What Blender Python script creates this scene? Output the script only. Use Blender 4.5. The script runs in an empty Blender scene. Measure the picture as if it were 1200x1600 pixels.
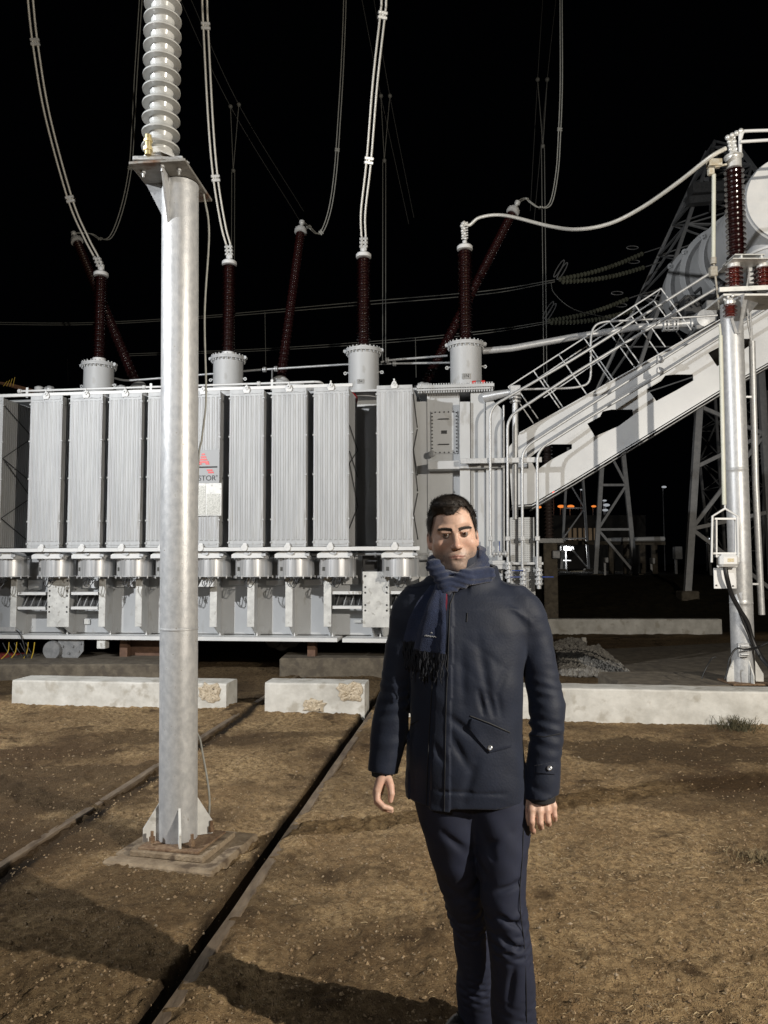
import bpy, math, random
import numpy as np
from mathutils import Vector, Matrix, Quaternion
from mathutils.bvhtree import BVHTree
random.seed(7); rng = np.random.default_rng(7)
sc = bpy.context.scene
col = sc.collection
R = math.radians
# ------------------------------------------------------------------ camera
CH = 1.6; HY = 880.0; F = 1200.0
PITCH = math.atan((HY-800)/F)
cam_d = bpy.data.cameras.new("camera"); cam = bpy.data.objects.new("camera", cam_d); col.objects.link(cam)
cam.location = (0, 0, CH); cam.rotation_euler = (math.pi/2+PITCH, R(0.15), 0)
cam_d.lens = 27.0; cam_d.sensor_width = 36.0; cam_d.sensor_fit = 'AUTO'; cam_d.clip_end = 2000; cam_d.clip_start = 0.05
sc.camera = cam
# ------------------------------------------------------------------ night sky
w = bpy.data.worlds.new("World"); sc.world = w; w.use_nodes = True
bg = w.node_tree.nodes['Background']; bg.inputs[0].default_value = (0.55, 0.7, 1.0, 1); bg.inputs[1].default_value = 0.0005
# ------------------------------------------------------------------ floodlights on masts outside the frame, plus one added fill lamp
def flood(name, loc, aim, watts, size, ang, color, blend=0.5):
    d = bpy.data.lights.new(name, 'SPOT'); o = bpy.data.objects.new(name, d); col.objects.link(o)
    d.energy = watts; d.shadow_soft_size = size; d.spot_size = R(ang); d.spot_blend = blend; d.color = color
    o.location = loc
    o.rotation_euler = (Vector(aim)-Vector(loc)).to_track_quat('-Z', 'Y').to_euler()
    return o
flood("floodlight", (5.9, -1.2, 4.2), (0.6, 6.0, 1.0), 3500, 0.045, 130, (1.0, 0.92, 0.80))
flood("floodlight", (-7.6, 2.2, 5.6), (1.95, 11, 2.2), 3900, 0.09, 85, (0.97, 0.985, 1.0), 0.6)
flood("floodlight", (-3.2, -7.5, 6.5), (0.3, 3.5, 0.9), 760, 0.35, 90, (0.97, 0.98, 1.0), 0.8)  # weak unseen fill lamp, added to lift the face and shaded sides
vs = sc.view_settings
vs.view_transform = 'Standard'; vs.look = 'None'; vs.exposure = 0.0; vs.gamma = 1.0
sc.cycles.max_bounces = 5; sc.cycles.diffuse_bounces = 2; sc.cycles.glossy_bounces = 3
sc.cycles.use_denoising = True; sc.cycles.sample_clamp_indirect = 3.0

# ------------------------------------------------------------------ helpers
def ray(px, py):
    u = (px-600)/F; v = (800-py)/F
    return Vector((u, math.cos(PITCH)-v*math.sin(PITCH), math.sin(PITCH)+v*math.cos(PITCH)))
def P(px, py, d):
    r = ray(px, py); return Vector((0, 0, CH)) + r*(d/r.y)
def G(px, py, z=0.0):
    r = ray(px, py); t = (z-CH)/r.z; return Vector((0, 0, CH))+r*t

def nt_new(name):
    m = bpy.data.materials.new(name); m.use_nodes = True
    n = m.node_tree; b = n.nodes['Principled BSDF']; return m, n, b
def add(n, t, **kw):
    x = n.nodes.new(t)
    for k, v in kw.items(): setattr(x, k, v)
    return x
MATS = {}
def pmat(name, c1, c2=None, scale=6.0, rough=0.5, metal=0.0, bump=0.0, bscale=60.0, rvar=0.0, stretch=(1, 1, 1), spec=0.5, coat=0.0, third=None, tscale=2.0, tthr=0.6, attr=None, lo=.35, hi=.65):
    m, n, b = nt_new(name); L = n.links
    tc = add(n, 'ShaderNodeTexCoord'); mp = add(n, 'ShaderNodeMapping'); mp.inputs['Scale'].default_value = stretch
    L.new(tc.outputs['Object'], mp.inputs['Vector'])
    b.inputs['Roughness'].default_value = rough; b.inputs['Metallic'].default_value = metal
    b.inputs['Specular IOR Level'].default_value = spec; b.inputs['Coat Weight'].default_value = coat; b.inputs['Coat Roughness'].default_value = .14
    colout = None
    if c2 is None:
        b.inputs['Base Color'].default_value = (*c1, 1)
    else:
        nz = add(n, 'ShaderNodeTexNoise'); nz.inputs['Scale'].default_value = scale; nz.inputs['Detail'].default_value = 6
        nz.inputs['Roughness'].default_value = .6
        L.new(mp.outputs[0], nz.inputs['Vector'])
        mr = add(n, 'ShaderNodeMapRange'); mr.inputs[1].default_value = lo; mr.inputs[2].default_value = hi
        L.new(nz.outputs[0], mr.inputs[0])
        mx = add(n, 'ShaderNodeMix', data_type='RGBA'); mx.inputs[6].default_value = (*c1, 1); mx.inputs[7].default_value = (*c2, 1)
        L.new(mr.outputs[0], mx.inputs[0]); colout = mx.outputs[2]
        if third:
            n3 = add(n, 'ShaderNodeTexNoise'); n3.inputs['Scale'].default_value = tscale; n3.inputs['Detail'].default_value = 8
            L.new(mp.outputs[0], n3.inputs['Vector'])
            m3 = add(n, 'ShaderNodeMapRange'); m3.inputs[1].default_value = tthr; m3.inputs[2].default_value = tthr+.08
            L.new(n3.outputs[0], m3.inputs[0])
            x3 = add(n, 'ShaderNodeMix', data_type='RGBA'); x3.inputs[7].default_value = (*third, 1)
            L.new(m3.outputs[0], x3.inputs[0]); L.new(colout, x3.inputs[6]); colout = x3.outputs[2]
        if rvar:
            ra = add(n, 'ShaderNodeMapRange'); ra.inputs[3].default_value = rough-rvar; ra.inputs[4].default_value = rough+rvar
            L.new(nz.outputs[0], ra.inputs[0]); L.new(ra.outputs[0], b.inputs['Roughness'])
    if attr:
        at = add(n, 'ShaderNodeAttribute', attribute_name=attr)
        if colout is None: colout = at.outputs['Color']
        else:
            ml = add(n, 'ShaderNodeMix', data_type='RGBA', blend_type='MULTIPLY'); ml.inputs[0].default_value = 1
            L.new(colout, ml.inputs[6]); L.new(at.outputs['Color'], ml.inputs[7]); colout = ml.outputs[2]
    if colout is not None: L.new(colout, b.inputs['Base Color'])
    if bump:
        nb = add(n, 'ShaderNodeTexNoise'); nb.inputs['Scale'].default_value = bscale; nb.inputs['Detail'].default_value = 4
        L.new(mp.outputs[0], nb.inputs['Vector'])
        bp = add(n, 'ShaderNodeBump'); bp.inputs['Strength'].default_value = min(1, bump); bp.inputs['Distance'].default_value = 0.01*max(1, bump)
        L.new(nb.outputs[0], bp.inputs['Height']); L.new(bp.outputs[0], b.inputs['Normal'])
    MATS[name] = m
    return m
def emat(name, c, s):
    m, n, b = nt_new(name); b.inputs['Emission Color'].default_value = (*c, 1); b.inputs['Emission Strength'].default_value = s
    b.inputs['Base Color'].default_value = (*c, 1); MATS[name] = m; return m

def lmat(o):
    m = o.matrix_basis.copy()
    return lmat(o.parent) @ m if o.parent else m
def tag(o, label=None, cat=None, group=None, kind=None):
    if label: o['label'] = label
    if cat: o['category'] = cat
    if group: o['group'] = group
    if kind: o['kind'] = kind
    return o
def empty(name, loc, rz=0.0, label=None, cat=None, group=None, parent=None):
    o = bpy.data.objects.new(name, None); col.objects.link(o); o.location = loc; o.rotation_euler = (0, 0, rz)
    o.empty_display_size = .1
    if parent: o.parent = parent
    tag(o, label, cat, group); return o
def clone(o, parent, loc=None):
    c = o.copy(); col.objects.link(c); c.parent = parent
    if loc is not None: c.location = loc
    for ch in list(o.children): clone(ch, c)
    return c

class MB:
    """collects shapes into one mesh (world coordinates unless build(local=True))"""
    def __init__(s): s.v = []; s.f = []; s.sm = []; s.n = 0
    def raw(s, vs, fs, smooth=False):
        o = s.n; s.v.extend([tuple(v) for v in vs]); s.n += len(vs)
        s.f.extend([tuple(i+o for i in f) for f in fs]); s.sm.extend([smooth]*len(fs)); return s
    def box(s, lo, hi, M=None):
        (x0, y0, z0), (x1, y1, z1) = lo, hi
        vs = [Vector(q) for q in ((x0,y0,z0),(x1,y0,z0),(x1,y1,z0),(x0,y1,z0),(x0,y0,z1),(x1,y0,z1),(x1,y1,z1),(x0,y1,z1))]
        if M is not None: vs = [M @ q for q in vs]
        return s.raw(vs, [(0,3,2,1),(4,5,6,7),(0,1,5,4),(1,2,6,5),(2,3,7,6),(3,0,4,7)])
    def bbox(s, lo, hi, b=0.006, M=None):      # box with chamfered edges
        lo = Vector(lo); hi = Vector(hi); c = (lo+hi)/2; h = (hi-lo)/2
        b = min(b, h.x*.9, h.y*.9, h.z*.9)
        vs = []; idx = {}
        for sx in (-1, 1):
            for sy in (-1, 1):
                for sz in (-1, 1):
                    for a in range(3):
                        q = Vector((sx*(h.x-(b if a != 0 else 0)), sy*(h.y-(b if a != 1 else 0)), sz*(h.z-(b if a != 2 else 0))))
                        idx[(sx, sy, sz, a)] = len(vs); q = q+c
                        vs.append(M @ q if M is not None else q)
        fs = []
        I = lambda sx, sy, sz, a: idx[(sx, sy, sz, a)]
        for e in (-1, 1):
            q = [I(e,-1,-1,0), I(e,1,-1,0), I(e,1,1,0), I(e,-1,1,0)]; fs.append(q if e > 0 else q[::-1])
            q = [I(-1,e,-1,1), I(1,e,-1,1), I(1,e,1,1), I(-1,e,1,1)]; fs.append(q[::-1] if e > 0 else q)
            q = [I(-1,-1,e,2), I(1,-1,e,2), I(1,1,e,2), I(-1,1,e,2)]; fs.append(q if e > 0 else q[::-1])
        for e in (-1, 1):
            for g in (-1, 1):
                fs.append([I(e,g,-1,0), I(e,g,-1,1), I(e,g,1,1), I(e,g,1,0)][::(1 if e*g > 0 else -1)])
                fs.append([I(e,-1,g,0), I(e,-1,g,2), I(e,1,g,2), I(e,1,g,0)][::(-1 if e*g > 0 else 1)])
                fs.append([I(-1,e,g,1), I(-1,e,g,2), I(1,e,g,2), I(1,e,g,1)][::(1 if e*g > 0 else -1)])
        for sx in (-1, 1):
            for sy in (-1, 1):
                for sz in (-1, 1):
                    q = [I(sx,sy,sz,0), I(sx,sy,sz,1), I(sx,sy,sz,2)]; fs.append(q if sx*sy*sz > 0 else q[::-1])
        return s.raw(vs, fs)
    def bar(s, p0, p1, wd, th, up=(0, 0, 1)):
        p0 = Vector(p0); p1 = Vector(p1); d = p1-p0; L = d.length; z = d.normalized(); u = Vector(up)
        x = u.cross(z)
        if x.length < 1e-4: x = Vector((1, 0, 0)).cross(z)
        x.normalize(); y = z.cross(x)
        M = Matrix((( x.x, y.x, z.x, p0.x), (x.y, y.y, z.y, p0.y), (x.z, y.z, z.z, p0.z), (0, 0, 0, 1)))
        return s.box((-wd/2, -th/2, 0), (wd/2, th/2, L), M)
    def tube(s, pts, r, n=10, caps=True, rs=None):
        pts = [Vector(p) for p in pts]; m = len(pts); vs = []; fs = []
        t = (pts[1]-pts[0]).normalized(); up = Vector((0, 0, 1)) if abs(t.z) < .9 else Vector((1, 0, 0))
        x = up.cross(t).normalized()
        for i in range(m):
            t = (pts[min(i+1, m-1)]-pts[max(i-1, 0)])
            t = t.normalized() if t.length > 1e-9 else Vector((0, 0, 1))
            x = (x - t*x.dot(t)); x = x.normalized() if x.length > 1e-6 else t.orthogonal().normalized()
            y = t.cross(x); rr = rs[i] if rs else r
            for k in range(n):
                a = 2*math.pi*k/n; vs.append(pts[i]+(x*math.cos(a)+y*math.sin(a))*rr)
        for i in range(m-1):
            for k in range(n):
                k2 = (k+1) % n; fs.append((i*n+k, i*n+k2, (i+1)*n+k2, (i+1)*n+k))
        s.raw(vs, fs, n > 5)
        if caps:
            o = s.n
            s.raw([vs[k] for k in range(n)]+[vs[(m-1)*n+k] for k in range(n)], [tuple(range(n))[::-1], tuple(range(n, 2*n))])
        return s
    def cyl(s, p0, p1, r, n=20, r1=None):
        return s.tube([p0, p1], r, n, True, [r, r if r1 is None else r1])
    def lathe(s, prof, p0, axis=(0, 0, 1), n=28, smooth=True, caps=True):
        """prof: (radius, height) along the axis from p0"""
        p0 = Vector(p0); z = Vector(axis).normalized(); x = z.orthogonal().normalized() if abs(z.z) < .999 else Vector((1, 0, 0)); y = z.cross(x)
        vs = []; fs = []
        for (r, h) in prof:
            for k in range(n):
                a = 2*math.pi*k/n; vs.append(p0+z*h+(x*math.cos(a)+y*math.sin(a))*r)
        for i in range(len(prof)-1):
            for k in range(n):
                k2 = (k+1) % n; fs.append((i*n+k, i*n+k2, (i+1)*n+k2, (i+1)*n+k))
        s.raw(vs, fs, smooth)
        if caps:
            m = len(prof)
            s.raw([vs[k] for k in range(n)]+[vs[(m-1)*n+k] for k in range(n)], [tuple(range(n))[::-1], tuple(range(n, 2*n))])
        return s
    def prism(s, poly, off):
        """polygon (3D points) extruded by the vector off"""
        poly = [Vector(p) for p in poly]; off = Vector(off); n = len(poly)
        vs = poly+[p+off for p in poly]
        fs = [tuple(range(n)), tuple(range(2*n-1, n-1, -1))]+[(i, i+n, (i+1) % n+n, (i+1) % n) for i in range(n)]
        return s.raw(vs, fs)
    def sphere(s, c, r, n=12, sc3=(1, 1, 1)):
        prof = [(max(1e-4, r*math.sin(math.pi*i/n)), -r*math.cos(math.pi*i/n)) for i in range(n+1)]
        o = s.n; s.lathe(prof, (0, 0, 0), n=n*2, caps=False)
        for i in range(o, s.n):
            q = s.v[i]; s.v[i] = (q[0]*sc3[0]+c[0], q[1]*sc3[1]+c[1], q[2]*sc3[2]+c[2])
        return s
    def bolt(s, c, axis, r=.012, h=.012):
        a = Vector(axis).normalized(); return s.tube([Vector(c)-a*.004, Vector(c)+a*h], r, 6, True)
    def build(s, name, mat, parent=None, local=False, label=None):
        me = bpy.data.meshes.new(name)
        vs = s.v
        if parent and not local:
            Mi = lmat(parent).inverted(); vs = [Mi @ Vector(v) for v in vs]
        me.from_pydata([tuple(v) for v in vs], [], s.f)
        me.polygons.foreach_set('use_smooth', s.sm)
        me.update()
        if any(s.sm): me.set_sharp_from_angle(angle=R(38))
        if mat: me.materials.append(mat)
        o = bpy.data.objects.new(name, me); col.objects.link(o)
        if parent: o.parent = parent
        if label: o['label'] = label
        return o
def catmull(pts, k=8):
    pts = [Vector(p) for p in pts]; q = [pts[0]*2-pts[1]]+pts+[pts[-1]*2-pts[-2]]; out = []
    for i in range(1, len(q)-2):
        a, b, c, d = q[i-1], q[i], q[i+1], q[i+2]
        for j in range(k):
            t = j/k; out.append(.5*((2*b)+(c-a)*t+(2*a-5*b+4*c-d)*t*t+(3*b-a-3*c+d)*t**3))
    out.append(pts[-1]); return out
def npmesh(name, V, Fc, mat, parent=None, smooth=True):
    me = bpy.data.meshes.new(name); V = np.asarray(V, dtype=np.float32); Fc = np.asarray(Fc, dtype=np.int32)
    k = Fc.shape[1]
    me.vertices.add(len(V)); me.vertices.foreach_set('co', V.ravel())
    me.loops.add(Fc.size); me.loops.foreach_set('vertex_index', Fc.ravel())
    me.polygons.add(len(Fc)); me.polygons.foreach_set('loop_start', np.arange(0, Fc.size, k, dtype=np.int32))
    me.polygons.foreach_set('loop_total', np.full(len(Fc), k, dtype=np.int32))
    me.update(calc_edges=True)
    me.polygons.foreach_set('use_smooth', np.full(len(Fc), smooth))
    if mat: me.materials.append(mat)
    o = bpy.data.objects.new(name, me); col.objects.link(o)
    if parent: o.parent = parent
    return o

# value noise (numpy)
_perm = np.random.default_rng(3).random((64, 64, 64)).astype(np.float32)
def vnoise(x, y, z=None):
    x = np.asarray(x, dtype=np.float64); y = np.asarray(y, dtype=np.float64); z = np.zeros_like(x) if z is None else z
    xi = np.floor(x).astype(int); yi = np.floor(y).astype(int); zi = np.floor(z).astype(int)
    fx = x-xi; fy = y-yi; fz = z-zi
    fx = fx*fx*(3-2*fx); fy = fy*fy*(3-2*fy); fz = fz*fz*(3-2*fz)
    g = lambda a, b, c: _perm[a & 63, b & 63, c & 63]
    r = 0
    for dx, wx in ((0, 1-fx), (1, fx)):
        for dy, wy in ((0, 1-fy), (1, fy)):
            for dz, wz in ((0, 1-fz), (1, fz)):
                r = r+wx*wy*wz*g(xi+dx, yi+dy, zi+dz)
    return r-.5

# ------------------------------------------------------------------ materials
GALV = pmat('galvanised_steel', (.44, .45, .46), (.56, .565, .565), 30, .42, .35, .12, 160, .10, (1, 1, .8), third=(.27, .25, .21), tscale=60, tthr=.665)
GALVD = pmat('weathered_galvanised_steel', (.20, .205, .21), (.30, .30, .30), 15, .5, .3, .1, 120)
PAINT = pmat('grey_transformer_paint', (.46, .47, .475), (.54, .55, .555), 2.2, .48, 0, .05, 60, .06, (1, 1, .45), third=(.42, .42, .41), tscale=7, tthr=.60)
FINP = pmat('galvanised_radiator_panel', (.39, .40, .41), (.54, .55, .555), 6, .55, .10, .06, 60, .08, (1, 1, .10), third=(.39, .39, .38), tscale=14, tthr=.63)
FLNG = pmat('patchy_galvanised_plate', (.56, .56, .54), (.74, .74, .71), 9, .5, .15, .12, 60, .1, third=(.46, .45, .42), tscale=14, tthr=.6)
DRUM = pmat('brushed_metal_fan_drum', (.50, .51, .52), (.64, .64, .64), 4, .33, .5, .02, 60, .08, (7, 7, .2), lo=.45, hi=.55)
WHITE = pmat('white_paint', (.68, .69, .69), (.76, .76, .75), 5, .45, 0, .04, 80)
DARKM = pmat('dark_gap_metal', (.03, .03, .032), (.06, .06, .06), 9, .6)
PORC = pmat('pale_grey_porcelain', (.43, .44, .43), (.53, .53, .515), 3.0, .22, 0, .02, 30, .06, coat=.5)
BROWN = pmat('dark_brown_porcelain', (.012, .0022, .002), (.018, .003, .003), 8, .24, 0, 0, 60, coat=1.0)
REDBR = pmat('red_brown_porcelain', (.065, .009, .007), (.09, .014, .01), 8, .2, 0, 0, 60, coat=1.0)
CASTW = pmat('cast_aluminium', (.62, .62, .60), (.74, .74, .72), 25, .36, .35, .2, 60)
CABW = pmat('bare_aluminium_cable', (.60, .58, .52), (.72, .70, .64), 30, .45, .25, .3, 200)
CABD = pmat('weathered_cable', (.24, .24, .22), (.32, .32, .29), 30, .6, .1)
BLACKR = pmat('black_rubber', (.012, .012, .013), None, 8, .45)
RUST = pmat('rusty_steel', (.10, .045, .022), (.19, .10, .055), 22, .8, .1, .5, 60)
RAILM = pmat('worn_rusty_rail', (.105, .075, .05), (.23, .175, .12), 20, .6, .25, .4, 70, stretch=(1, .3, 1), third=(.07, .045, .03), tscale=5, tthr=.62)
CONC = pmat('whitewashed_concrete', (.44, .425, .385), (.63, .615, .57), 4.5, .85, 0, .6, 22, third=(.40, .375, .325), tscale=5.5, tthr=.585)
CONCD = pmat('old_concrete', (.085, .07, .052), (.16, .135, .10), 7, .9, 0, .8, 40, third=(.09, .075, .058), tscale=6, tthr=.55)
CRUMB = pmat('crumbled_render', (.36, .29, .20), (.60, .52, .40), 38, .95, 0, 1.0, 55, third=(.12, .10, .08), tscale=40, tthr=.6)
RED = pmat('red_plastic', (.62, .025, .02), None, 8, .4)
BLUE = pmat('blue_handle', (.02, .05, .22), None, 8, .4)
ORANGEC = pmat('yellow_cable', (.55, .38, .04), None, 8, .5)
DUSTC = pmat('dusty_slab', (.17, .125, .08), (.30, .235, .16), 12, .95, 0, .8, 60, third=(.10, .07, .045), tscale=9, tthr=.56)
RUSTD = pmat('dirt_covered_rusty_plate', (.12, .065, .035), (.24, .165, .10), 30, .9, 0, .6, 80)
RUSTP = pmat('brown_primer_beam', (.11, .06, .04), (.17, .095, .06), 12, .7, .1, .2)
# ================================================================== GROUND
SL = 0.117                                    # the track runs this far to the right per metre away
RX = lambda y: -0.789+SL*(y-2.667)            # right rail centre line
LX = lambda y: -1.965+SL*(y-4.717)            # left rail
def gheight(x, y):
    h = .030*vnoise(x*1.1+3, y*1.1)+.016*vnoise(x*4, y*4+9)+.019*vnoise(x*13, y*13)+.016*vnoise(x*31, y*31)+.012*vnoise(x*55, y*55)
    near = np.clip((13-y)/2, 0, 1)
    dr = x-RX(y); dl = x-LX(y)
    for d, s in ((dr, -1), (dl, 1)):          # flangeway groove on the inner side, soil level with the rail foot outside
        g = np.clip(1-np.abs(d*s-.075)/.05, 0, 1)*near
        h = h*(1-.5*g)-(.085 if s < 0 else .012)*np.minimum(1, g*1.8)
        h = h-(.022 if s < 0 else .004)*np.exp(-((d*s-.2)/.13)**2)*near
        h = h+.022*np.exp(-((-d*s-.09)/.08)**2)*near
    h = h+.035*np.exp(-((y-(8.42-.11*x))/.22)**2)+near*.018*vnoise(x*2.3+7, y*2.3)*np.clip((8-y)/2, 0, 1)
    for fx_, fy_, fa in ((1.15, 2.9, .3), (1.5, 3.7, .1), (1.0, 4.4, -.2), (1.9, 3.0, .5), (.2, 3.6, .2), (-.5, 3.0, -.3), (2.2, 5.0, .2), (-2.2, 5.9, .4), (1.7, 5.9, -.1), (.75, 3.3, .15)):
        ca_, sa_ = math.cos(fa), math.sin(fa); u_ = (x-fx_)*ca_+(y-fy_)*sa_; v_ = -(x-fx_)*sa_+(y-fy_)*ca_
        e_ = (u_/.055)**2+(v_/.15)**2; h = h-.014*np.exp(-e_**2)+.007*np.exp(-((np.sqrt(e_)-1.25)/.25)**2)
    bank = np.clip((y-17.9)/8, 0, 1); bank = bank*bank*(3-2*bank)
    mx = np.clip(1-(np.abs(x-4)-9)/14, .55, 1)
    h = h+1.12*bank*mx+np.clip((y-19)/3, 0, 1)*(.10*vnoise(x*1.7, y*1.7)+.05*vnoise(x*5, y*5))
    return h
xs = np.concatenate([np.linspace(-160, -12, 30)[:-1], np.linspace(-12, -4.4, 50)[:-1], np.arange(-4.4, 4.6, .0165), np.linspace(4.6, 14, 70)[1:], np.linspace(14, 160, 30)[1:]])
ys = np.concatenate([np.linspace(-40, 1.0, 24)[:-1], np.arange(1.0, 9.2, .0185), np.linspace(9.2, 18, 120)[1:], np.linspace(18, 28, 70)[1:], np.linspace(28, 420, 50)[1:]])
X, Y = np.meshgrid(xs, ys); H = gheight(X, Y)
V = np.stack([X, Y, H], -1).reshape(-1, 3); nx, ny = len(xs), len(ys)
i = np.arange(nx-1)[None, :]+nx*np.arange(ny-1)[:, None]; i = i.ravel()
m, n, b = nt_new('packed_brown_earth'); L = n.links
tc = add(n, 'ShaderNodeTexCoord'); ob = tc.outputs['Object']
def nz(scale, det=6, rough=.6, vec=None):
    q = add(n, 'ShaderNodeTexNoise'); q.inputs['Scale'].default_value = scale; q.inputs['Detail'].default_value = det; q.inputs['Roughness'].default_value = rough
    L.new(vec or ob, q.inputs['Vector']); return q.outputs[0]
def mrg(v, a, b2, c=0, d=1):
    q = add(n, 'ShaderNodeMapRange'); L.new(v, q.inputs[0])
    for k, z in zip((1, 2, 3, 4), (a, b2, c, d)): q.inputs[k].default_value = z
    return q.outputs[0]
def mixc(f, a, c):
    q = add(n, 'ShaderNodeMix', data_type='RGBA'); L.new(f, q.inputs[0])
    for k, z in ((6, a), (7, c)):
        if isinstance(z, tuple): q.inputs[k].default_value = (*z, 1)
        else: L.new(z, q.inputs[k])
    return q.outputs[2]
c = mixc(mrg(nz(1.3), .35, .65), (.27, .178, .092), (.47, .335, .180))
c = mixc(mrg(nz(26, 8, .7), .42, .62), c, (.16, .105, .055))
c = mixc(mrg(nz(75, 4, .7), .60, .68), c, (.60, .48, .31))
vo = add(n, 'ShaderNodeTexVoronoi'); vo.inputs['Scale'].default_value = 95; L.new(ob, vo.inputs['Vector'])
pale = add(n, 'ShaderNodeMath', operation='MULTIPLY'); L.new(mrg(vo.outputs['Distance'], .16, .10), pale.inputs[0]); L.new(mrg(nz(9, 3), .52, .60), pale.inputs[1])
c = mixc(pale.outputs[0], c, (.46, .37, .25))
c = mixc(mrg(nz(.55, 5, .55), .50, .62), c, (.10, .064, .035))
c = mixc(mrg(nz(2.3, 7, .65), .56, .66), c, (.085, .055, .030))
at = add(n, 'ShaderNodeAttribute', attribute_name='oil')
c = mixc(at.outputs['Fac'], c, (.020, .014, .009))
at3 = add(n, 'ShaderNodeAttribute', attribute_name='damp_shade'); c = mixc(at3.outputs['Fac'], c, (.085, .056, .031))
at2 = add(n, 'ShaderNodeAttribute', attribute_name='grass')
c = mixc(at2.outputs['Fac'], c, mixc(mrg(nz(6, 8, .7), .4, .6), (.012, .009, .005), (.035, .028, .014)))
L.new(c, b.inputs['Base Color']); b.inputs['Roughness'].default_value = .95; b.inputs['Specular IOR Level'].default_value = .15
bs = add(n, 'ShaderNodeMath', operation='ADD'); L.new(nz(70, 8, .75), bs.inputs[0])
b2_ = add(n, 'ShaderNodeMath', operation='MULTIPLY'); L.new(mrg(vo.outputs['Distance'], .35, 0), b2_.inputs[0]); b2_.inputs[1].default_value = .5
L.new(b2_.outputs[0], bs.inputs[1])
bp = add(n, 'ShaderNodeBump'); bp.inputs['Strength'].default_value = 1.0; bp.inputs['Distance'].default_value = .022
L.new(bs.outputs[0], bp.inputs['Height']); L.new(bp.outputs[0], b.inputs['Normal'])
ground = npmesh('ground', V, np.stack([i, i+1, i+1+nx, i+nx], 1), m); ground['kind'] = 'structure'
x_, y_ = X.ravel(), Y.ravel()
oil = np.zeros(len(V))
for d, s in ((x_-RX(y_), -1), (x_-LX(y_), 1)):
    oil = np.maximum(oil, np.clip(1.6-np.abs(d*s-.085)/(.045+.03*vnoise(x_*5, y_*5)), 0, 1))
oil *= (y_ > .6)*(y_ < 14)
pit = np.clip((y_-(8.75-.11*x_))/.3, 0, 1)*np.clip((17-y_)/1, 0, 1); oil = np.maximum(oil, pit*.55)
grass = np.clip((y_-16.5)/1.5, 0, 1)
damp_shade = np.zeros(len(V))  # damp soil, with the shadow band before the right kerb painted in
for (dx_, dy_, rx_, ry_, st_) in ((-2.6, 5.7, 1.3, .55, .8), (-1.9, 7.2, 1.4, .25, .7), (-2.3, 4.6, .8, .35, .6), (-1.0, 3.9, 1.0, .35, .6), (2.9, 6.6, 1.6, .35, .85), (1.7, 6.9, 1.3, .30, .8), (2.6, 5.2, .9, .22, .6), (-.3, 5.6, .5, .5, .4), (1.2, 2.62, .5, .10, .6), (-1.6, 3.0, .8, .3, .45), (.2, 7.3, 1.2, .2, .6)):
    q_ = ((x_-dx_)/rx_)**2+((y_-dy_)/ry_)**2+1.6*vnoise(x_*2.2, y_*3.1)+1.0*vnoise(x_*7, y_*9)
    damp_shade = np.maximum(damp_shade, st_*np.clip((1.15-q_)/.5, 0, 1))
for nm, ar in (('oil', oil), ('grass', grass), ('damp_shade', damp_shade)):
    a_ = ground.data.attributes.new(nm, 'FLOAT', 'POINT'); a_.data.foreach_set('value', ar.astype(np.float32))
def gz(x, y): return float(gheight(np.array([x]), np.array([y]))[0])

# scattered stones, crumbs and straw
def scatter(name, mat, N, smin, smax, region, shape, label, flat=.6, clump=None):
    base = np.array([(0,0,1),(.95,0,.1),(.1,.9,0),(-1,.1,.05),(0,-.9,-.05),(0,0,-.8)], float)
    bf = np.array([(0,1,2),(0,2,3),(0,3,4),(0,4,1),(5,2,1),(5,3,2),(5,4,3),(5,1,4)])
    x0, x1, y0, y1 = region
    # denser near the camera so that every band of the picture gets its share
    u = rng.random(N); yy = 1/(1/y1+(1/y0-1/y1)*u); xx = rng.random(N)*(x1-x0)+x0
    if clump is not None:
        keep = clump(xx, yy); xx = xx[keep]; yy = yy[keep]
    ok = (np.abs(xx-RX(yy)) > .05) & (np.abs(xx-LX(yy)) > .05); xx = xx[ok]; yy = yy[ok]; n_ = len(xx)
    zz = gheight(xx, yy); s = smin*(smax/smin)**(rng.random(n_)**2.2)
    a = rng.random(n_)*6.283
    if shape == 'stone':
        q = base[None]*(1+.35*(rng.random((n_, 6, 3))-.5))*np.stack([s, s*(.6+.4*rng.random(n_)), s*flat], 1)[:, None, :]; f = bf; k = 6
    else:
        w_ = s*.018+.0006; bend = (rng.random(n_)-.5)*.10*s
        st = np.array([-1, -.33, .33, 1.0]); pts = []
        for j, t in enumerate(st):
            cx = t*s/2; cy = bend*(1-t*t); hz = .004+.006*(1-t*t)*rng.random(n_)
            pts += [np.stack([cx, cy-w_, hz], 1), np.stack([cx, cy+w_, hz], 1), np.stack([cx, cy, hz+w_*1.2], 1)]
        q = np.stack(pts, 1); f = []
        for j in range(3):
            for e in range(3):
                e2 = (e+1) % 3; A, B_, C_, D_ = j*3+e, j*3+e2, j*3+3+e2, j*3+3+e; f += [(A, B_, C_), (A, C_, D_)]
        f = np.array(f); k = 12
    ca, sa = np.cos(a)[:, None], np.sin(a)[:, None]
    xr = q[..., 0]*ca-q[..., 1]*sa; yr = q[..., 0]*sa+q[..., 1]*ca
    V = np.stack([xr+xx[:, None], yr+yy[:, None], q[..., 2]+zz[:, None]], -1).reshape(-1, 3)
    Fc = (f[None]+k*np.arange(n_)[:, None, None]).reshape(-1, 3)
    o = npmesh(name, V, Fc, mat, smooth=False); tag(o, label, 'ground litter', kind='stuff'); return o
STONE = pmat('pale_stone', (.17, .13, .08), (.33, .26, .18), 9, .85, 0, .3, 80)
STRAW = pmat('dry_straw', (.27, .20, .11), (.46, .36, .21), 9, .8)
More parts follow.
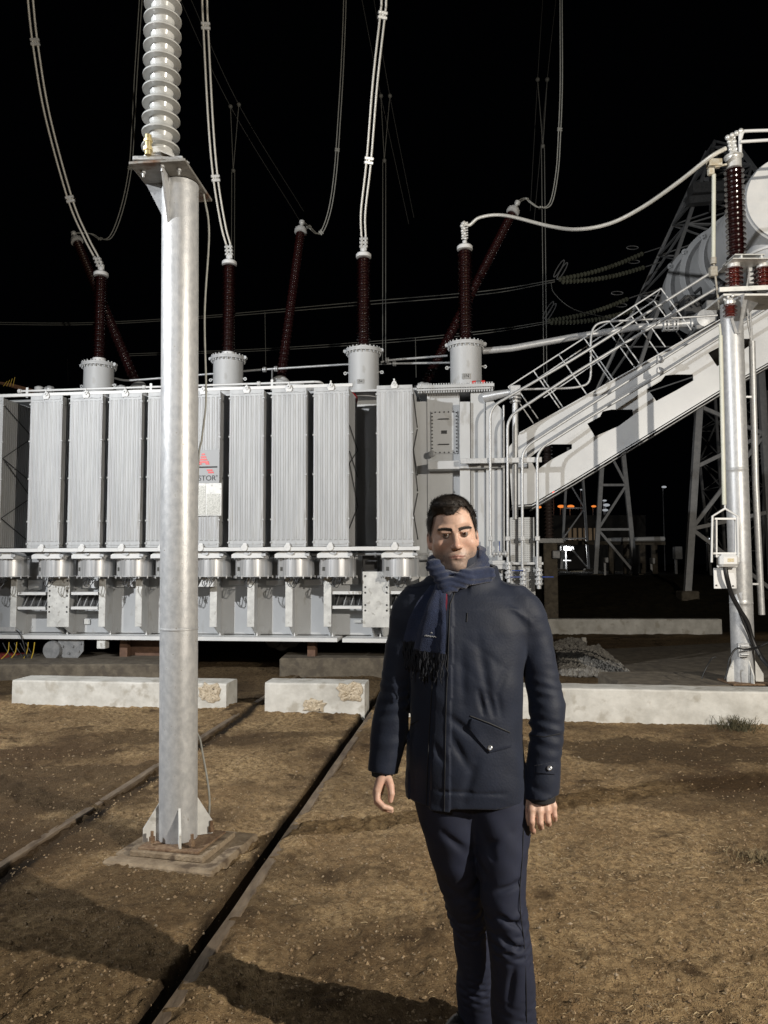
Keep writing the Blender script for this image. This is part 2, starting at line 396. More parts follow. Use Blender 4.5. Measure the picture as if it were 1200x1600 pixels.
DTWIG = pmat('dark_leaf_scrap', (.04, .028, .016), (.09, .062, .035), 9, .9)
open_soil = lambda x, y: ~((y > 7.6-.11*x))
scatter('pebbles', STONE, 6500, .0025, .014, (-4.2, 4.4, 1.7, 8.2), 'stone', 'small pale pebbles strewn over the brown earth', clump=open_soil)
scatter('soil_crumbs', pmat('soil_crumb', (.17, .115, .065), (.30, .215, .125), 9, .95), 34000, .003, .013, (-4.2, 4.4, 1.7, 8.2), 'stone', 'loose crumbs of brown soil', flat=.8, clump=open_soil)
def clus(x, y):
    v = vnoise(x*1.4+9, y*1.4)+.5*vnoise(x*4, y*4+3)+.22*(x > .8)
    return open_soil(x, y) & (v > .02)
scatter('straw', STRAW, 2000, .012, .05, (-4, 4.2, 1.7, 8.0), 'straw', 'dry straw and grass stalks lying on the earth', clump=clus)
def clus2(x, y): return open_soil(x, y) & (np.exp(-((x-1.35)/.7)**2-((y-4.1)/.35)**2)+np.exp(-((x-.9)/.5)**2-((y-2.85)/.12)**2)+np.exp(-((x-1.9)/.35)**2-((y-3.9)/.6)**2)+.05*(x > .3) > rng.random(len(x)))
scatter('dead_leaves', DTWIG, 12000, .010, .045, (-.5, 3.2, 1.9, 6.0), 'straw', 'dark dead leaves and twigs on the earth', clump=clus2)
scatter('straw_heap', STRAW, 8000, .012, .05, (-.2, 3.2, 1.9, 6.0), 'straw', 'matted dry stalks on the right of the yard', clump=clus2)

# rails
def rail(name, fx, label):
    mb = MB(); prof = [(-.06, -.10), (.06, -.10), (.06, -.075), (.012, -.06), (.012, -.035), (.028, -.025), (.030, .005), (.024, .012), (-.024, .012), (-.030, .005), (-.028, -.025), (-.012, -.035), (-.012, -.06), (-.06, -.075)]
    yv = np.arange(.7, 14.5, .12); vs = []; fs = []; k = len(prof)
    for y in yv:
        for (a, z) in prof: vs.append((fx(y)+a+.0015*math.sin(y*9), y-a*SL, z+.006+.002*math.sin(y*3.1)))
    for j in range(len(yv)-1):
        for e in range(k): fs.append((j*k+e, j*k+(e+1) % k, (j+1)*k+(e+1) % k, (j+1)*k+e))
    mb.raw(vs, fs); o = mb.build(name, RAILM); tag(o, label, 'rail', 'rails set in the earth'); return o
rail('rail', RX, 'rusty rail running from the photo bottom up to the gap beside the man')
rail('rail', LX, 'rusty rail passing behind the foot of the round steel post')

# low concrete walls
def wall_block(name, pts, z1, th, label, cat='low wall', nx_=60, end_r=.03):
    """front bottom edge given as ground points; rough-edged block"""
    A, B = Vector(pts[0]), Vector(pts[1]); d = (B-A); Ln = d.length; d.normalize(); nrm = Vector((-d.y, d.x, 0))
    if nrm.y < 0: nrm = -nrm
    prof = [(0, -.15), (0, z1-.018), (.006, z1-.005), (.02, z1), (th-.02, z1), (th, z1-.015), (th, -.15)]
    vs = []; fs = []; k = len(prof); N = max(6, int(Ln*22))
    for j in range(N+1):
        s = Ln*j/N
        for (o_, z) in prof:
            e = .006*float(vnoise(np.array([s*7+z*9]), np.array([o_*11+A.x*3]))[()] if False else vnoise(np.array([s*6.0]), np.array([z*8+A.x]))[0])
            q = A+d*s+nrm*(o_+e); vs.append((q.x, q.y, z+(e*1.2 if z > 0 else 0)))
    for j in range(N):
        for e in range(k-1): fs.append((j*k+e, (j+1)*k+e, (j+1)*k+e+1, j*k+e+1))
    fs.append(tuple(range(k))); fs.append(tuple(range(N*k, N*k+k))[::-1])
    mb = MB(); mb.raw(vs, fs); o = mb.build(name, CONC); tag(o, label, cat); return o, A, d, nrm, Ln
def patch(parent, A, d, nrm, s0, s1, z0, z1, seed, label=None):
    """crumbled area: a slightly recessed-looking ragged slab of bare aggregate on the wall face"""
    r = random.Random(seed); pts = []; k = 22
    for j in range(k):
        a = 2*math.pi*j/k; rr = 1+.42*(r.random()-.5)
        s = (s0+s1)/2+(s1-s0)/2*math.copysign(abs(math.cos(a))**.75, math.cos(a))*rr; z = (z0+z1)/2+(z1-z0)/2*math.copysign(abs(math.sin(a))**.75, math.sin(a))*rr
        q = A+d*s; pts.append(Vector((q.x, q.y, z))-nrm*.009)
    mb = MB(); c_ = sum(pts, Vector())/k
    ring2 = [c_+(p-c_)*.72-nrm*(.004+.010*r.random()) for p in pts]; ring3 = [c_+(p-c_)*.35-nrm*(.012*r.random()) for p in pts]
    base_ = [c_+(p-c_)*1.04+nrm*.02 for p in pts]
    vs = base_+pts+ring2+ring3+[c_-nrm*.004]; fs = []
    for q in range(3):
        for j in range(k): fs.append((q*k+j, q*k+(j+1) % k, (q+1)*k+(j+1) % k, (q+1)*k+j))
    for j in range(k): fs.append((3*k+j, 3*k+(j+1) % k, 4*k))
    mb.raw(vs, fs); mb.build('bare_patch', CRUMB, parent, label=label)
w1, A1, d1, n1, L1 = wall_block('low_wall', ((-4.2, 8.78, 0), (-1.72, 8.47, 0)), .295, .38, 'long white concrete kerb block on the left, behind the round steel post')
patch(w1, A1, d1, n1, L1-.30, L1-.06, .10, .30, 3, 'patch of bare yellowish plaster')
w2, A2, d2, n2, L2 = wall_block('low_wall', ((-1.29, 8.40, 0), (-.21, 8.27, 0)), .315, .34, 'short white concrete block with crumbling corner between the rails')
patch(w2, A2, d2, n2, L2-.29, L2-.03, .13, .325, 5); patch(w2, A2, d2, n2, .42, .66, .01, .15, 8)
w3, A3, d3, n3, L3 = wall_block('low_wall', ((.14, 8.16, 0), (8.0, 7.10, 0)), .325, .34, 'long white concrete kerb wall running off to the right behind the man')
w4, A4, d4, n4, L4 = wall_block('back_wall', ((-6, 18.0, -.1), (7.55, 17.3, -.1)), .33, .3, 'far grey kerb wall at the foot of the dark grass bank')
# soil banked at the wall feet
# concrete plinths and slabs behind the kerb
mb = MB(); mb.bbox(tuple(G(436, 1057).xy)+(-.1,), (.25, 11.8, .26), .02); tag(mb.build('concrete_plinth', CONCD), 'old concrete plinth under the transformer beside the man', 'plinth', 'concrete plinths under the transformer')
mb = MB(); mb.bbox((-5.6, 10.7, -.1), (-3.0, 12.2, .22), .02); tag(mb.build('concrete_plinth', CONCD), 'old concrete plinth under the transformer at the left edge', 'plinth', 'concrete plinths under the transformer')
mb = MB(); a_, b_, c_, e_ = G(985, 1062, .03), G(1260, 1072, .03), G(1260, 1000, .03), G(945, 1015, .03)
mb.prism([a_, b_, c_, e_], (0, 0, -.2)); o = mb.build('concrete_apron', CONCD); o['kind'] = 'structure'
mb = MB(); mb.bbox((2.55, 8.22, 0), (4.6, 9.3, .30), .02); tag(mb.build('post_footing', CONCD), 'flat concrete footing behind the kerb under the right post', 'footing')
# gravel inside the bund
gx = rng.random(5200); gy = rng.random(5200)
pa, pb, pc, pd = G(878, 1058), G(990, 1060), G(935, 1012), G(870, 1022)
def gravel(name, quad, N, label):
    base = np.array([(0,0,1),(.95,0,.1),(.1,.9,0),(-1,.1,.05),(0,-.9,-.05),(0,0,-.8)], float)
    bf = np.array([(0,1,2),(0,2,3),(0,3,4),(0,4,1),(5,2,1),(5,3,2),(5,4,3),(5,1,4)])
    q = [np.array(p) for p in quad]; u = rng.random(N)[:, None]; v = rng.random(N)[:, None]
    c0 = (q[0]*(1-u)+q[1]*u)*(1-v)+(q[3]*(1-u)+q[2]*u)*v
    hh = .10*np.sin(math.pi*u[:, 0])*np.sin(math.pi*v[:, 0]); c0[:, 2] += hh+rng.random(N)*.03
    s = .018+.03*rng.random(N)
    pts = base[None]*(1+.4*(rng.random((N, 6, 3))-.5))*s[:, None, None]
    V = (pts+c0[:, None]).reshape(-1, 3); Fc = (bf[None]+6*np.arange(N)[:, None, None]).reshape(-1, 3)
    o = npmesh(name, V, Fc, pmat(name+'_stone', (.11, .10, .09), (.26, .245, .215), 12, .9), smooth=False); tag(o, label, 'gravel', kind='stuff')
gravel('gravel', (pa, pb, pc, pd), 3600, 'heap of grey gravel behind the kerb wall')
gravel('gravel_strip', (G(862, 1018), G(915, 1012), G(915, 1003), G(862, 1008)), 500, 'strip of grey gravel inside the bund')
mb = MB(); q = G(912, 1008); mb.lathe([(.05, 0), (.05, .13), (.045, .14)], (q.x, q.y, 0), n=18); tag(mb.build('drain_stub', CONC), 'short pale pipe stub standing beside the gravel', 'pipe stub')
# grass tuft and weeds at the right of the kerb
def tuft(name, px, py, rad, N, hgt, label, mat):
    c_ = G(px, py); mb = MB()
    for _ in range(N):
        a = random.random()*6.28; r = rad*abs(random.gauss(0, .5)); x, y = c_.x+r*math.cos(a), c_.y+r*math.sin(a)*.6; z = gz(x, y)
        h = hgt*(.15+.85*random.random()**2); lx, ly = (random.random()-.5)*h*2.4, (random.random()-.5)*h*2.4; w_ = .0025
        mb.raw([(x-w_, y, z), (x+w_, y, z), (x+lx*.4+w_, y+ly*.4, z+h*.7), (x+lx*.4-w_, y+ly*.4, z+h*.7), (x+lx, y+ly, z+h*.8)], [(0, 1, 2, 3), (3, 2, 4)])
    tag(mb.build(name, mat), label, 'weeds', kind='stuff')
WEED = pmat('weeds', (.022, .026, .010), (.10, .08, .04), 30, .8)
tuft('grass_tuft', 1150, 1140, .26, 420, .15, 'dark green weeds growing at the foot of the long kerb wall', WEED)
tuft('dead_weeds', 1190, 1345, .22, 420, .06, 'matted dead weeds at the right edge', pmat('dead_weed', (.05, .04, .02), (.20, .15, .08), 30, .9))
tuft('weed_sprigs', 1085, 1126, .13, 60, .06, 'small weed sprigs along the kerb foot', WEED)

# ================================================================== LEFT POST
px0 = Vector((-1.160, 4.43, 0))
fo = empty('post_foundation', (px0.x, px0.y, 0), 0, 'square concrete pad flush with the earth under the left post', 'concrete pad')
M = Matrix.Translation((px0.x+.03, px0.y-.03, 0)) @ Matrix.Rotation(R(-14), 4, 'Z')
mb = MB(); mb.bbox((-.33, -.27, -.1), (.32, .32, .018), .012, M); mb.build('pad', DUSTC, fo)
mb = MB(); mb.bbox((-.22, -.18, .017), (.22, .22, .050), .006, M); mb.build('grout_pad', DUSTC, fo)
sp = empty('steel_post', px0, 0, 'tall round galvanised steel post nearest the camera, left of the man', 'steel post')
def post_tube(c0, r, z0, z1, parent, name='tube', weld=()):
    mb = MB(); prof = [(r, z0), (r, z1)]
    for wz in sorted(weld): prof = [p for p in prof]; 
    pr = [(r, z0)]
    for wz in sorted(weld): pr += [(r, wz-.030), (r, wz-.007), (r+.003, wz-.004), (r+.003, wz+.004), (r, wz+.007), (r, wz+.030)]
    pr.append((r, z1)); mb.lathe(pr, (c0.x, c0.y, 0), n=48); return mb.build(name, GALV, parent)
post_tube(px0, .106, .065, 3.845, sp, weld=(1.23,))
for a, wd, hh in ((200, .085, .20), (20, .085, .21), (288, .085, .19), (110, .085, .2)):
    c_, s_ = math.cos(R(a)), math.sin(R(a)); q = lambda r, z: Vector((px0.x+c_*r, px0.y+s_*r, z)); t_ = Vector((-s_, c_, 0))*.006
    mb = MB(); mb.prism([q(.105, .066)-t_, q(.105+wd, .066)-t_, q(.105+wd, .135)-t_, q(.105, .066+hh)-t_], t_*2); mb.build('gusset', FLNG, sp)
mb = MB(); mb.bbox((-.18, -.16, .050), (.18, .18, .064), .003, M)
for a in (45, 135, 225, 315):
    c_ = M @ Vector((.155*math.cos(R(a))*1.1, .145*math.sin(R(a))*1.1, .078)); mb.tube([c_, c_+Vector((0, 0, .03))], .017, 6); mb.tube([c_, c_+Vector((0, 0, .06))], .009, 8)
mb.build('base_plate', RUSTD, sp)
PT = Matrix.Translation((-1.205, 4.415, 3.857)) @ Matrix.Rotation(R(-5), 4, 'Z')
TPM = pmat('top_plate_steel', (.22, .21, .19), (.33, .32, .30), 12, .6, .4, .2, 60, third=(.16, .08, .04), tscale=5, tthr=.62)
mb = MB(); mb.bbox((-.16, -.245, -.008), (.165, .245, .008), .002, PT); mb.build('top_plate', TPM, sp)
mb = MB()
for (x, y) in ((-.11, -.16), (.10, -.16), (-.1, .05), (.13, .06), (0.02, -.21)):
    c_ = PT @ Vector((x, y, -.008)); mb.tube([c_+Vector((0, 0, .03)), c_-Vector((0, 0, .035))], .007, 8); mb.tube([c_, c_-Vector((0, 0, .012))], .014, 6)
mb.build('bolts', GALV, sp)
mb = MB(); c_ = px0
mb.prism([(c_.x-.05, c_.y-.24, 3.850), (c_.x-.05, c_.y-.06, 3.850), (c_.x-.05, c_.y-.09, 3.56)], (.012, 0, 0))
mb.prism([(c_.x-.20, c_.y-.02, 3.850), (c_.x-.08, c_.y-.02, 3.850), (c_.x-.1, c_.y-.02, 3.65)], (0, .012, 0)); mb.build('top_gusset', GALV, sp)
mb = MB(); mb.tube(catmull([(px0.x+.07, px0.y+.1, 3.84), (px0.x+.105, px0.y+.1, 3.6), (px0.x+.085, px0.y+.1, 3.1), (px0.x+.10, px0.y+.1, 2.6), (px0.x+.075, px0.y+.12, 2.36), (px0.x+.05, px0.y+.13, 2.1), (px0.x+.05, px0.y+.13, .8), (px0.x+.09, px0.y+.13, .55), (px0.x+.15, px0.y+.10, .25), (px0.x+.13, px0.y+.1, .0)]), .006, 8)
tag(mb.build('earth_cable', CABD), 'thin dark cable running down the back of the left post', 'cable')
# insulator on the post
sp.rotation_euler = (0, R(-.68), 0)
ins = empty('post_insulator', (-1.245, 4.33, 3.77), 0, 'pale grey ribbed porcelain insulator on top of the left post', 'insulator')
def shed_profile(r0, r1, pitch, n, z0=0.0, lip=.22, under=.35):
    """radius/height pairs for a stack of sheds, each a thin downward-sloping skirt"""
    pr = []
    for k in range(n):
        z = z0+k*pitch
        pr += [(r0, z), (r0+.15*(r1-r0), z+pitch*.26), (r1-.01*(r1-r0), z+pitch*.30), (r1, z+pitch*.35), (r1-.03*(r1-r0), z+pitch*.42), (r0+.45*(r1-r0), z+pitch*.66), (r0+.1*(r1-r0), z+pitch*.88)]
    pr.append((r0, z0+n*pitch)); return pr
ins.location = (-1.279, 4.27, 3.867); bx_, by_ = -1.279, 4.27
mb = MB(); mb.lathe([(.078, .05), (.062, .085)]+shed_profile(.060, .107, .086, 16, .085)+[(.07, 1.5)], (bx_, by_, 3.867), n=44); mb.build('sheds', PORC, ins)
mb = MB(); mb.lathe([(.10, .0), (.10, .018), (.082, .03), (.079, .06), (.07, .07)], (bx_, by_, 3.89), n=36); mb.build('base_casting', CASTW, ins)
mb = MB(); mb.bbox((bx_-.13, by_-.09, 3.869), (bx_+.15, by_+.09, 3.893), .003, ); mb.prism([(bx_+.03, by_-.13, 3.897), (bx_+.17, by_-.05, 3.872), (bx_+.17, by_-.01, 3.887), (bx_+.03, by_-.09, 3.912)], (0, 0, .01)); mb.build('bracket', GALV, ins)
mb = MB(); mb.cyl((bx_-.035, by_-.115, 3.882), (bx_-.035, by_-.115, 3.997), .018, 10); mb.cyl((bx_-.035, by_-.115, 3.907), (bx_-.035, by_-.115, 3.927), .026, 6); mb.cyl((bx_-.035, by_-.115, 3.957), (bx_-.035, by_-.115, 3.972), .024, 6); mb.build('brass_bolt', pmat('brass', (.55, .45, .22), (.62, .53, .30), 20, .4, .6), ins)
# ================================================================== TRANSFORMER
YAW = R(-7.0)
T = empty('power_transformer', (0, 10.45, 0), YAW, 'huge grey power transformer with a row of ribbed radiators and brown bushings', 'transformer')
TM = lmat(T); TI = TM.inverted()
def tl(px, py, dep):
    """pixel -> local point of the transformer on the plane `dep` metres behind its front"""
    o = TI @ Vector((0, 0, CH)); r = TI.to_3x3() @ ray(px, py); t = (dep-o.y)/r.y; return o+r*t
def tw(px, py, dep): return TM @ tl(px, py, dep)
ML = lambda: MB()
def tb(mb, name, mat, parent=T, label=None): return mb.build(name, mat, parent, local=True, label=label)

# ---- radiators
RZ0, RZ1 = tl(560, 853.5, 0).z, tl(560, 603.5, 0).z
RW, RD = .492, .75
def make_radiator():
    r = empty('radiator', (0, 0, 0), parent=T)
    h = RZ1-RZ0; mb = MB()
    # front panel: fluted sheet
    nfl = 7; step = RW/nfl; prof = [(-RW/2, .022), (-RW/2, .0)]
    for k in range(nfl):
        x = -RW/2+k*step
        prof += [(x+step*.14, .000), (x+step*.20, -.008), (x+step*.34, -.010), (x+step*.46, -.008), (x+step*.52, -.003), (x+step*.60, -.007), (x+step*.78, -.007), (x+step*.88, .0)]
    prof += [(RW/2, 0), (RW/2, .022)]
    zs = [.0, .085, .10, h-.10, h-.085, h]; vs = []; fs = []; k = len(prof)
    for j, z in enumerate(zs):
        flat = j in (0, 1, 4, 5)
        for (x, y) in prof: vs.append((x, (0 if (flat and y < .02) else y), z))
    for j in range(len(zs)-1):
        for e in range(k-1): fs.append((j*k+e, j*k+e+1, (j+1)*k+e+1, (j+1)*k+e))
    mb.raw(vs, fs, False)
    mb.raw([(-RW/2, .022, 0), (RW/2, .022, 0), (RW/2, .022, h), (-RW/2, .022, h)], [(0, 3, 2, 1)])
    fp = mb; mb = MB()
    for j in range(1, 16):
        y = .05*j; mb.box((-RW/2, y, .012), (RW/2, y+.013, h-.012))
    tb(mb, 'fin_panels', FINP, r)
    mb = fp     # embossed wing marks and side lugs
    for z0, sg in ((.045, 1), (h-.045, -1)):
        for sx in (-1, 1):
            mb.prism([(sx*.03, -.001, z0+.016*sg), (sx*.10, -.001, z0+.012*sg), (sx*.215, -.001, z0+.004), (sx*.215, -.001, z0-.012), (sx*.10, -.001, z0-.016), (sx*.03, -.001, z0-.010*sg)][::sx], (0, -.009, 0))
    for z in (.38, 1.0, 1.55, h-.12, .06):
        for sx in (-1, 1):
            if z < h: mb.bbox((sx*RW/2-.014, -.012, z-.012), (sx*RW/2+.014, .02, z+.012), .003)
    tb(mb, 'front_panel', FINP, r)
    mb = MB(); mb.cyl((0, .03, h-.04), (0, 1.2, h-.04), .042, 14); mb.cyl((0, .03, .04), (0, 1.2, .04), .042, 14); tb(mb, 'header_tube', PAINT, r)
    mb = MB()
    mb.prism([(-.035, -.022, h-.05), (.035, -.022, h-.05), (.05, -.022, h-.01), (.022, -.022, h+.05), (-.022, -.022, h+.05), (-.05, -.022, h-.01)], (0, .012, 0))
    mb.lathe([(.011, 0), (.026, 0), (.026, .02), (.011, .02)], (0, -.038, h+.018), (0, 1, 0), n=14, caps=False)
    mb.tube([(0, -.02, h+.04), (0, -.02, h+.085)], .012, 8)
    tb(mb, 'lifting_lug', WHITE, r); mb = MB()
    mb.lathe([(.012, 0), (.046, 0), (.046, .022), (.012, .022)], (0, -.06, -.012), (0, 1, 0), n=20, caps=False); mb.cyl((0, -.058, -.012), (0, -.04, -.012), .013, 8)
    mb.prism([(-.045, -.036, 0), (.045, -.036, 0), (.02, -.036, .055), (-.02, -.036, .055)], (0, .012, 0))
    tb(mb, 'bottom_lug', WHITE, r)
    return r
rads = [(-22, None), (70.5, None), (133, None), (194.5, None), (256, None), (317, None), (385, None), (451.5, None), (517.5, None), (617, None)]
proto = make_radiator(); RX_ = []
for k, (cx, _) in enumerate(rads):
    p = tl(cx, 730, 0); RX_.append(p.x)
    o = proto if k == 0 else clone(proto, T); o.location = (p.x, 0, RZ0)
RODM = pmat('dark_brace_rod', (.05, .05, .05), None, 8, .6)
for k, pts in ((8, [.95, .55, .12, .80]), (9, 1), (0, 2)):   # zig-zag braces on the exposed flanks
    mb = MB(); x = RX_[k]+RW/2+.012; z0, z1 = RZ0+.05, RZ1-.12; zz = [z1, z1-.36, z1-.78, z1-1.30, z1-1.66, z0+.05] if k != 8 else [z1-.42, z1-.66, z1-.95, z0+.55, z0+.2]
    ys_ = [.01, RD, .01, RD, .01, RD]
    for a in range(len(zz)-1): mb.tube([(x, ys_[a], zz[a]), (x, ys_[a+1], zz[a+1])], .007, 6)
    mb.tube([(x, .01, z1-.78), (x, RD, z1-1.06)], .007, 6)
    tb(mb, 'brace_rod', RODM)
# header bars in front of and above the radiators
xl, xr = RX_[0]-1.3, RX_[-1]+.24
mb = MB(); mb.bbox((xl, -.045, RZ0-.058), (xr+.1, -.030, RZ0-.006), .002); tb(mb, 'lower_rail', WHITE)
mb = MB(); mb.bbox((xl, .01, RZ1+.004), (RX_[8]+.30, .05, RZ1+.05), .003); tb(mb, 'upper_rail', WHITE)
zb = RZ1+.13
mb = MB()
for a, b_, e in ((30, 250, .05), (250, 492, .035)):
    p, q = tl(a, 606, .2), tl(b_, 606, .2); mb.tube([(p.x, .2, zb+.0), (q.x, .2, zb)], .017, 10)
p = tl(492, 600, .2); mb.tube(catmull([(p.x, .2, zb), (p.x+.08, .25, zb), (p.x+.1, .4, zb-.02), (p.x+.1, .75, zb-.1)], 5), .017, 10)
for c_ in (32, 226, 405): 
    p = tl(c_, 606, .2); mb.lathe([(.02, -.02), (.034, -.02), (.034, -.006), (.026, 0), (.034, .006), (.034, .02), (.02, .02)], (p.x, .2, zb), (1, 0, 0), n=14)
for c_ in (44, 237, 426):
    p = tl(c_, 606, .2); mb.box((p.x-.018, .185, RZ1+.02), (p.x+.018, .192, zb+.05))
tb(mb, 'upper_pipe', WHITE)

# ---- fans: hood, drum, flange, brackets and wires
FD = .26
def make_fan():
    f = empty('cooling_fan', (0, 0, 0), parent=T)
    z1, z0 = RZ0-.165, RZ0-.405; yc = FD+.07
    mb = MB(); mb.lathe([(FD, z0), (FD, z1)], (0, yc, 0), n=48); tb(mb, 'drum', DRUM, f)
    mb = MB(); mb.lathe([(FD-.01, z1-.002), (FD+.025, z1+.002), (FD+.025, z1+.012), (FD-.03, z1+.013)], (0, yc, 0), n=40)
    mb.lathe([(FD-.02, z0+.001), (FD+.02, z0-.003), (FD+.02, z0-.012), (FD-.03, z0-.014)], (0, yc, 0), n=40)
    for k in range(14):
        a = math.pi+math.pi*k/13; x, y = (FD+.014)*math.cos(a), yc+(FD+.014)*math.sin(a)
        mb.tube([(x, y, z1-.008), (x, y, z1+.026)], .008, 6)
        if k % 2: mb.tube([(x, y, z0-.034), (x, y, z0+.004)], .010, 6)
    tb(mb, 'flange', GALV, f)
    mb = MB(); y = .03
    mb.prism([(-.235, y, z1+.012), (.225, y, z1+.012), (.225, y, z1+.055), (.17, y, z1+.105), (-.15, y, z1+.105), (-.235, y, z1+.06)][::-1], (0, .34, 0)); tb(mb, 'hood', WHITE, f)
    mb = MB(); mb.prism([(-.05, y-.003, z1+.10), (.05, y-.003, z1+.10), (.035, y-.003, z1+.06), (-.0, y-.003, z1+.05), (-.05, y-.003, z1+.075)][::-1], (0, -.02, 0))
    mb.bbox((.20, y-.02, z1+.035), (.262, y+.02, z1+.075), .004); tb(mb, 'hood_bracket', GALV, f)
    mb = MB(); a = R(-128); c_, s_ = math.cos(a), math.sin(a)
    vs = []; 
    for da in (-.11, .0, .11):
        for z in (z0+.07, z0+.125): vs.append(((FD+.0025)*math.cos(a+da), yc+(FD+.0025)*math.sin(a+da), z))
    mb.raw(vs, [(0, 2, 3, 1), (2, 4, 5, 3)]); tb(mb, 'sticker', pmat('dark_sticker', (.05, .05, .045), (.12, .12, .11), 80, .6) if 'dark_sticker' not in MATS else MATS['dark_sticker'], f)
    mb = MB()
    for _ in range(4):
        x0 = random.uniform(-.1, .14); x1 = x0+random.uniform(-.1, .12); d = random.uniform(.08, .17)
        mb.tube(catmull([(x0, .05, z0-.01), (x0-.02, .04, z0-d*.7), ((x0+x1)/2, .03, z0-d), (x1, .06, z0-d*.6), (x1+.02, .12, z0-.05)], 5), .006, 5)
    tb(mb, 'wires', BLACKR, f)
    return f
fprot = make_fan(); fx = [-30]+[80, 142, 203, 265, 326, 391, 458, 524, 624]
for k, c_ in enumerate(fx):
    p = tl(c_, 885, .15); o = fprot if k == 0 else clone(fprot, T); o.location = (p.x, 0, 0)
    if k: o.rotation_euler = (0, 0, 0)
p = tl(9, 885, .2); o = clone(fprot, T); o.location = (p.x, 0, 0)

# ---- lower tank with ribs
WD = .72; RB = .38                       # depth of the lower wall, of the rib flanges
zbase = tl(300, 994, RB).z; ztank = tl(560, 611, WD).z
lx0 = tl(-90, 900, WD).x; rx0 = tl(787, 800, WD).x
mb = MB(); mb.bbox((lx0, WD, zbase+.01), (rx0, 3.0, RZ0-.10), .01); tb(mb, 'lower_tank', PAINT)
mb = MB(); mb.bbox((lx0, WD+.56, RZ0-.101), (tl(663, 800, WD+.56).x, 2.9, ztank), .01); tb(mb, 'tank', PAINT)
mb = MB(); mb.bbox((lx0, RB-.02, zbase-.055), (tl(527, 990, RB).x, 3.05, zbase), .003); mb.bbox((tl(535, 990, RB).x, RB-.03, zbase-.058), (tl(700, 990, RB).x+1.2, 3.05, zbase-.001), .003); tb(mb, 'base_frame', WHITE)
def rib(px, wpx, top, bot, holes=False):
    c_ = tl(px+wpx/2, 940, RB).x; w_ = wpx/1200*10.6; z1 = tl(px, top, RB).z; z0 = tl(px, bot, RB).z
    mb = MB(); mb.bbox((c_-w_/2, RB-.012, z0), (c_+w_/2, RB, z1), .003); o = tb(mb, 'rib_flange', FLNG)
    mb = MB()
    xs2 = (c_,) if not holes else (c_-w_*.18, c_+w_*.18)
    for x in xs2:
        mb.prism([(x-.006, RB, z1), (x-.006, WD, z1), (x-.006, WD, zbase), (x-.006, RB+.26, zbase), (x-.006, RB, z0+.02)], (.012, 0, 0))
        mb.prism([(x-.10, WD-.012, z0-.02), (x+.10, WD-.012, z0-.02), (x+.045, WD-.012, zbase+.001), (x-.045, WD-.012, zbase+.001)][::-1], (0, .014, 0))
    tb(mb, 'rib_web', PAINT)
    mb = MB()
    mb.prism([(c_+.02, RB+.2, zbase+.002), (c_+.045, RB+.2, zbase+.002), (c_+.03, RB+.2, zbase+.06)], (0, .01, 0)); tb(mb, 'toe_plate', WHITE)
    if holes:
        mb = MB()
        for sx in (-1, 1):
            for t in (.92, .72, .62, .40, .30): mb.cyl((c_+sx*w_*.40, RB-.0145, z0+t*(z1-z0)), (c_+sx*w_*.40, RB-.011, z0+t*(z1-z0)), .014, 12)
        tb(mb, 'bolt_holes', BLACKR, o)
for a in ((16, 11, 903, 978, 0), (72, 39, 900, 978, 1), (154, 11.5, 903, 978, 0), (211, 11.5, 903, 978, 0), (270, 11.5, 903, 978, 0), (327.5, 12, 903, 979, 0), (386, 12, 903, 979, 0), (445.5, 12, 903, 979, 0), (505.5, 12.5, 901, 979, 0), (566, 43, 893, 980, 1), (655, 12.5, 901, 979, 0), (712, 12.5, 901, 979, 0)): rib(*a)
for (a, b_) in ((28, 71), (112, 153), (519, 565), (610, 654)):
    p, q = tl(a, 926, RB+.03), tl(b_, 949, RB+.03); mb = MB()
    mb.box((p.x, RB+.02, p.z-.02), (q.x, RB+.17, p.z+.022)); mb.box((p.x, RB+.02, q.z-.02), (q.x, RB+.17, q.z+.02)); o = tb(mb, 'cross_rail', WHITE)
    mb = MB(); mb.box((p.x, RB+.21, q.z+.02), (q.x, RB+.22, p.z-.02)); tb(mb, 'dark_opening_sheet', DARKM, o)  # solid dark sheet stands in for the dark inside the opening
    mb = MB(); k = 4
    for j in range(k): 
        x = p.x+(j+.35)*(q.x-p.x)/k; mb.bar((x, RB+.12, q.z), (x+.05, RB+.19, p.z), .022, .012, (1, 0, 0))
    tb(mb, 'slats', GALVD, o)
mb = MB()  # small equipment boxes on the lower wall
for (a, t, b_, e) in ((44, 905, 63, 920), (129, 906, 152, 918), (182, 907, 210, 916), (357, 906, 384, 913), (416, 906, 444, 914), (475, 905, 504, 914), (536, 902, 560, 913), (640, 900, 654, 912)):
    mb = MB(); p, q = tl(a, t, WD-.06), tl(b_, e, WD-.06); mb.bbox((p.x, WD-.06, q.z), (q.x, WD+.001, p.z), .004); tb(mb, 'cable_tray', WHITE)
mb = MB(); p, q = tl(310, 895, .2), tl(334, 916, .2); mb.prism([(p.x, .2, q.z), (q.x, .2, q.z), (q.x, .2, p.z), (p.x+.1, .2, p.z)], (0, .12, 0)); tb(mb, 'junction_box', WHITE)
mb = MB(); p, q = tl(553, 968, WD-.01), tl(565, 973, WD-.01); mb.bbox((p.x, WD-.03, q.z), (q.x, WD, p.z), .003); tb(mb, 'name_tag', FLNG); mb = MB(); p, q = tl(132, 966, WD-.01), tl(141, 974, WD-.01); mb.bbox((p.x, WD-.03, q.z), (q.x, WD, p.z), .003); tb(mb, 'name_tag', FLNG)
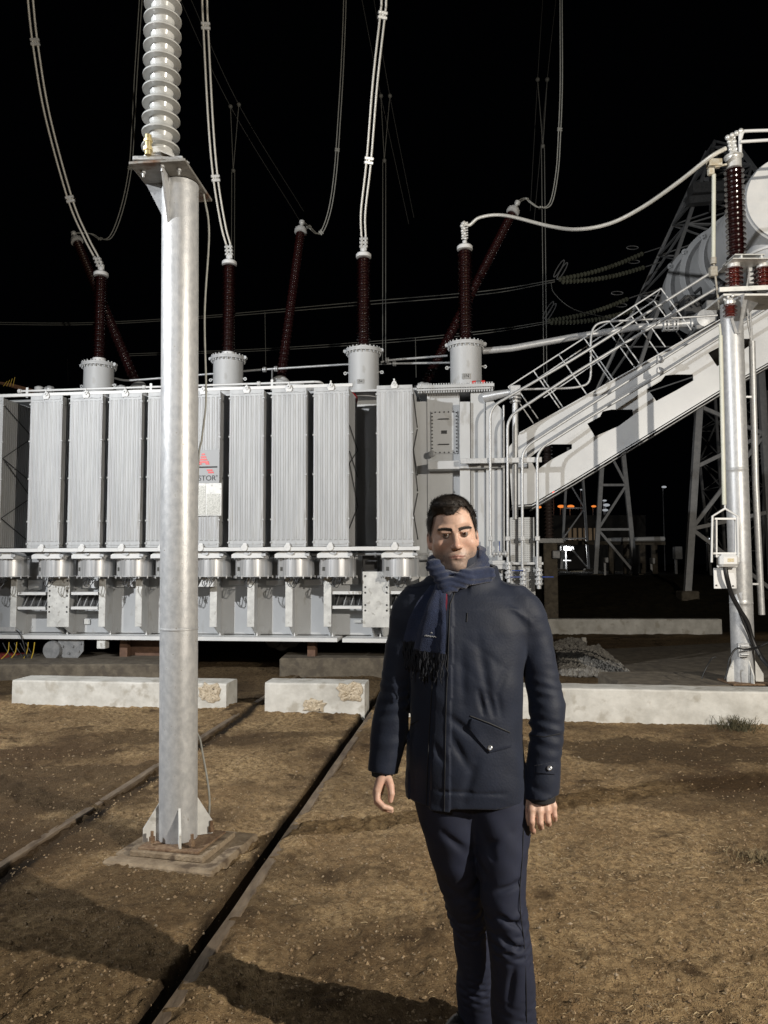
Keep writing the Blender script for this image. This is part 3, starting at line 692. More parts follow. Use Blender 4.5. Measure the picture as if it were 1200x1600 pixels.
# dark motor box between the last two radiators
mb = MB(); p, q = tl(567, 868, .5), tl(590, 897, .5); mb.bbox((p.x, .45, q.z), (q.x, .8, p.z), .01); tb(mb, 'motor_box', DARKM)
mb = MB(); p = tl(470, 866, .12); q = tl(700, 866, .12); mb.tube([(p.x, .30, p.z+.0), (q.x, .30, p.z)], .018, 8)
for k in range(9): 
    x = p.x+(q.x-p.x)*k/8; mb.cyl((x-.012, .30, p.z), (x+.012, .30, p.z), .03, 8)
tb(mb, 'conduit', GALV)
# wheels and steel supports beneath
def bogie(px, dep):
    p = tl(px, 1012, dep); b_ = empty('bogie', (0, 0, 0), parent=T)
    mb = MB(); z = zbase-.06
    mb.prism([(p.x-.20, dep, z), (p.x+.20, dep, z), (p.x+.20, dep, z-.17), (p.x+.10, dep, z-.29), (p.x-.10, dep, z-.29), (p.x-.20, dep, z-.17)], (0, .018, 0)); 
    for dx, dz in ((-.12, -.1), (.04, -.1), (.13, -.17), (-.02, -.2), (.16, -.06)): mb.cyl((p.x+dx, dep-.02, z+dz), (p.x+dx, dep+.01, z+dz), .018, 10)
    tb(mb, 'side_plate', GALVD, b_)
    mb = MB(); mb.lathe([(.05, 0), (.15, 0), (.165, .02), (.165, .11), (.185, .115), (.185, .14), (.05, .15)], (p.x-.14, dep+.03, z-.20), (0, 1, 0), n=30); tb(mb, 'wheel', GALV, b_)
    mb = MB(); mb.lathe([(.02, 0), (.13, 0), (.14, .02), (.14, .06), (.10, .07), (.10, .15), (.14, .16), (.14, .20), (.02, .2)], (p.x-.27, dep-.06, z-.16), (0, 1, 0), n=26); tb(mb, 'guide_roller', GALVD, b_)
    mb = MB(); mb.bbox((p.x+.42, dep-.03, z-.13), (p.x+.55, dep+.1, z), .006); tb(mb, 'jacking_pad', FLNG, b_)
bogie(110, RB+.05); bogie(452, 2.3)
mb = MB()
p, q = tl(187, 1004, RB+.25), tl(198, 1039, RB+.25); mb.box((p.x, RB+.25, .0), (q.x, RB+.35, zbase-.06))
tb(mb, 'support_leg', RUSTP); mb = MB()
p = tl(480, 1004, RB+.25); q = tl(492, 1045, RB+.25); mb.box((p.x, RB+.25, 0), (q.x, RB+.4, zbase-.06))
tb(mb, 'support_leg', RUSTP)
mb = MB(); p, q = tl(200, 1003, RB+.5), tl(240, 1036, RB+.5); mb.box((p.x, RB+.42, q.z), (q.x+.2, RB+.47, zbase-.062))
tb(mb, 'brown_plate', RUSTP)
mb = MB()   # loose cables under the left end
for k, (a, m_) in enumerate(((0, 0), (12, 0), (30, 0), (40, 0))):
    p = tl(a+14, 1002, RB); e_ = tl(a-10+6*k, 1050, RB-.1)
    mb.tube(catmull([p, (p.x-.02, p.y, p.z-.15), ((p.x+e_.x)/2, p.y-.1, (p.z+e_.z)/2-.05), e_, e_+Vector((-.25, 0, -.03))], 6), .007, 6)
tb(mb, 'yellow_cables', ORANGEC)
mb = MB()
for k in range(5):
    a = -6+9*k; p = tl(a+10, 1003, RB+.1); mb.tube(catmull([p, (p.x+.06, p.y, p.z-.1), (p.x+.16, p.y, p.z-.25), (p.x+.17, p.y, p.z-.42)], 5), .009, 6)
p = tl(0, 983, RB-.02); mb.tube(catmull([p, p+Vector((.22, 0, .01)), p+Vector((.36, -.05, -.08)), p+Vector((.44, -.05, -.3)), p+Vector((.44, -.05, -.6))], 6), .009, 6)
tb(mb, 'black_cables', BLACKR)
mb = MB(); p, q = tl(-10, 1015, RB+.3), tl(28, 1029, RB+.3); mb.bbox((p.x, RB+.3, q.z), (q.x, RB+.5, p.z-.05), .006); tb(mb, 'red_box', pmat('dark_red_paint', (.22, .03, .025), None, 5, .6))
mb = MB(); p, q = tl(-5, 978, RB-.05), tl(24, 985, RB-.05); mb.bbox((p.x, RB-.06, q.z), (q.x, RB-.02, p.z), .004); tb(mb, 'terminal_strip', GALV)

# ---- right part of the tank: hatch, cover flange, stiffener boxes
FT = WD+.02
p, q = tl(655, 628, FT), tl(671, 990, FT)
mb = MB(); mb.bbox((p.x-.05, FT-.02, zbase+.01), (q.x, FT+.9, p.z), .004); tb(mb, 'tank_corner', PAINT)
p, q = tl(668, 612, FT), tl(719, 990, FT)
mb = MB(); mb.bbox((p.x, FT-.04, zbase+.02), (q.x+.02, 3.0, p.z), .004); tb(mb, 'tank_face', PAINT)
zc = tl(660, 607, .55).z
p, q = tl(652, 607, .5), tl(773, 607, .5)
mb = MB(); mb.bbox((p.x, .46, zc-.02), (q.x, 3.3, zc+.025), .003); mb.bbox((p.x, .46, zc-.055), (q.x-.05, 3.3, zc-.03), .003)
for k in range(30):
    x = p.x+.03+(q.x-p.x-.06)*k/29; mb.tube([(x, .49, zc-.085), (x, .49, zc+.05)], .011, 6)
tb(mb, 'cover_flange', PAINT)
mb = MB(); mb.bbox((lx0, .75, ztank-.005), (p.x+.02, 3.3, ztank+.03), .003); tb(mb, 'tank_cover', PAINT)
a_, b_ = tl(674, 643, FT-.05), tl(716, 709, FT-.05)
mb = MB(); mb.bbox((a_.x, FT-.062, b_.z), (b_.x, FT-.039, a_.z), .003); hat = tb(mb, 'hatch_cover', PAINT)
mb = MB()
for k in range(12):
    z = b_.z+.03+(a_.z-b_.z-.06)*k/11
    for x in (a_.x+.018, b_.x-.018): mb.bolt((x, FT-.062, z), (0, -1, 0), .011, .014)
for k in range(1, 6):
    x = a_.x+(b_.x-a_.x)*k/6
    for z in (b_.z+.018, a_.z-.018): mb.bolt((x, FT-.062, z), (0, -1, 0), .011, .014)
tb(mb, 'bolts', DARKM, hat)
mb = MB()
for py in (655.5, 695):
    p = tl(686, py, FT-.06); q = tl(702, py, FT-.06); mb.tube([(p.x, FT-.06, p.z), (p.x, FT-.095, p.z), (q.x, FT-.095, p.z), (q.x, FT-.06, p.z)], .006, 6)
p, q = tl(690, 673, FT-.06), tl(699, 678, FT-.06); mb.bbox((p.x, FT-.07, q.z), (q.x, FT-.06, p.z), .002); tb(mb, 'handles', DARKM, hat)
mb = MB(); p = tl(676, 709, FT-.1); mb.sphere(p, .045, 8); mb.tube([p, p+Vector((.0, .1, .05))], .02, 8); mb.lathe([(.02, 0), (.05, 0), (.05, .015), (.02, .02)], p+Vector((0, -.05, -.01)), (0, -1, 0), n=14); tb(mb, 'drain_valve', GALVD)
# stiffener boxes
def prismtl(pts, d0, d1):  # polygon traced on plane d0, extruded back to d1
    q = [tl(a, b_, d0) for a, b_ in pts]; return q, (0, d1-d0, 0)
for nm, pts, d0 in (('stiffener_box', [(719, 628), (735, 628), (735, 992), (719, 992)], .50), ('stiffener_box', [(736, 614), (759, 614), (759, 992), (736, 992)], .56), ('stiffener_box', [(760, 616), (778, 633), (785, 640), (785, 992), (760, 992)], .50)):
    q, off = prismtl(pts, d0, 3.0); q = [Vector((v.x, v.y, max(v.z, zbase+.02))) for v in q]; mb = MB(); mb.prism(q[::-1], off); tb(mb, nm, PAINT)
for a in (672, 717.5):
    pass
q0, q1 = tl(669, 721, .44), tl(720, 733, .44)
mb = MB(); mb.bbox((q0.x, .42, q1.z), (q1.x, FT-.03, q0.z), .004)
q0, q1 = tl(719, 717, .40), tl(789, 731, .40); mb.bbox((q0.x, .40, q1.z), (q1.x, .57, q0.z), .004); tb(mb, 'cross_beam', PAINT)
mb = MB(); q0, q1 = tl(720, 717, .26), tl(847, 723, .26); mb.bbox((q0.x, .24, q1.z), (q1.x, .27, q0.z), .003); tb(mb, 'pipe_bracket', GALV); mb = MB()
q0, q1 = tl(770, 879, .26), tl(849, 883, .26); mb.bbox((q0.x, .24, q1.z), (q1.x, .27, q0.z), .003)
tb(mb, 'pipe_bracket', GALV); mb = MB()
for a in (730, 770): 
    q0 = tl(a, 718, .3); mb.bbox((q0.x-.03, .26, q0.z-.05), (q0.x+.03, .42, q0.z-.02), .003); 
tb(mb, 'bracket_foot', GALV)
mb = MB()
for a in (741, 775):
    q0 = tl(a, 725, .36); mb.tube([(q0.x-.05, .40, q0.z), (q0.x-.05, .34, q0.z-.02), (q0.x+.07, .34, q0.z-.02), (q0.x+.07, .40, q0.z)], .012, 6)
tb(mb, 'handle', DARKM)
# pipes
def pipe(name, pix, r, mat=GALV, n=12, k=6, round_=True):
    pts = [tl(a, b_, d) for a, b_, d in pix]; q = [pts[0]]
    for i in range(1, len(pts)-1):           # rounded corners
        A, B, C_ = pts[i-1], pts[i], pts[i+1]; l1 = min(.16, (A-B).length*.45); l2 = min(.16, (C_-B).length*.45)
        s_, e_ = B+(A-B).normalized()*l1, B+(C_-B).normalized()*l2
        for j in range(k+1):
            t = j/k; q.append(s_*(1-t)**2+B*2*t*(1-t)+e_*t*t)
    q.append(pts[-1]); mb = MB(); mb.tube(q, r, n); return tb(mb, name, mat)
pipe('riser_pipe', [(766.5, 868, .2), (766.5, 637, .2), (900, 560, .2), (1114, 426, .2)], .019)
pipe('riser_pipe', [(793.5, 885, .2), (793.5, 653, .2), (900, 583, .2), (1118, 453, .2)], .019)
pipe('riser_pipe', [(816.5, 892, .2), (816.5, 702, .2), (900, 648, .25), (1040, 560, .3), (1330, 380, .3)], .019)
pipe('riser_pipe', [(840, 892, .2), (840, 704, .2), (905, 663, .25), (1040, 582, .3), (1330, 402, .3)], .019)
pipe('thick_riser', [(805.5, 812, .35), (805.5, 618, .35)], .040)
pipe('thin_pipe', [(787.5, 865, .45), (787.5, 634, .45)], .014)
mb = MB(); p = tl(805.5, 612, .35); mb.bbox((p.x-.075, .28, p.z-.07), (p.x+.075, .42, p.z+.075), .01)
mb.lathe([(.03, 0), (.085, 0), (.085, .02), (.03, .02)], (p.x, .35, p.z-.11), n=16); mb.lathe([(.03, 0), (.075, 0), (.075, .02), (.03, .02)], (p.x, .35, p.z-.16), n=16)
mb.tube([(p.x-.05, .35, p.z-.01), (p.x-.42, .5, p.z-.04)], .07, 12, True, [.045, .075]); tb(mb, 'valve_head', GALV)
pipe('arm_pipe', [(812, 609, .3), (900, 607, .3), (924, 600, .3), (924, 520, .3), (935, 504, .3), (1075, 497, .3), (1122, 494, .3)], .015)
mb = MB()
for (a, b_) in ((1033, 563), (1033, 581)):
    p = tl(a, b_, .29); mb.sphere(p, .05, 7); mb.bbox((p.x-.05, p.y-.04, p.z-.03), (p.x+.0, p.y+.03, p.z+.05), .006); mb.cyl(p+Vector((.01, -.07, 0)), p+Vector((.01, .05, 0)), .022, 8)
tb(mb, 'pipe_clamps', GALV)
# big pipe to the conservator with relay
mb = MB(); q = [tl(755, 549, 1.2), tl(800, 545, 1.2), tl(900, 527, 1.2), tl(1000, 512, 1.2), tl(1038, 509, 1.2)]; mb.tube(q, .05, 16); tb(mb, 'conservator_pipe', GALV)
mb = MB(); p = tl(1038, 509, 1.2); q = tl(1058, 507, 1.2)
for x in (p.x, p.x+.05, q.x-.05, q.x, q.x+.2, q.x+.28, q.x+.33): mb.cyl((x-.012, 1.2, p.z), (x+.012, 1.2, p.z), .10, 18)
mb.cyl((p.x, 1.2, p.z), (q.x+.4, 1.2, p.z+.02), .06, 14)
for k in range(10):
    a = k*.628; mb.tube([(p.x-.02, 1.2+.085*math.cos(a), p.z+.085*math.sin(a)), (q.x+.02, 1.2+.085*math.cos(a), p.z+.085*math.sin(a))], .011, 6)
mb.sphere((q.x+.32, 1.12, p.z+.03), .12, 8); mb.lathe([(.03, 0), (.13, 0), (.13, .03), (.03, .04)], (q.x+.36, 1.02, p.z+.02), (0, -1, 0), n=20); tb(mb, 'gas_relay', GALV)
# radiator-like perforated cabinet with valves below
p, q = tl(797, 809, .34), tl(837, 965, .34)
mb = MB(); mb.bbox((p.x, .34, q.z), (q.x, .75, p.z), .006); cab = tb(mb, 'perforated_cabinet', pmat('cabinet_grey', (.40, .41, .40), (.46, .46, .45), 6, .55))
mb = MB(); nx_, nz_ = 9, 46
for a in range(nx_):
    if a == 4: continue
    for b_ in range(nz_):
        x = p.x+.035+(q.x-p.x-.07)*a/(nx_-1); z = q.z+.03+(p.z-q.z-.06)*b_/(nz_-1); mb.box((x-.010, .3375, z-.004), (x+.010, .3405, z+.004))
tb(mb, 'vent_slots', GALVD, cab)
def valve(px, py, d, hx):
    p = tl(px, py, d); v = empty('valve', (0, 0, 0), parent=T); mb = MB()
    for dz in (-.09, -.03, .03, .09): mb.cyl(p+Vector((0, 0, dz-.012)), p+Vector((0, 0, dz+.012)), .055, 14)
    for dz in (-.06, .06):
        for a in range(4): mb.cyl(p+Vector((.045*math.cos(a*1.57+.7), .045*math.sin(a*1.57+.7), dz-.05)), p+Vector((.045*math.cos(a*1.57+.7), .045*math.sin(a*1.57+.7), dz+.05)), .010, 6)
    mb.cyl(p+Vector((0, 0, -.16)), p+Vector((0, 0, .12)), .03, 10); tb(mb, 'valve_body', GALV, v)
    mb = MB(); mb.bar(p+Vector((.04*hx, -.03, 0)), p+Vector((.19*hx, -.05, 0)), .028, .012); tb(mb, 'lever', BLUE, v)
valve(796, 898, .2, -1) if False else valve(795, 892, .2, 1); valve(818, 902, .2, -1); valve(842, 902, .2, 1)
mb = MB(); p = tl(781, 866, .2)
for a in (772, 781, 790): 
    c_ = tl(a, 866, .2); mb.cyl(c_+Vector((-.012, 0, 0)), c_+Vector((.012, 0, 0)), .045, 12)
mb.cyl(tl(769, 866, .2), tl(794, 866, .2), .022, 10); mb.bbox(tuple(tl(769, 890, .25)), tuple(tl(790, 876, .25)+Vector((0, .2, 0))), .006); tb(mb, 'sampling_valve', GALV)
mb = MB(); mb.bar(p+Vector((0, 0, .03)), p+Vector((0, 0, .17)), .028, .012); tb(mb, 'blue_lever', BLUE)
mb = MB(); p, q = tl(836, 870, .3), tl(844, 888, .3); mb.bbox((p.x, .25, q.z), (q.x+.02, .4, p.z), .008)
for a in (729, 793.5, 816.5, 840, 766.5):
    c_ = tl(a, 842, .2)
    if a > 760: mb.bbox((c_.x-.03, .17, c_.z-.03), (c_.x+.03, .26, c_.z+.03), .004)
tb(mb, 'pipe_straps', GALV)

# ---- front bushings in turrets
def make_turret_bushing(px, ty, by, it, ib, dep=1.35):
    """px centre, turret top/bottom y, insulator top/bottom y"""
    c0 = tl(px, by, dep); z0 = ztank-.02; ztt = tl(px, ty, dep).z; zi0 = tl(px, ib, dep).z; zi1 = tl(px, it, dep).z
    b_ = empty('bushing', (c0.x, dep, 0), parent=T)
    mb = MB(); r = .235
    mb.lathe([(r, z0), (r, ztt-.02), (r-.05, ztt)], (0, 0, 0), n=40); tb(mb, 'turret', PAINT, b_)
    mb = MB(); mb.lathe([(r-.02, ztt-.03), (r+.045, ztt-.028), (r+.045, ztt+.0), (r+.04, ztt+.006), (r+.04, ztt+.028), (.10, ztt+.034)], (0, 0, 0), n=40)
    for k in range(24):
        a = 2*math.pi*k/24; mb.tube([((r+.026)*math.cos(a), (r+.026)*math.sin(a), ztt-.055), ((r+.026)*math.cos(a), (r+.026)*math.sin(a), ztt+.052)], .010, 6)
    for sx in (-1, 1):
        mb.box((sx*(r+.0)-(.0 if sx > 0 else .05), -.01, ztt-.33), (sx*r+(.05 if sx > 0 else 0), .01, ztt-.31)); mb.lathe([(.012, 0), (.028, 0), (.028, .012), (.012, .012)], (sx*(r+.05), -.02, ztt-.33), (0, 1, 0), n=10, caps=False)
        mb.cyl((sx*(r+.05), -.05, ztt+.01), (sx*(r+.05), .02, ztt+.01), .028, 10)
    tb(mb, 'flange', PAINT, b_)
    mb = MB(); mb.lathe([(.115, ztt+.03), (.115, zi0-.035), (.105, zi0-.03), (.105, zi0+.005)], (0, 0, 0), n=30); tb(mb, 'neck', WHITE, b_)
    n_ = int((zi1-zi0)/.046); pt = (zi1-zi0)/n_
    mb = MB(); pr = []
    for k in range(n_):
        z = zi0+k*pt; big = .112 if k % 2 == 0 else .098
        pr += [(.072, z), (.078, z+pt*.25), (big, z+pt*.30), (big, z+pt*.40), (.082, z+pt*.70)]
    pr.append((.072, zi1)); mb.lathe(pr, (0, 0, 0), n=30); tb(mb, 'insulator', BROWN, b_)
    mb = MB(); mb.lathe([(.09, zi1-.002), (.118, zi1+.002), (.118, zi1+.05), (.10, zi1+.07), (.02, zi1+.075)], (0, 0, 0), n=30)
    mb.cyl((0, 0, zi1+.07), (0, 0, zi1+.14), .035, 12); tb(mb, 'cap', WHITE, b_)
    return b_, Vector((c0.x, dep, zi1+.14)), c0.x, ztt
B1, t1, x1, zt1 = make_turret_bushing(154.5, 571, 612, 431, 560, 1.35)
B2, t2, x2, zt2 = make_turret_bushing(357, 561, 605, 414, 551, 1.35)
B3, t3, x3, zt3 = make_turret_bushing(569, 550, 600, 403, 542, 1.2)
B4, t4, x4, zt4 = make_turret_bushing(729, 541, 597, 391, 534, 1.1)
mb = MB(); p, q = tl(738, 596, .82), tl(759, 604.5, .82); mb.bbox((p.x, .78, q.z), (q.x, .9, p.z), .01); redb = tb(mb, 'red_relief_device', RED)
mb = MB(); c_ = (p+q)/2; mb.lathe([(.045, 0), (.05, .01), (.02, .03)], (c_.x, .79, c_.z), (0, -1, 0), n=20); tb(mb, 'dial', GALVD, redb)
mb = MB(); mb.cyl(tl(733, 601, .82), tl(738, 601, .82), .035, 12); tb(mb, 'fitting', WHITE, redb)
def text(name, s, size, mat, M, parent=None, extrude=.001, align='CENTER'):
    cu = bpy.data.curves.new(name, 'FONT'); cu.body = s; cu.size = size; cu.extrude = extrude; cu.align_x = align; cu.align_y = 'CENTER'
    ob_ = bpy.data.objects.new(name, cu); me = None
    col.objects.link(ob_); dg = bpy.context.evaluated_depsgraph_get(); me = bpy.data.meshes.new_from_object(ob_.evaluated_get(dg)); bpy.data.objects.remove(ob_)
    me.transform(M); me.materials.clear(); me.materials.append(mat); o = bpy.data.objects.new(name, me); col.objects.link(o)
    if parent: o.parent = parent
    return o
FACE = Matrix.Rotation(math.pi/2, 4, 'X')        # text standing up, facing -y
INK = pmat('black_ink', (.015, .015, .015), None, 5, .6)
PLG = pmat('grey_label_plate', (.33, .33, .32), None, 5, .5)
def label_plate(px, py, s, dep, wpx=12, hpx=9):
    p = tl(px, py, dep); w_, h_ = wpx/1200*11.3/2, hpx/1200*11.3/2
    mb = MB(); mb.bbox((p.x-w_, dep-.006, p.z-h_), (p.x+w_, dep, p.z+h_), .002); o = tb(mb, 'phase_label', PLG)
    text('lettering', s, h_*1.7, INK, Matrix.Translation((p.x, dep-.008, p.z)) @ FACE, o)
label_plate(729, 588, '1N', .86); label_plate(564, 595.5, '2w', .96, 11, 7)
# terminals on the front bushings
def clamp_term(t, tilt=0.0):
    mb = MB()
    for sx in (-1, 1):
        a = t+Vector((sx*.03, 0, .0)); b_ = a+Vector((tilt*.18, 0, .20)); mb.tube([a, b_], .020, 10)
        for k in range(3):
            c_ = a.lerp(b_, .2+.3*k); mb.bbox((c_.x-.034, c_.y-.03, c_.z-.018), (c_.x+.034, c_.y+.03, c_.z+.018), .006)
            mb.bolt((c_.x, c_.y-.03, c_.z), (0, -1, 0), .010, .02)
    mb.bbox((t.x-.05, t.y-.02, t.z-.03), (t.x+.05, t.y+.02, t.z+.06), .006); return tb(mb, 'terminal_clamp', CASTW)
clamp_term(t1, -.5); clamp_term(t2, -.1); clamp_term(t3, .02)
mb = MB()
for k in range(7): mb.sphere(t4+Vector((.014*(-1)**k-.005*k, 0, .04+.04*k)), .03, 6); mb.cyl(t4+Vector((-.05, 0, .04+.04*k)), t4+Vector((.05, 0, .05+.04*k)), .012, 8)
tb(mb, 'terminal_clamp', CASTW)
# ---- long inclined bushings behind
def inclined(top, bot, r=.092):
    A = tl(*bot); B_ = tl(*top); d = B_-A; L_ = d.length; b_ = empty('inclined_bushing', (0, 0, 0), parent=T)
    n_ = int(L_/.055); pt = L_/n_; pr = []
    for k in range(n_):
        z = k*pt; big = r*(1-.12*k/n_) if k % 2 == 0 else r*.87
        pr += [(r*.68, z), (big, z+pt*.3), (big, z+pt*.42), (r*.72, z+pt*.7)]
    pr.append((r*.68, L_)); mb = MB(); mb.lathe(pr, A, d, n=26); tb(mb, 'insulator', BROWN, b_)
    mb = MB(); mb.lathe([(r*.9, L_-.01), (r*1.25, L_), (r*1.25, L_+.05), (r*.8, L_+.11), (.03, L_+.12), (.03, L_+.2), (.05, L_+.2), (.05, L_+.24), (.03, L_+.25)], A, d, n=28)
    u = d.normalized()
    for k in range(12):
        x_ = u.orthogonal().normalized(); y2 = u.cross(x_); a = k*.5236; c_ = A+d+(x_*math.cos(a)+y2*math.sin(a))*r*1.08+u*.05; mb.cyl(c_, c_+u*.02, .012, 6)
    tb(mb, 'cap', CASTW, b_)
    mb = MB(); mb.lathe([(r*1.3, -.35), (r*1.3, -.1), (r*1.6, -.1), (r*1.6, -.05), (r, 0)], A, d, n=28); tb(mb, 'turret', PAINT, b_)
    return A+d+u*.24
h1 = inclined((122, 377, 3.0), (214, 600, 2.3)); h2 = inclined((471, 363, 3.0), (440, 590, 2.3)); h3 = inclined((802, 333, 3.0), (662, 606, 2.3))
# cross pipes behind
pipe('cover_pipe', [(180, 590, 1.8), (196, 594, 1.8), (253, 590, 1.8), (410, 577, 1.8), (545, 569, 1.8), (704, 567, 1.8)], .018)
pipe('cover_pipe', [(596, 566, 1.7), (606, 563, 1.7), (700, 556, 1.7)], .018)
mb = MB()
for (a, b_, d) in ((414, 577, 1.78), (432, 576, 1.78), (606, 563, 1.68), (617, 568, 1.78)):
    p = tl(a, b_, d); mb.lathe([(.02, -.025), (.045, -.025), (.045, -.005), (.03, 0), (.045, .005), (.045, .025), (.02, .025)], p, (1, 0, 0), n=12)
p = tl(426, 577, 1.78); mb.tube([p, tl(426, 592, 1.2)], .012, 6)
for (a, b_) in ((78, 607), (190, 606), (265, 606), (485, 606), (660, 603), (668, 604)):
    p = tl(a, b_, .9); mb.sphere(p, .06, 6); mb.cyl(p-Vector((.06, 0, 0)), p+Vector((.06, 0, 0)), .045, 10)
tb(mb, 'couplings', GALV)
mb = MB(); 
for (a, b_, w_) in ((62, 607, 12), (464, 602, 20)):
    p = tl(a, b_, 1.0); mb.lathe([(w_*.006, -.06), (w_*.006, .03), (w_*.003, .05)], p, n=20)
tb(mb, 'cover_cap', PAINT)
mb = MB(); p = tl(547, 626, .75); mb.lathe([(.02, 0), (.12, .01), (.13, .05), (.08, .1)], p, (0, -1, 0), n=24); tb(mb, 'red_valve_disc', pmat('deep_red', (.20, .01, .012), None, 5, .5))
# maker's plate behind the post (grey board with red stepped mark and lettering)
p, q = tl(296, 703, -.03), tl(343, 754, -.03)
mb = MB(); mb.bbox((p.x, -.034, q.z), (q.x, -.022, p.z), .002); sg = tb(mb, 'maker_sign', pmat('sign_grey', (.36, .37, .38), None, 5, .5))
mb = MB(); pxm = lambda a, b_: tl(a, b_, -.036)
for (a0, a1, y) in ((315, 321, 709), (314, 323, 713.2), (312.5, 324.5, 717.2), (311, 327, 721.2)):
    u, v = pxm(a0, y-1.3), pxm(a1, y+1.3); mb.prism([(u.x+.008, -.038, u.z), (v.x-.008, -.038, u.z), (v.x, -.038, v.z), (u.x, -.038, v.z)], (0, .003, 0))
for (a0, a1, y) in ((308, 316, 724), (321, 328, 724), (323, 333, 734), (325, 335, 737.5)):
    u, v = pxm(a0, y-1.3), pxm(a1, y+1.3); mb.prism([(u.x, -.038, u.z), (v.x-.01, -.038, u.z), (v.x, -.038, v.z), (u.x+.01, -.038, v.z)], (0, .003, 0))
tb(mb, 'red_mark', RED, sg)
u, v = pxm(300, 728.4), pxm(340, 730); mb = MB(); mb.box((u.x, -.038, v.z), (v.x, -.035, u.z)); tb(mb, 'rule', INK, sg)
c_ = pxm(337.8, 746.5); text('lettering', 'ASTOR', .104, INK, Matrix.Translation((c_.x, -.037, c_.z)) @ FACE, sg, align='RIGHT'); c_ = pxm(339, 743); text('lettering', '®', .03, INK, Matrix.Translation((c_.x, -.037, c_.z)) @ FACE, sg)
p, q = tl(296, 754.5, -.03), tl(346, 805, -.03); mb = MB(); mb.bbox((p.x, -.032, q.z), (q.x, -.022, p.z), .002); pl = tb(mb, 'data_plate_board', FLNG)
DATA = pmat('engraved_plate', (.30, .30, .27), (.55, .54, .50), 60, .5, .3, stretch=(1, 1, 3), lo=.45, hi=.55)
for (a, t, c2, e) in ((309, 758, 321, 803), (323.5, 771, 344, 803)):
    u, v = tl(a, t, -.034), tl(c2, e, -.034); mb = MB(); mb.bbox((u.x, -.037, v.z), (v.x, -.032, u.z), .001); tb(mb, 'data_plate', DATA, pl)

# ---- inclined girder up to the conservator
GD = .62
poly = [(795, 700), (812, 679), (1000, 573.5), (1127, 502), (1210, 455), (1330, 388), (1330, 492), (1210, 563), (1125, 611), (897, 750), (831, 788), (800, 790)]
hexes = [[(828, 716), (845, 702), (862, 695), (894, 695), (894, 702), (862, 719), (838, 736)], [(918, 663), (938, 652), (942, 644), (956, 641), (989, 641), (990, 650), (967, 667), (930, 683)], [(1012, 609), (1033, 597), (1040, 588), (1054, 586.5), (1083, 586.5), (1084, 596), (1058, 611), (1026, 628)], [(1107, 553), (1128, 542), (1135, 533), (1148, 531), (1172, 531), (1173, 541), (1150, 557), (1121, 574)], [(1200, 500), (1220, 488), (1228, 480), (1240, 477), (1270, 477), (1270, 486), (1245, 502), (1214, 519)]]
cu = bpy.data.curves.new('g', 'CURVE'); cu.dimensions = '2D'; cu.fill_mode = 'BOTH'; cu.extrude = .012
for pl_ in [poly]+hexes:
    sp_ = cu.splines.new('POLY'); sp_.points.add(len(pl_)-1); sp_.use_cyclic_u = True
    for i_, (a, b_) in enumerate(pl_): q = tl(a, b_, GD); sp_.points[i_].co = (q.x, q.z, 0, 1)
ob_ = bpy.data.objects.new('g', cu); col.objects.link(ob_); dg = bpy.context.evaluated_depsgraph_get(); me = bpy.data.meshes.new_from_object(ob_.evaluated_get(dg)); bpy.data.objects.remove(ob_)
GIRP = pmat('girder_grey_paint', (.56, .57, .58), (.63, .64, .64), 3, .38, 0, .04, 60, .08, third=(.50, .50, .49), tscale=4, tthr=.62)
me.transform(Matrix.Translation((0, GD, 0)) @ FACE); me.materials.append(GIRP); gird = bpy.data.objects.new('girder_web', me); col.objects.link(gird); gird.parent = T
def along(pts, d0, d1, th, name, mat, dz=0):
    mb = MB(); q = [tl(a, b_, GD) for a, b_ in pts]
    for a, b_ in zip(q[:-1], q[1:]):
        n_ = Vector((-(b_.z-a.z), 0, b_.x-a.x)).normalized()*th
        mb.prism([(a.x, d0, a.z+dz), (b_.x, d0, b_.z+dz), (b_.x+n_.x, d0, b_.z+n_.z+dz), (a.x+n_.x, d0, a.z+n_.z+dz)], (0, d1-d0, 0))
    return tb(mb, name, mat)
along([(812, 679), (1000, 573.5), (1127, 502), (1330, 388)], GD-.05, GD+.55, .014, 'girder_top_flange', GIRP)
along([(800, 792), (831, 790), (897, 752), (1125, 613), (1210, 565), (1330, 494)], GD-.06, GD+.55, -.014, 'girder_bottom_flange', GIRP)
along([(831, 795), (897, 757), (1125, 618), (1330, 500)], GD-.02, GD+.55, -.012, 'girder_edge_pipe', GALVD)
q0, q1 = tl(797, 705, GD+.6), tl(835, 790, GD+.6); mb = MB(); 
q = [tl(a, b_, GD+.55) for a, b_ in poly]; mb.prism([v for v in q], (0, .012, 0)); 
# ladder-like walkway rail behind the girder
mb = MB(); WDp = 1.15
for off in (0, 1):
    a0, b0 = ((795, 605), (1034, 452)) if off == 0 else ((812, 612), (1023, 471))
    u, v = tl(a0[0], a0[1], WDp+.5*off), tl(b0[0], b0[1], WDp+.5*off); mb.tube([u, v], .010, 6)
    for k in range(7):
        p = u.lerp(v, k/6); n_ = Vector((.36, 0, -.56)); mb.tube([p, p+n_*(1.15)], .009, 6)
u, v = tl(1034, 452, WDp), tl(1023, 471, WDp+.5); mb.tube([u, v], .010, 6)
u, v = tl(850, 622, WDp), tl(1050, 490, WDp); mb.tube([u, v], .008, 6)
tb(mb, 'walkway_railing', WHITE)
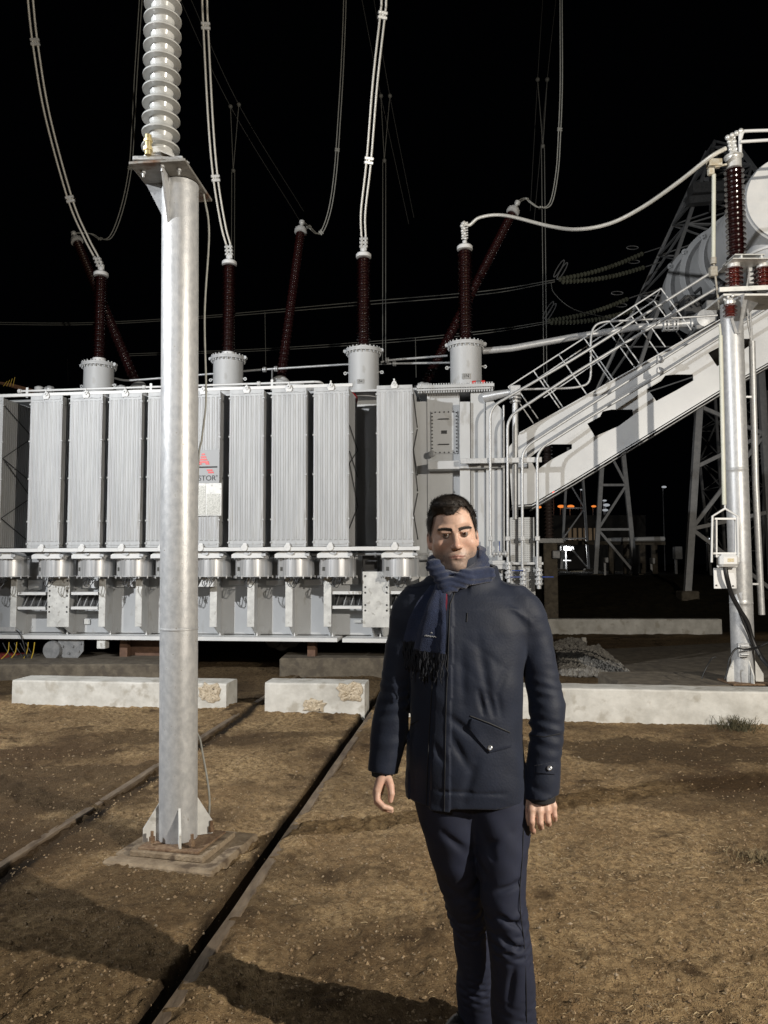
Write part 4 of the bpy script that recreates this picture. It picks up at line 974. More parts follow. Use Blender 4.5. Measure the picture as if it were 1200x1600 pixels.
# ---- conservator vessels
def vessel(cx, cy, rpx, d0, d1, name, mat=PAINT, rim=0, lugs=False):
    """axis along the depth direction of the transformer"""
    A = TI @ P(cx, cy, d0); r = rpx/1200*d0; A.x += 0
    L_ = d1-d0; mb = MB(); pr = [(r*.02, -.015), (r*.93, -.015), (r, .03)]
    if rim: pr = [(r*.02, -.01), (r*.9, -.01), (r*.9, .0), (r, 0), (r, .05), (r*.955, .055)]
    pr += [(r*(.955 if rim else 1), L_-.02), (r*.9, L_)]
    mb.lathe(pr, A, (0, 1, 0), n=72); o = tb(mb, name, mat)
    if rim: mb = MB(); mb.cyl(A-Vector((0, .02, 0)), A-Vector((0, .011, 0)), r*.90, 72); tb(mb, 'end_plate', GALVD, o)
    if lugs:
        mb = MB()
        for a in (152,): 
            c_ = A+Vector((r*math.cos(R(a)), 0, r*math.sin(R(a)))); mb.lathe([(.02, 0), (.055, 0), (.055, .03), (.02, .03)], c_, (0, 1, 0), n=14, caps=False)
        tb(mb, 'lug', mat, o)
    return A, r
A_, r_ = vessel(1240, 312, 74, 9.9, 11.6, 'conservator', PAINT, 0)
mb = MB(); mb.cyl(A_-Vector((0, .03, 0)), A_-Vector((0, .016, 0)), r_*.97, 72); tb(mb, 'end_cover', WHITE)
vessel(1172, 402, 78, 12.0, 12.7, 'conservator_section', PAINT, 1, True); vessel(1146, 428, 82, 12.9, 13.4, 'conservator_section', PAINT, 1, True); vessel(1118, 448, 76, 13.8, 14.3, 'conservator_section', PAINT, 1, True)
mb = MB(); p = TI @ P(1222, 402, 10.4); mb.sphere(p, .46, 14, (1, 1, .8)); tb(mb, 'pressure_dome', PAINT)
mb = MB(); mb.lathe([(.47, 0), (.49, 0), (.49, .03), (.47, .03)], p-Vector((0, 0, .02)), n=40); tb(mb, 'dome_band', WHITE)
mb = MB(); p = TI @ P(1100, 470, 12.2)
for k in range(16): 
    a = p+Vector((random.uniform(-.7, .35), random.uniform(-.3, .3), random.uniform(-.25, .22))); mb.tube(catmull([a, a+Vector((.15, 0, .1)), a+Vector((.3, .05, -.05))], 4), random.uniform(.015, .05), 8)
mb.bbox((p.x-.3, p.y, p.z-.25), (p.x+.3, p.y+.5, p.z+.1), .02); tb(mb, 'pipework', DARKM)
mb = MB(); mb.bbox((tl(1090, 560, 1.0).x, 1.0, tl(1100, 515, 1.0).z), (tl(1400, 560, 1.0).x, 3.5, tl(1100, 508, 1.0).z), .01); 
q0 = tl(1105, 470, 1.6); mb.bbox((q0.x, 1.6, tl(1100, 508, 1.0).z), (q0.x+.15, 1.9, q0.z), .01); tb(mb, 'support_cradle', GALVD)
# left background machinery on the cover
mb = MB()
for k in range(9):
    a = tl(-5+4*k, 596+k*1.1, 1.5); mb.tube(catmull([a, a+Vector((.25, .1, -.03)), a+Vector((.45, .2, -.14))], 4), .02, 6)
tb(mb, 'rusty_pipes', RUST)
mb = MB(); 
for k in range(4): a = tl(6+5*k, 602, 1.3); mb.tube([a, tl(12+4*k, 594-2*k, 1.3)], .004, 6)
tb(mb, 'yellow_cable', ORANGEC)
# ================================================================== CONDUCTORS
def twin(name, pts, sep, r, mat, label, cat='cable', group=None, clamps=(), k=10, up=(0, 0, 1), single=False):
    c_ = catmull(pts, k); o = empty(name, c_[-1], 0, label, cat, group)
    for s in ((0,) if single else (-1, 1)):
        mb = MB(); mb.tube([q+Vector((s*sep/2, s*sep*.25, 0)) for q in c_], r, 8); mb.build('strand', mat, o)
    if clamps:
        for ci in clamps:
            q = c_[min(int(ci*(len(c_)-1)), len(c_)-2)]; t = (c_[min(int(ci*(len(c_)-1)), len(c_)-2)+1]-q).normalized(); x_ = Vector((1, .2, 0)).normalized(); x_ = (x_-t*t.dot(x_)).normalized(); y2 = t.cross(x_)
            M = Matrix(((x_.x, y2.x, t.x, q.x), (x_.y, y2.y, t.y, q.y), (x_.z, y2.z, t.z, q.z), (0, 0, 0, 1)))
            mb = MB(); w_ = sep/2+r*2.2; h_ = r*3.2
            mb.bbox((-w_, -r*1.7, -h_), (w_, r*1.7, -h_*.15), r*.5, M); mb.bbox((-w_, -r*1.7, h_*.15), (w_, r*1.7, h_), r*.5, M); mb.bbox((-w_*.3, -r*1.3, -h_), (w_*.3, r*1.3, h_), r*.5, M)
            mb.build('spacer_clamp', CASTW if mat is CABW else CABD, o)
    return o
W = lambda v: TM @ v
def near(c_, arr): pass
e1 = W(t1)+Vector((-.09, 0, .2)); e2 = W(t2)+Vector((-.02, 0, .2)); e3 = W(t3)+Vector((0, 0, .2)); d_ = e2.y
twin('conductor', [P(44, -90, e1.y-1.4), P(50, 0, e1.y-1.1), P(58, 73, e1.y-.9), P(76, 180, e1.y-.6), P(111, 310, e1.y-.25), P(135, 368, e1.y-.08), e1], .066, .0165, CABW, 'pale twin cable curving down to the leftmost front bushing', group='twin cables to the front bushings', clamps=(.33, .68))
twin('conductor', [P(321, -90, d_-1.5), P(322, 0, d_-1.2), P(323.5, 40, d_-1.0), P(331, 190, d_-.6), P(338.5, 278, d_-.3), P(350, 350, d_-.1), e2], .066, .0165, CABW, 'pale twin cable dropping to the front bushing just right of the steel post', group='twin cables to the front bushings', clamps=(.335, .667))
twin('conductor', [P(603, -90, e3.y-1.5), P(602, 0, e3.y-1.2), P(600, 24, e3.y-1.1), P(588, 130, e3.y-.8), P(578, 251, e3.y-.4), P(569, 330, e3.y-.15), e3], .066, .0165, CABW, 'pale twin cable dropping to the front bushing above the man', group='twin cables to the front bushings', clamps=(.335, .667))
e4 = W(t4)+Vector((-.02, 0, .30))
RD_ = 8.15
twin('jumper_cable', [e4, P(735, 352, e4.y), P(752, 340, e4.y-.1), P(790, 337, e4.y-.3), P(860, 354, e4.y-.9), P(905, 359, 9.9), P(955, 350, 9.5), P(1005, 325, 9.1), P(1060, 287, 8.6), P(1110, 248, RD_+.05), P(1136, 233, RD_)], 0, .024, CABW, 'thick single pale cable sagging from the fourth bushing to the brown surge arrester', single=True)
for hh, pts, cl, lb in ((h1, [(228, -90), (222, 0), (214, 120), (210, 195), (205, 262), (192, 325), (175, 368), (158, 372), (143, 364)], (.45, .78), 'dark twin cable looping down to the leaning bushing at far left'),
                    (h2, [(541, -90), (541, 0), (537, 100), (532, 183), (526, 265), (518, 322), (507, 357), (497, 365), (485, 355)], (.4, .72, .9), 'dark twin cable looping down to the leaning bushing in the middle'),
                    (h3, [(880, -90), (879, 0), (879, 130), (876, 210), (872, 270), (862, 318), (845, 325), (832, 318), (822, 311)], (.33, .66, .88), 'dark twin cable looping down to the leaning bushing right of centre')):
    hw = W(hh); D = hw.y
    twin('back_cable', [P(a, b_, D+.3-.0*i_) for i_, (a, b_) in enumerate(pts)]+[hw], .045, .010, CABD, lb, group='dark cables to the leaning bushings', clamps=cl)
# far droppers and overhead lines (tens of metres behind)
def dropper(a, b_, j, bot, D, label):
    o = empty('line_dropper', P(bot[0], bot[1], D), 0, label, 'cable', 'thin droppers from the far overhead lines'); mb = MB()
    J = P(j[0], j[1], D)
    for q in (a, b_):
        A = P(q[0], q[1], D); mb.tube([A, J], .011, 6)
    for s in (-.04, .04): mb.tube([J+Vector((s, 0, 0)), P(bot[0], bot[1], D)+Vector((s, 0, 0))], .011, 6)
    mb.build('strands', CABD, o); mb = MB()
    for q in (a, b_, j): mb.sphere(P(q[0], q[1], D), .06, 6)
    mb.build('clamps', CABD, o)
dropper((362, 166), (375, 163), (366, 266), (364, 606), 20, 'thin dark twin dropper just right of the steel post')
dropper((597, 150), (611, 150), (602, 251), (601, 566), 20, 'thin dark twin dropper right of the middle bushing')
dropper((842, 125), (857, 125), (850, 229), (853, 600), 20, 'thin dark twin dropper left of the lattice tower')
def wire(name, pts, r, label, group='thin overhead wires', mat=CABD):
    mb = MB(); mb.tube(catmull(pts, 6), r, 6); tag(mb.build(name, mat), label, 'wire', group)
DK = pmat('dull_wire', (.10, .10, .095), None, 8, .7)
for (a, b_, c_) in (((280, -10), (362, 166), (470, 345)), ((297, -10), (375, 163), (476, 330))):
    wire('overhead_wire', [P(*a, 19), P(*b_, 20), P(*c_, 23)], .010, 'faint wire meeting the %s joint of the dropper right of the post' % ('left' if b_[0] == 362 else 'right'), mat=DK)
for (a, b_, c_) in (((566, -10), (597, 150), (640, 350)), ((585, -10), (611, 150), (648, 340))):
    wire('overhead_wire', [P(*a, 19), P(*b_, 20), P(*c_, 23)], .010, 'faint wire meeting the %s joint of the dropper above the middle bushing' % ('left' if b_[0] == 597 else 'right'), mat=DK)
for (a, b_, c_) in (((851, -10), (842, 125), (830, 330)), ((872, -10), (857, 125), (836, 345))):
    wire('overhead_wire', [P(*a, 19), P(*b_, 20), P(*c_, 23)], .010, 'faint wire meeting the %s joint of the dropper left of the tower' % ('left' if b_[0] == 842 else 'right'), mat=DK)
for pts in ([(-20, 502), (140, 503), (320, 493), (560, 472), (760, 455), (868, 438)], [(-20, 505), (140, 506), (320, 496), (560, 477), (760, 460), (868, 441)]):
    wire('overhead_wire', [P(a, b_, 24) for a, b_ in pts], .014, '%s wire of the upper close pair crossing behind all the bushings' % ('upper' if pts[0][1] == 502 else 'lower'))
for pts in ([(200, 552), (400, 545), (600, 532), (760, 517), (862, 502)], [(200, 555), (400, 548), (600, 536), (760, 521), (862, 505)]):
    wire('overhead_wire', [P(a, b_, 24) for a, b_ in pts], .012, '%s wire of the lower close pair crossing behind the bushings' % ('upper' if pts[0][1] == 552 else 'lower'))
for (a, b_, c_) in (((415, 487), (416, 570), 'between the second front bushing and the leaning middle one'), ((650, 528), (651, 590), 'between the two rightmost front bushings'), ((106, 560), (107, 600), 'left of the leftmost front bushing')):
    wire('short_dropper', [P(*a, 24), P(*b_, 24)], .012, 'short vertical wire hanging '+c_, 'short wires behind the bushings')
# strain insulator strings with arcing horns
INSG = pmat('greenish_glass_discs', (.12, .125, .09), (.17, .17, .125), 10, .3)
def string(a, b_, D, label):
    A, B_ = P(*a, D), P(*b_, D+1.5); o = empty('insulator_string', A, 0, label, 'insulator string', 'strain insulator strings'); mb = MB()
    d = B_-A; L_ = d.length; n_ = int(L_/.15); pr = []
    pts = [A+d*t-Vector((0, 0, .12*math.sin(math.pi*t))) for t in np.linspace(0, 1, n_+1)]
    for i_ in range(n_):
        mb.lathe([(.02, 0), (.075, .01), (.08, .035), (.03, .07), (.02, .14)], pts[i_], pts[i_+1]-pts[i_], n=10)
    mb.build('discs', INSG, o)
    mb = MB(); x0 = A+Vector((0, 0, .1)); mb.tube([x0+Vector((.08*math.cos(t), 0, .28+.30*math.sin(t))) @ Matrix.Rotation(0, 3, 'X') if False else x0+Vector((.07*math.cos(t)+.16*math.sin(t), 0, .25+.28*math.sin(t))) for t in np.linspace(0, 6.28, 20)], .018, 6)
    x0 = B_+Vector((-.4, 0, .0)); mb.tube([x0+Vector((.2*math.cos(t), 0, .18+.06*math.sin(t))) for t in np.linspace(0, 6.28, 16)], .015, 6)
    mb.tube([B_, B_+Vector((.6, 0, .2))], .02, 6); mb.build('arcing_horn', GALVD, o)
string((875, 437), (1008, 396), 24, 'uppermost greenish insulator string left of the lattice tower'); string((880, 441), (1010, 418), 24, 'second greenish insulator string from the top left of the tower')
string((858, 502), (984, 467), 24, 'third greenish insulator string from the top, above the walkway'); string((862, 505), (990, 486), 24, 'lowest greenish insulator string, just above the walkway railing')
wire('jumper_loop', [P(862, 442, 24), P(868, 460, 24), P(900, 485, 24), P(960, 500, 25), P(1000, 520, 26)], .012, 'dark loop of wire hanging below the insulator strings')

# ================================================================== LATTICE TOWERS
TOW = pmat('tower_galvanised', (.34, .345, .35), (.44, .44, .44), 8, .55, .2)
TOWD = pmat('tower_dull_steel', (.50, .51, .52), (.60, .60, .60), 8, .55, .2)
def lattice(name, base, top, bw, tw_, nb, bar, mat, label, rot=0.0, depthb=None, group=None):
    """four-legged tapering lattice mast"""
    o = empty(name, base, 0, label, 'lattice tower', group); base, top = Vector(base), Vector(top); db = depthb or bw
    cr = [(-1, -1), (1, -1), (1, 1), (-1, 1)]
    def pt(k, t):
        sx, sy = cr[k]; w_ = bw*(1-t)+tw_*t; d2 = db*(1-t)+tw_*t; c_ = base.lerp(top, t)
        x, y = sx*w_/2, sy*d2/2; return c_+Vector((x*math.cos(rot)-y*math.sin(rot), x*math.sin(rot)+y*math.cos(rot), 0))
    for k in range(4):
        mb = MB(); mb.bar(pt(k, 0), pt(k, 1), bar*1.5, bar*1.5, (0, 1, 0)); mb.build('leg', mat, o)
    mb = MB(); ts = [0]; g = .86
    w_ = 1.0; acc = [w_]
    for j in range(nb-1): w_ *= (tw_/bw)**(1/nb) if bw > tw_ else 1; acc.append(w_)
    tot = sum(acc); s_ = 0
    for a in acc: s_ += a; ts.append(s_/tot)
    for j in range(nb):
        for k in range(4):
            k2 = (k+1) % 4
            if j: mb.bar(pt(k, ts[j]), pt(k2, ts[j]), bar, bar*.6)
            if (j+k) % 2: mb.bar(pt(k, ts[j]), pt(k2, ts[j+1]), bar, bar*.6)
            else: mb.bar(pt(k2, ts[j]), pt(k, ts[j+1]), bar, bar*.6)
            if nb > 4 and j > 1: mb.bar(pt(k, ts[j+1]).lerp(pt(k2, ts[j]), .0), pt(k2, ts[j]), bar*.7, bar*.5)
    mb.build('bracing', mat, o); return o
b0 = P(1140, 620, 27); t0 = P(1127, 230, 27); tw0 = lattice('lattice_tower', (b0.x, 27, b0.z), (t0.x, 27, t0.z), 8.6, .7, 9, .075, TOWD, 'tall tapering lattice tower rising behind the cylindrical conservator tanks', depthb=6)
wst = lattice('waist', (P(1150, 900, 27).x, 27, .9), (b0.x, 27, b0.z-.02), 1.2, 1.8, 6, .05, pmat('dim_tower_steel', (.10, .10, .10), (.16, .16, .16), 8, .6), 'x')
for ch in list(wst.children):
    ch.parent = tw0; ch.name = 'waist_'+ch.name.split('.')[0]
    off = Vector(wst.location)-Vector(tw0.location)
    for v_ in ch.data.vertices: v_.co += off
bpy.data.objects.remove(wst)
mb = MB(); a, b_ = P(1080, 300, 25.5), P(1135, 296, 25.5); mb.bar(a, b_, .5, .35); a, b_ = P(1076, 316, 25.5), P(1130, 312, 25.5); mb.bar(a, b_, .3, .25)
a = P(1110, 232, 25.5); mb.bar(P(1114, 330, 25.5), P(1114, 234, 25.5), .18, .12, (1, 0, 0)); tag(mb.build('tower_platform', GALVD), 'grey beam platform near the top of the tall lattice tower', 'beam')
def aframe(name, L0, L1, R0, R1, D, bar, mat, label, bays=3, foot=True):
    A0, A1, B0, B1_ = P(*L0, D), P(*L1, D), P(*R0, D), P(*R1, D); o = empty(name, (A0+B0)/2, 0, label, 'gantry', 'lattice A-frames beyond the bund'); back = Vector((.0, 1.6, 0))
    for (p, q) in ((A0, A1), (B0, B1_), ):
        mb = MB(); mb.bar(p, q, bar*1.25, bar, (0, 1, 0)); mb.build('leg', mat, o)
    mb = MB()
    for j in range(bays):
        t0_, t1_ = j/bays, (j+1)/bays
        if j: mb.bar(A0.lerp(A1, t0_), B0.lerp(B1_, t0_), bar*.7, bar*.5, (0, 1, 0))
        p, q = (A0.lerp(A1, t0_), B0.lerp(B1_, t1_)) if j % 2 else (B0.lerp(B1_, t0_), A0.lerp(A1, t1_))
        mb.bar(p, q, bar*.7, bar*.5, (0, 1, 0))
    mb.build('bracing', mat, o); mb = MB()
    if foot:
        for p in (A0, B0): mb.bbox((p.x-.25, p.y-.25, p.z-1.2), (p.x+.25, p.y+.25, p.z+.01), .03)
        mb.build('footing', CONCD, o)
aframe('gantry_leg', (1074, 925), (1093, 636), (1208, 925), (1188, 560), 22, .15, TOW, 'broad pale A-frame standing behind the round post on the right', 3)
aframe('gantry_leg', (930, 898), (943, 690), (993, 898), (972, 690), 30, .13, TOW, 'narrow A-frame with crossed bars in the dark between man and right post', 3)
aframe('gantry_leg', (877, 890), (888, 700), (920, 890), (908, 700), 42, .10, TOWD, 'faint distant A-frame above the bright yard lamp', 4)
# thin column with ribbed insulator at left of the gap
c_ = P(859, 928, 19); cl = empty('equipment_column', (c_.x, c_.y, .3), 0, 'dim concrete column with a ribbed insulator right of the perforated cabinet', 'column')
mb = MB(); mb.bbox((c_.x-.17, c_.y-.17, .2), (c_.x+.17, c_.y+.17, P(859, 842, 19).z), .02); mb.build('column', CONCD, cl)
zt = P(859, 842, 19).z; mb = MB(); mb.bbox((c_.x-.32, c_.y-.2, zt-.12), (c_.x+.32, c_.y+.2, zt), .01); mb.bbox((c_.x+.02, c_.y-.28, zt-.5), (c_.x+.22, c_.y-.17, zt-.3), .02); mb.build('head_plate', GALVD, cl)
mb = MB(); mb.lathe(shed_profile(.08, .13, .09, 26, zt), (c_.x, c_.y, 0), n=16); mb.build('insulator', pmat('dim_brown', (.07, .05, .045), None, 8, .4), cl)
# ---- far yard: bus supports, cabinets, lamps, building
o = empty('bus_support', P(900, 845, 40), 0, 'long white pipe on low concrete posts in the distance', 'bus pipe'); mb = MB()
mb.tube([P(945, 845, 34), P(1038, 843, 34)], .11, 10); mb.build('pipe', WHITE, o); mb = MB()
for a in (955, 978, 1003, 1022): p, q = P(a, 850, 34), P(a, 890, 34); mb.bbox((p.x-.12, 33.9, q.z-.5), (p.x+.12, 34.1, p.z), .02)
mb.bar(P(870, 849, 34), P(1038, 850, 34), .3, .15); mb.build('posts', CONCD, o)
for k, (a, b_, c2, e, lb) in enumerate(((946, 872, 951, 880, 'small pale box on a distant post, left one'), (981, 874, 989, 884, 'small pale box on a distant A-frame leg'), (1055, 855, 1067, 875, 'dim cabinet far away left of the right post'), (1020, 873, 1024, 882, 'tiny white sign on a distant post'), (852, 857, 866, 864, 'small pale box beside the perforated cabinet'))):
    p, q = P(a, b_, 31), P(c2, e, 31); mb = MB(); mb.bbox((p.x, 31, q.z), (q.x, 31.3, p.z), .02); mb.bar(((p.x+q.x)/2, 31.35, .6), ((p.x+q.x)/2, 31.35, p.z), .08, .08); tag(mb.build('equipment_box', WHITE if k != 2 else GALVD), lb, 'equipment box')
bl = empty('substation_building', P(900, 860, 75), 0, 'dim low building with pale upright panels in the far dark', 'building')
mb = MB(); p, q = P(862, 806, 75), P(1010, 868, 75); mb.box((p.x, 75, .5), (q.x, 80, p.z)); mb.build('wall', pmat('dim_wall', (.10, .095, .085), (.14, .13, .12), 1, .9), bl)
WARM = emat('dim_panel_glow', (1, .72, .45), .04)  # pale wall panels kept visible by a faint added glow
for k in range(6): 
    a = 888+8*k; p, q = P(a, 826, 74.9), P(a+5, 845, 74.9); mb = MB(); mb.box((p.x, 74.85, q.z), (q.x, 74.95, p.z)); mb.build('glow_panel', WARM, bl)
ORL = emat('orange_lamp_glow', (1, .28, .05), .9); WHL = emat('white_lamp_glow', (.9, .95, 1), 1.4); WHD = emat('dim_lamp_glow', (.9, .95, 1), .35); RDL = emat('red_lamp_glow', (1, .08, .04), 2.0)
for k, (a, b_, s_, m_, lb) in enumerate(((841, 793, .16, ORL, 'orange lamp just right of the riser pipes'), (877, 792, .17, ORL, 'bright orange lamp, first of the close pair'), (892, 792, .17, ORL, 'bright orange lamp, second of the close pair'), (928, 792, .12, ORL, 'small orange lamp behind the narrow A-frame'), (866, 770, .09, RDL, 'tiny red lamp above the orange lamps'), (945, 783, .10, WHD, 'small white lamp beside the narrow A-frame'), (948, 790, .16, WHD, 'small white lamp lower beside the narrow A-frame'), (1038, 762, .12, WHD, 'small white lamp right of the narrow A-frame'), (1005, 812, .10, WHL, 'tiny white lamp, low and right of the A-frame'), (999, 811, .08, WHL, 'tiny white lamp beside another, low right of the A-frame'), (946, 798, .14, WHD, 'small lamp behind the narrow A-frame bars'), (1106, 843, .10, WHL, 'tiny white lamp left of the right post'), (909, 766, .08, WHD, 'faint tiny lamp above the distant A-frame'))):
    p = P(a, b_, 88); lp = empty('distant_lamp', p, 0, lb, 'lamp', 'lamps far beyond the yard'); mb = MB(); mb.sphere(p, s_*1.3, 6, (1, 1, 1)); 
    for i_ in range(mb.n): q = mb.v[i_]; mb.v[i_] = (p.x+(q[0]-p.x)*1.9, q[1], p.z+(q[2]-p.z)*.8)
    mb.build('lens', m_, lp); mb = MB(); mb.tube([(p.x, p.y+.4, .5), (p.x, p.y+.4, p.z)], .06, 6); mb.build('pole', TOWD, lp)
p = P(884, 858, 45); yl = empty('yard_lamp', (p.x, p.y, 1.0), 0, 'bright white yard floodlight on a short post, glaring in the distance', 'lamp')
mb = MB(); mb.tube([(p.x, p.y, .9), (p.x, p.y, p.z)], .05, 8); mb.tube([(p.x-.3, p.y, p.z-.7), (p.x+.3, p.y, p.z-.7)], .04, 6); mb.build('pole', TOW, yl)
mb = MB(); mb.bbox((p.x-.42, p.y-.35, p.z-.12), (p.x+.42, p.y+.1, p.z+.14), .05, ); mb.build('housing', GALVD, yl)
mb = MB(); M = Matrix.Translation((p.x, p.y-.36, p.z)) @ Matrix.Rotation(R(0), 4, 'Y'); mb.prism([M @ Vector(v) for v in ((-.22, 0, .0), (-.16, 0, .10), (-.05, 0, .13), (.26, 0, .0), (.2, 0, -.07), (-.16, 0, -.07))], (0, -.05, 0)); mb.build('lens', emat('yard_lamp_glow', (.93, .97, 1), 25), yl)
dl = bpy.data.lights.new('yard_lamp_light', 'POINT'); dl.energy = 160; dl.shadow_soft_size = .3; ol = bpy.data.objects.new('yard_lamp_light', dl); col.objects.link(ol); ol.location = (p.x, p.y-.7, p.z); 
p2 = P(880, 800, 60); mb = MB(); mb.bar((p2.x, 60, 1.0), (p2.x, 60, P(880, 795, 60).z), .14, .10, (0, 1, 0)); tag(mb.build('pale_post', WHITE), 'thin pale post standing below the orange lamps', 'post')

# ================================================================== RIGHT POST WITH ARRESTER
q0 = P(1155, 1062, RD_+.35); RP = Vector((q0.x, RD_+.25, .30))
pc = lambda px, py, d=0: P(px, py, RP.y+d)
rp = empty('steel_post', RP, 0, 'round galvanised steel post standing behind the kerb on the right', 'steel post')
top = pc(1144, 478); ztop = top.z
mb = MB(); pr = []
zb0 = RP.z
mb2 = [(.118, zb0+.02), (.118, 1.12), (.118, 1.152), (.121, 1.156), (.121, 1.164), (.118, 1.168), (.118, 1.20), (.118, 2.57), (.118, 2.602), (.121, 2.606), (.121, 2.614), (.118, 2.618), (.118, 2.65), (.118, ztop)]
mb.lathe([(r, z) for r, z in mb2], (RP.x, RP.y, 0), n=40)
mb.build('tube', GALV, rp)
mb = MB(); mb.bbox((RP.x-.2, RP.y-.2, zb0), (RP.x+.2, RP.y+.2, zb0+.02), .003); mb.build('base_plate', RUSTD, rp)
for a in (190, 350, 275):
    c_, s_ = math.cos(R(a)), math.sin(R(a)); q = lambda r, z: Vector((RP.x+c_*r, RP.y+s_*r, z)); t_ = Vector((-s_, c_, 0))*.006
    mb = MB(); mb.prism([q(.112, zb0+.02)-t_, q(.20, zb0+.02)-t_, q(.20, zb0+.10)-t_, q(.112, zb0+.26)-t_], t_*2); mb.build('gusset', FLNG, rp)
xa = RP.x; ya = RP.y
mb = MB()  # flared head: two triangular cheeks and plates
mb.prism([(xa-.10, ya-.14, ztop+.02), (xa+.0, ya-.30, ztop+.02), (xa+.0, ya-.12, ztop-.38)], (.012, .0, 0)); mb.prism([(xa-.14, ya-.12, ztop+.02), (xa+.12, ya-.12, ztop+.02), (xa+.03, ya-.12, ztop-.36), (xa-.03, ya-.12, ztop-.36)], (0, -.012, 0))
mb.prism([(xa+.10, ya-.14, ztop+.02), (xa+.30, ya-.02, ztop+.02), (xa+.10, ya-.02, ztop-.2)], (0, .012, 0)); mb.build('head_gusset', GALVD, rp)
z2 = pc(1150, 463).z
mb = MB(); mb.bbox((xa-.20, ya-.26, ztop+.015), (xa+.50, ya+.22, ztop+.04), .004); mb.bar((xa-.22, ya-.2, ztop+.10), (xa+.5, ya-.2, ztop+.13), .03, .05); mb.build('lower_plate', FLNG, rp)
ar = empty('surge_arrester', (xa, ya-.05, ztop+.04), 0, 'tall dark brown ribbed surge arrester standing on the right post', 'surge arrester')
def redins(px, zlo, zhi, par, r0=.05, r1=.095, n_=5, mat=REDBR, dy=-.1):
    x = pc(px, 440).x; mb = MB(); mb.lathe(shed_profile(r0, r1, (zhi-zlo)/n_, n_, zlo), (x, ya+dy, 0), n=28); mb.build('foot_insulator', mat, par)
    mb = MB(); mb.lathe([(r0*1.3, zlo-.02), (r0*1.3, zlo+.01)], (x, ya+dy, 0), n=16); mb.lathe([(r0*1.3, zhi-.01), (r0*1.3, zhi+.03)], (x, ya+dy, 0), n=16); mb.build('end_fitting', CASTW, par)
zf0, zf1 = pc(1142, 459).z, pc(1142, 424).z
redins(1142, zf0, zf1, ar); redins(1187, zf0, zf1, ar); 
zp0, zp1 = pc(1150, 420).z, pc(1150, 409).z
mb = MB(); xl_, xr_ = pc(1130, 415).x, pc(1186, 415).x; mb.bbox((xl_, ya-.26, zp0), (xr_, ya+.15, zp0+.012), .003); mb.bbox((xl_+.05, ya-.2, zp1-.012), (xr_-.02, ya+.12, zp1), .003); mb.bbox((xl_+.12, ya-.19, zp0+.012), (xl_+.14, ya+.12, zp1-.012), .003); mb.bbox((xr_-.06, ya-.19, zp0+.012), (xr_-.04, ya+.12, zp1-.012), .003); mb.build('pedestal_plate', FLNG, ar)
xs_ = pc(1147, 330).x; zs0, zs1 = zp1, pc(1147, 268).z
n_ = 17; mb = MB(); pr = []; pt = (zs1-zs0)/n_
mb.lathe(shed_profile(.072, .108, pt, n_, zs0), (xs_, ya-.05, 0), n=36); mb.build('sheds', BROWN, ar)
mb = MB(); mb.lathe([(.07, zs1-.005), (.082, zs1), (.082, zs1+.10), (.088, zs1+.12), (.10, zs1+.125), (.10, zs1+.14), (.03, zs1+.15)], (xs_, ya-.05, 0), n=30)
for k in range(5):
    for s_ in (-1, 1): mb.sphere((xs_+s_*.028-.006*k, ya-.06, zs1+.17+.045*k), .026, 6)
mb.cyl((xs_, ya-.05, zs1+.14), (xs_-.02, ya-.05, zs1+.38), .02, 10)
for k in range(4): mb.sphere((xs_-.08+.05*k, ya-.1, zs1+.33+.025*k), .03, 6)
mb.build('cap', CASTW, ar)
mb = MB(); zc_ = zs1+.14
mb.tube(catmull([(xs_+.055, ya-.1, zc_), (xs_+.06, ya-.1, zc_+.25), pc(1159, 218, -.1), pc(1163, 208, -.1), pc(1175, 206, -.1), pc(1260, 204, -.1), pc(1400, 200, -.1)], 6), .018, 10)
mb.tube([pc(1158, 223, -.15), pc(1260, 217, -.15), pc(1400, 209, -.15)], .018, 10); mb.build('busbar_pipes', WHITE, ar)
# earthing rod, its small insulator and fittings on the left side of the arrester
rod = empty('earthing_rod', pc(1117, 505, -.15), 0, 'long pale greenish rod hanging left of the surge arrester', 'rod')
RODP = pmat('pale_green_rod', (.55, .56, .47), (.62, .62, .54), 6, .4)
mb = MB(); mb.cyl(pc(1117, 274, -.1), pc(1116, 408, -.1), .022, 14); mb.build('upper_tube', RODP, rod)
mb = MB(); mb.cyl(pc(1116, 408, -.1), pc(1125, 484, -.1), .011, 8); mb.cyl(pc(1116, 404, -.1), pc(1116, 414, -.1), .032, 12); mb.bbox(tuple(pc(1112, 432, -.12)), tuple(pc(1119, 420, -.05)), .01); mb.build('lower_link', pmat('worn_link', (.28, .25, .20), (.4, .38, .33), 30, .6), rod)
mb = MB(); a = pc(1112, 268, -.1); mb.bbox((a.x-.03, a.y-.03, a.z-.05), (a.x+.035, a.y+.03, a.z+.025), .008); mb.cyl(pc(1119, 262, -.1), pc(1137, 258, -.1), .012, 8); mb.bbox(tuple(pc(1110, 259, -.13)), tuple(pc(1125, 255, -.04)), .004); mb.build('hook_bracket', pmat('stained_bracket', (.45, .38, .26), (.62, .60, .52), 20, .6), rod)
zl0, zl1 = pc(1126, 508).z, pc(1126, 489).z; xq = pc(1126, 500).x
mb = MB(); mb.lathe(shed_profile(.045, .075, (zl1-zl0)/3, 3, zl0), (xq, ya-.25, 0), n=26); mb.build('small_insulator', REDBR, rod)
mb = MB(); mb.lathe([(.05, zl1), (.055, zl1+.03), (.03, zl1+.07)], (xq, ya-.25, 0), n=18)
for k in range(6): mb.sphere((xq+.05*math.cos(k), ya-.25+.05*math.sin(k), zl1+.03+.01*k), .018, 5)
mb.build('clamp', CASTW, rod)
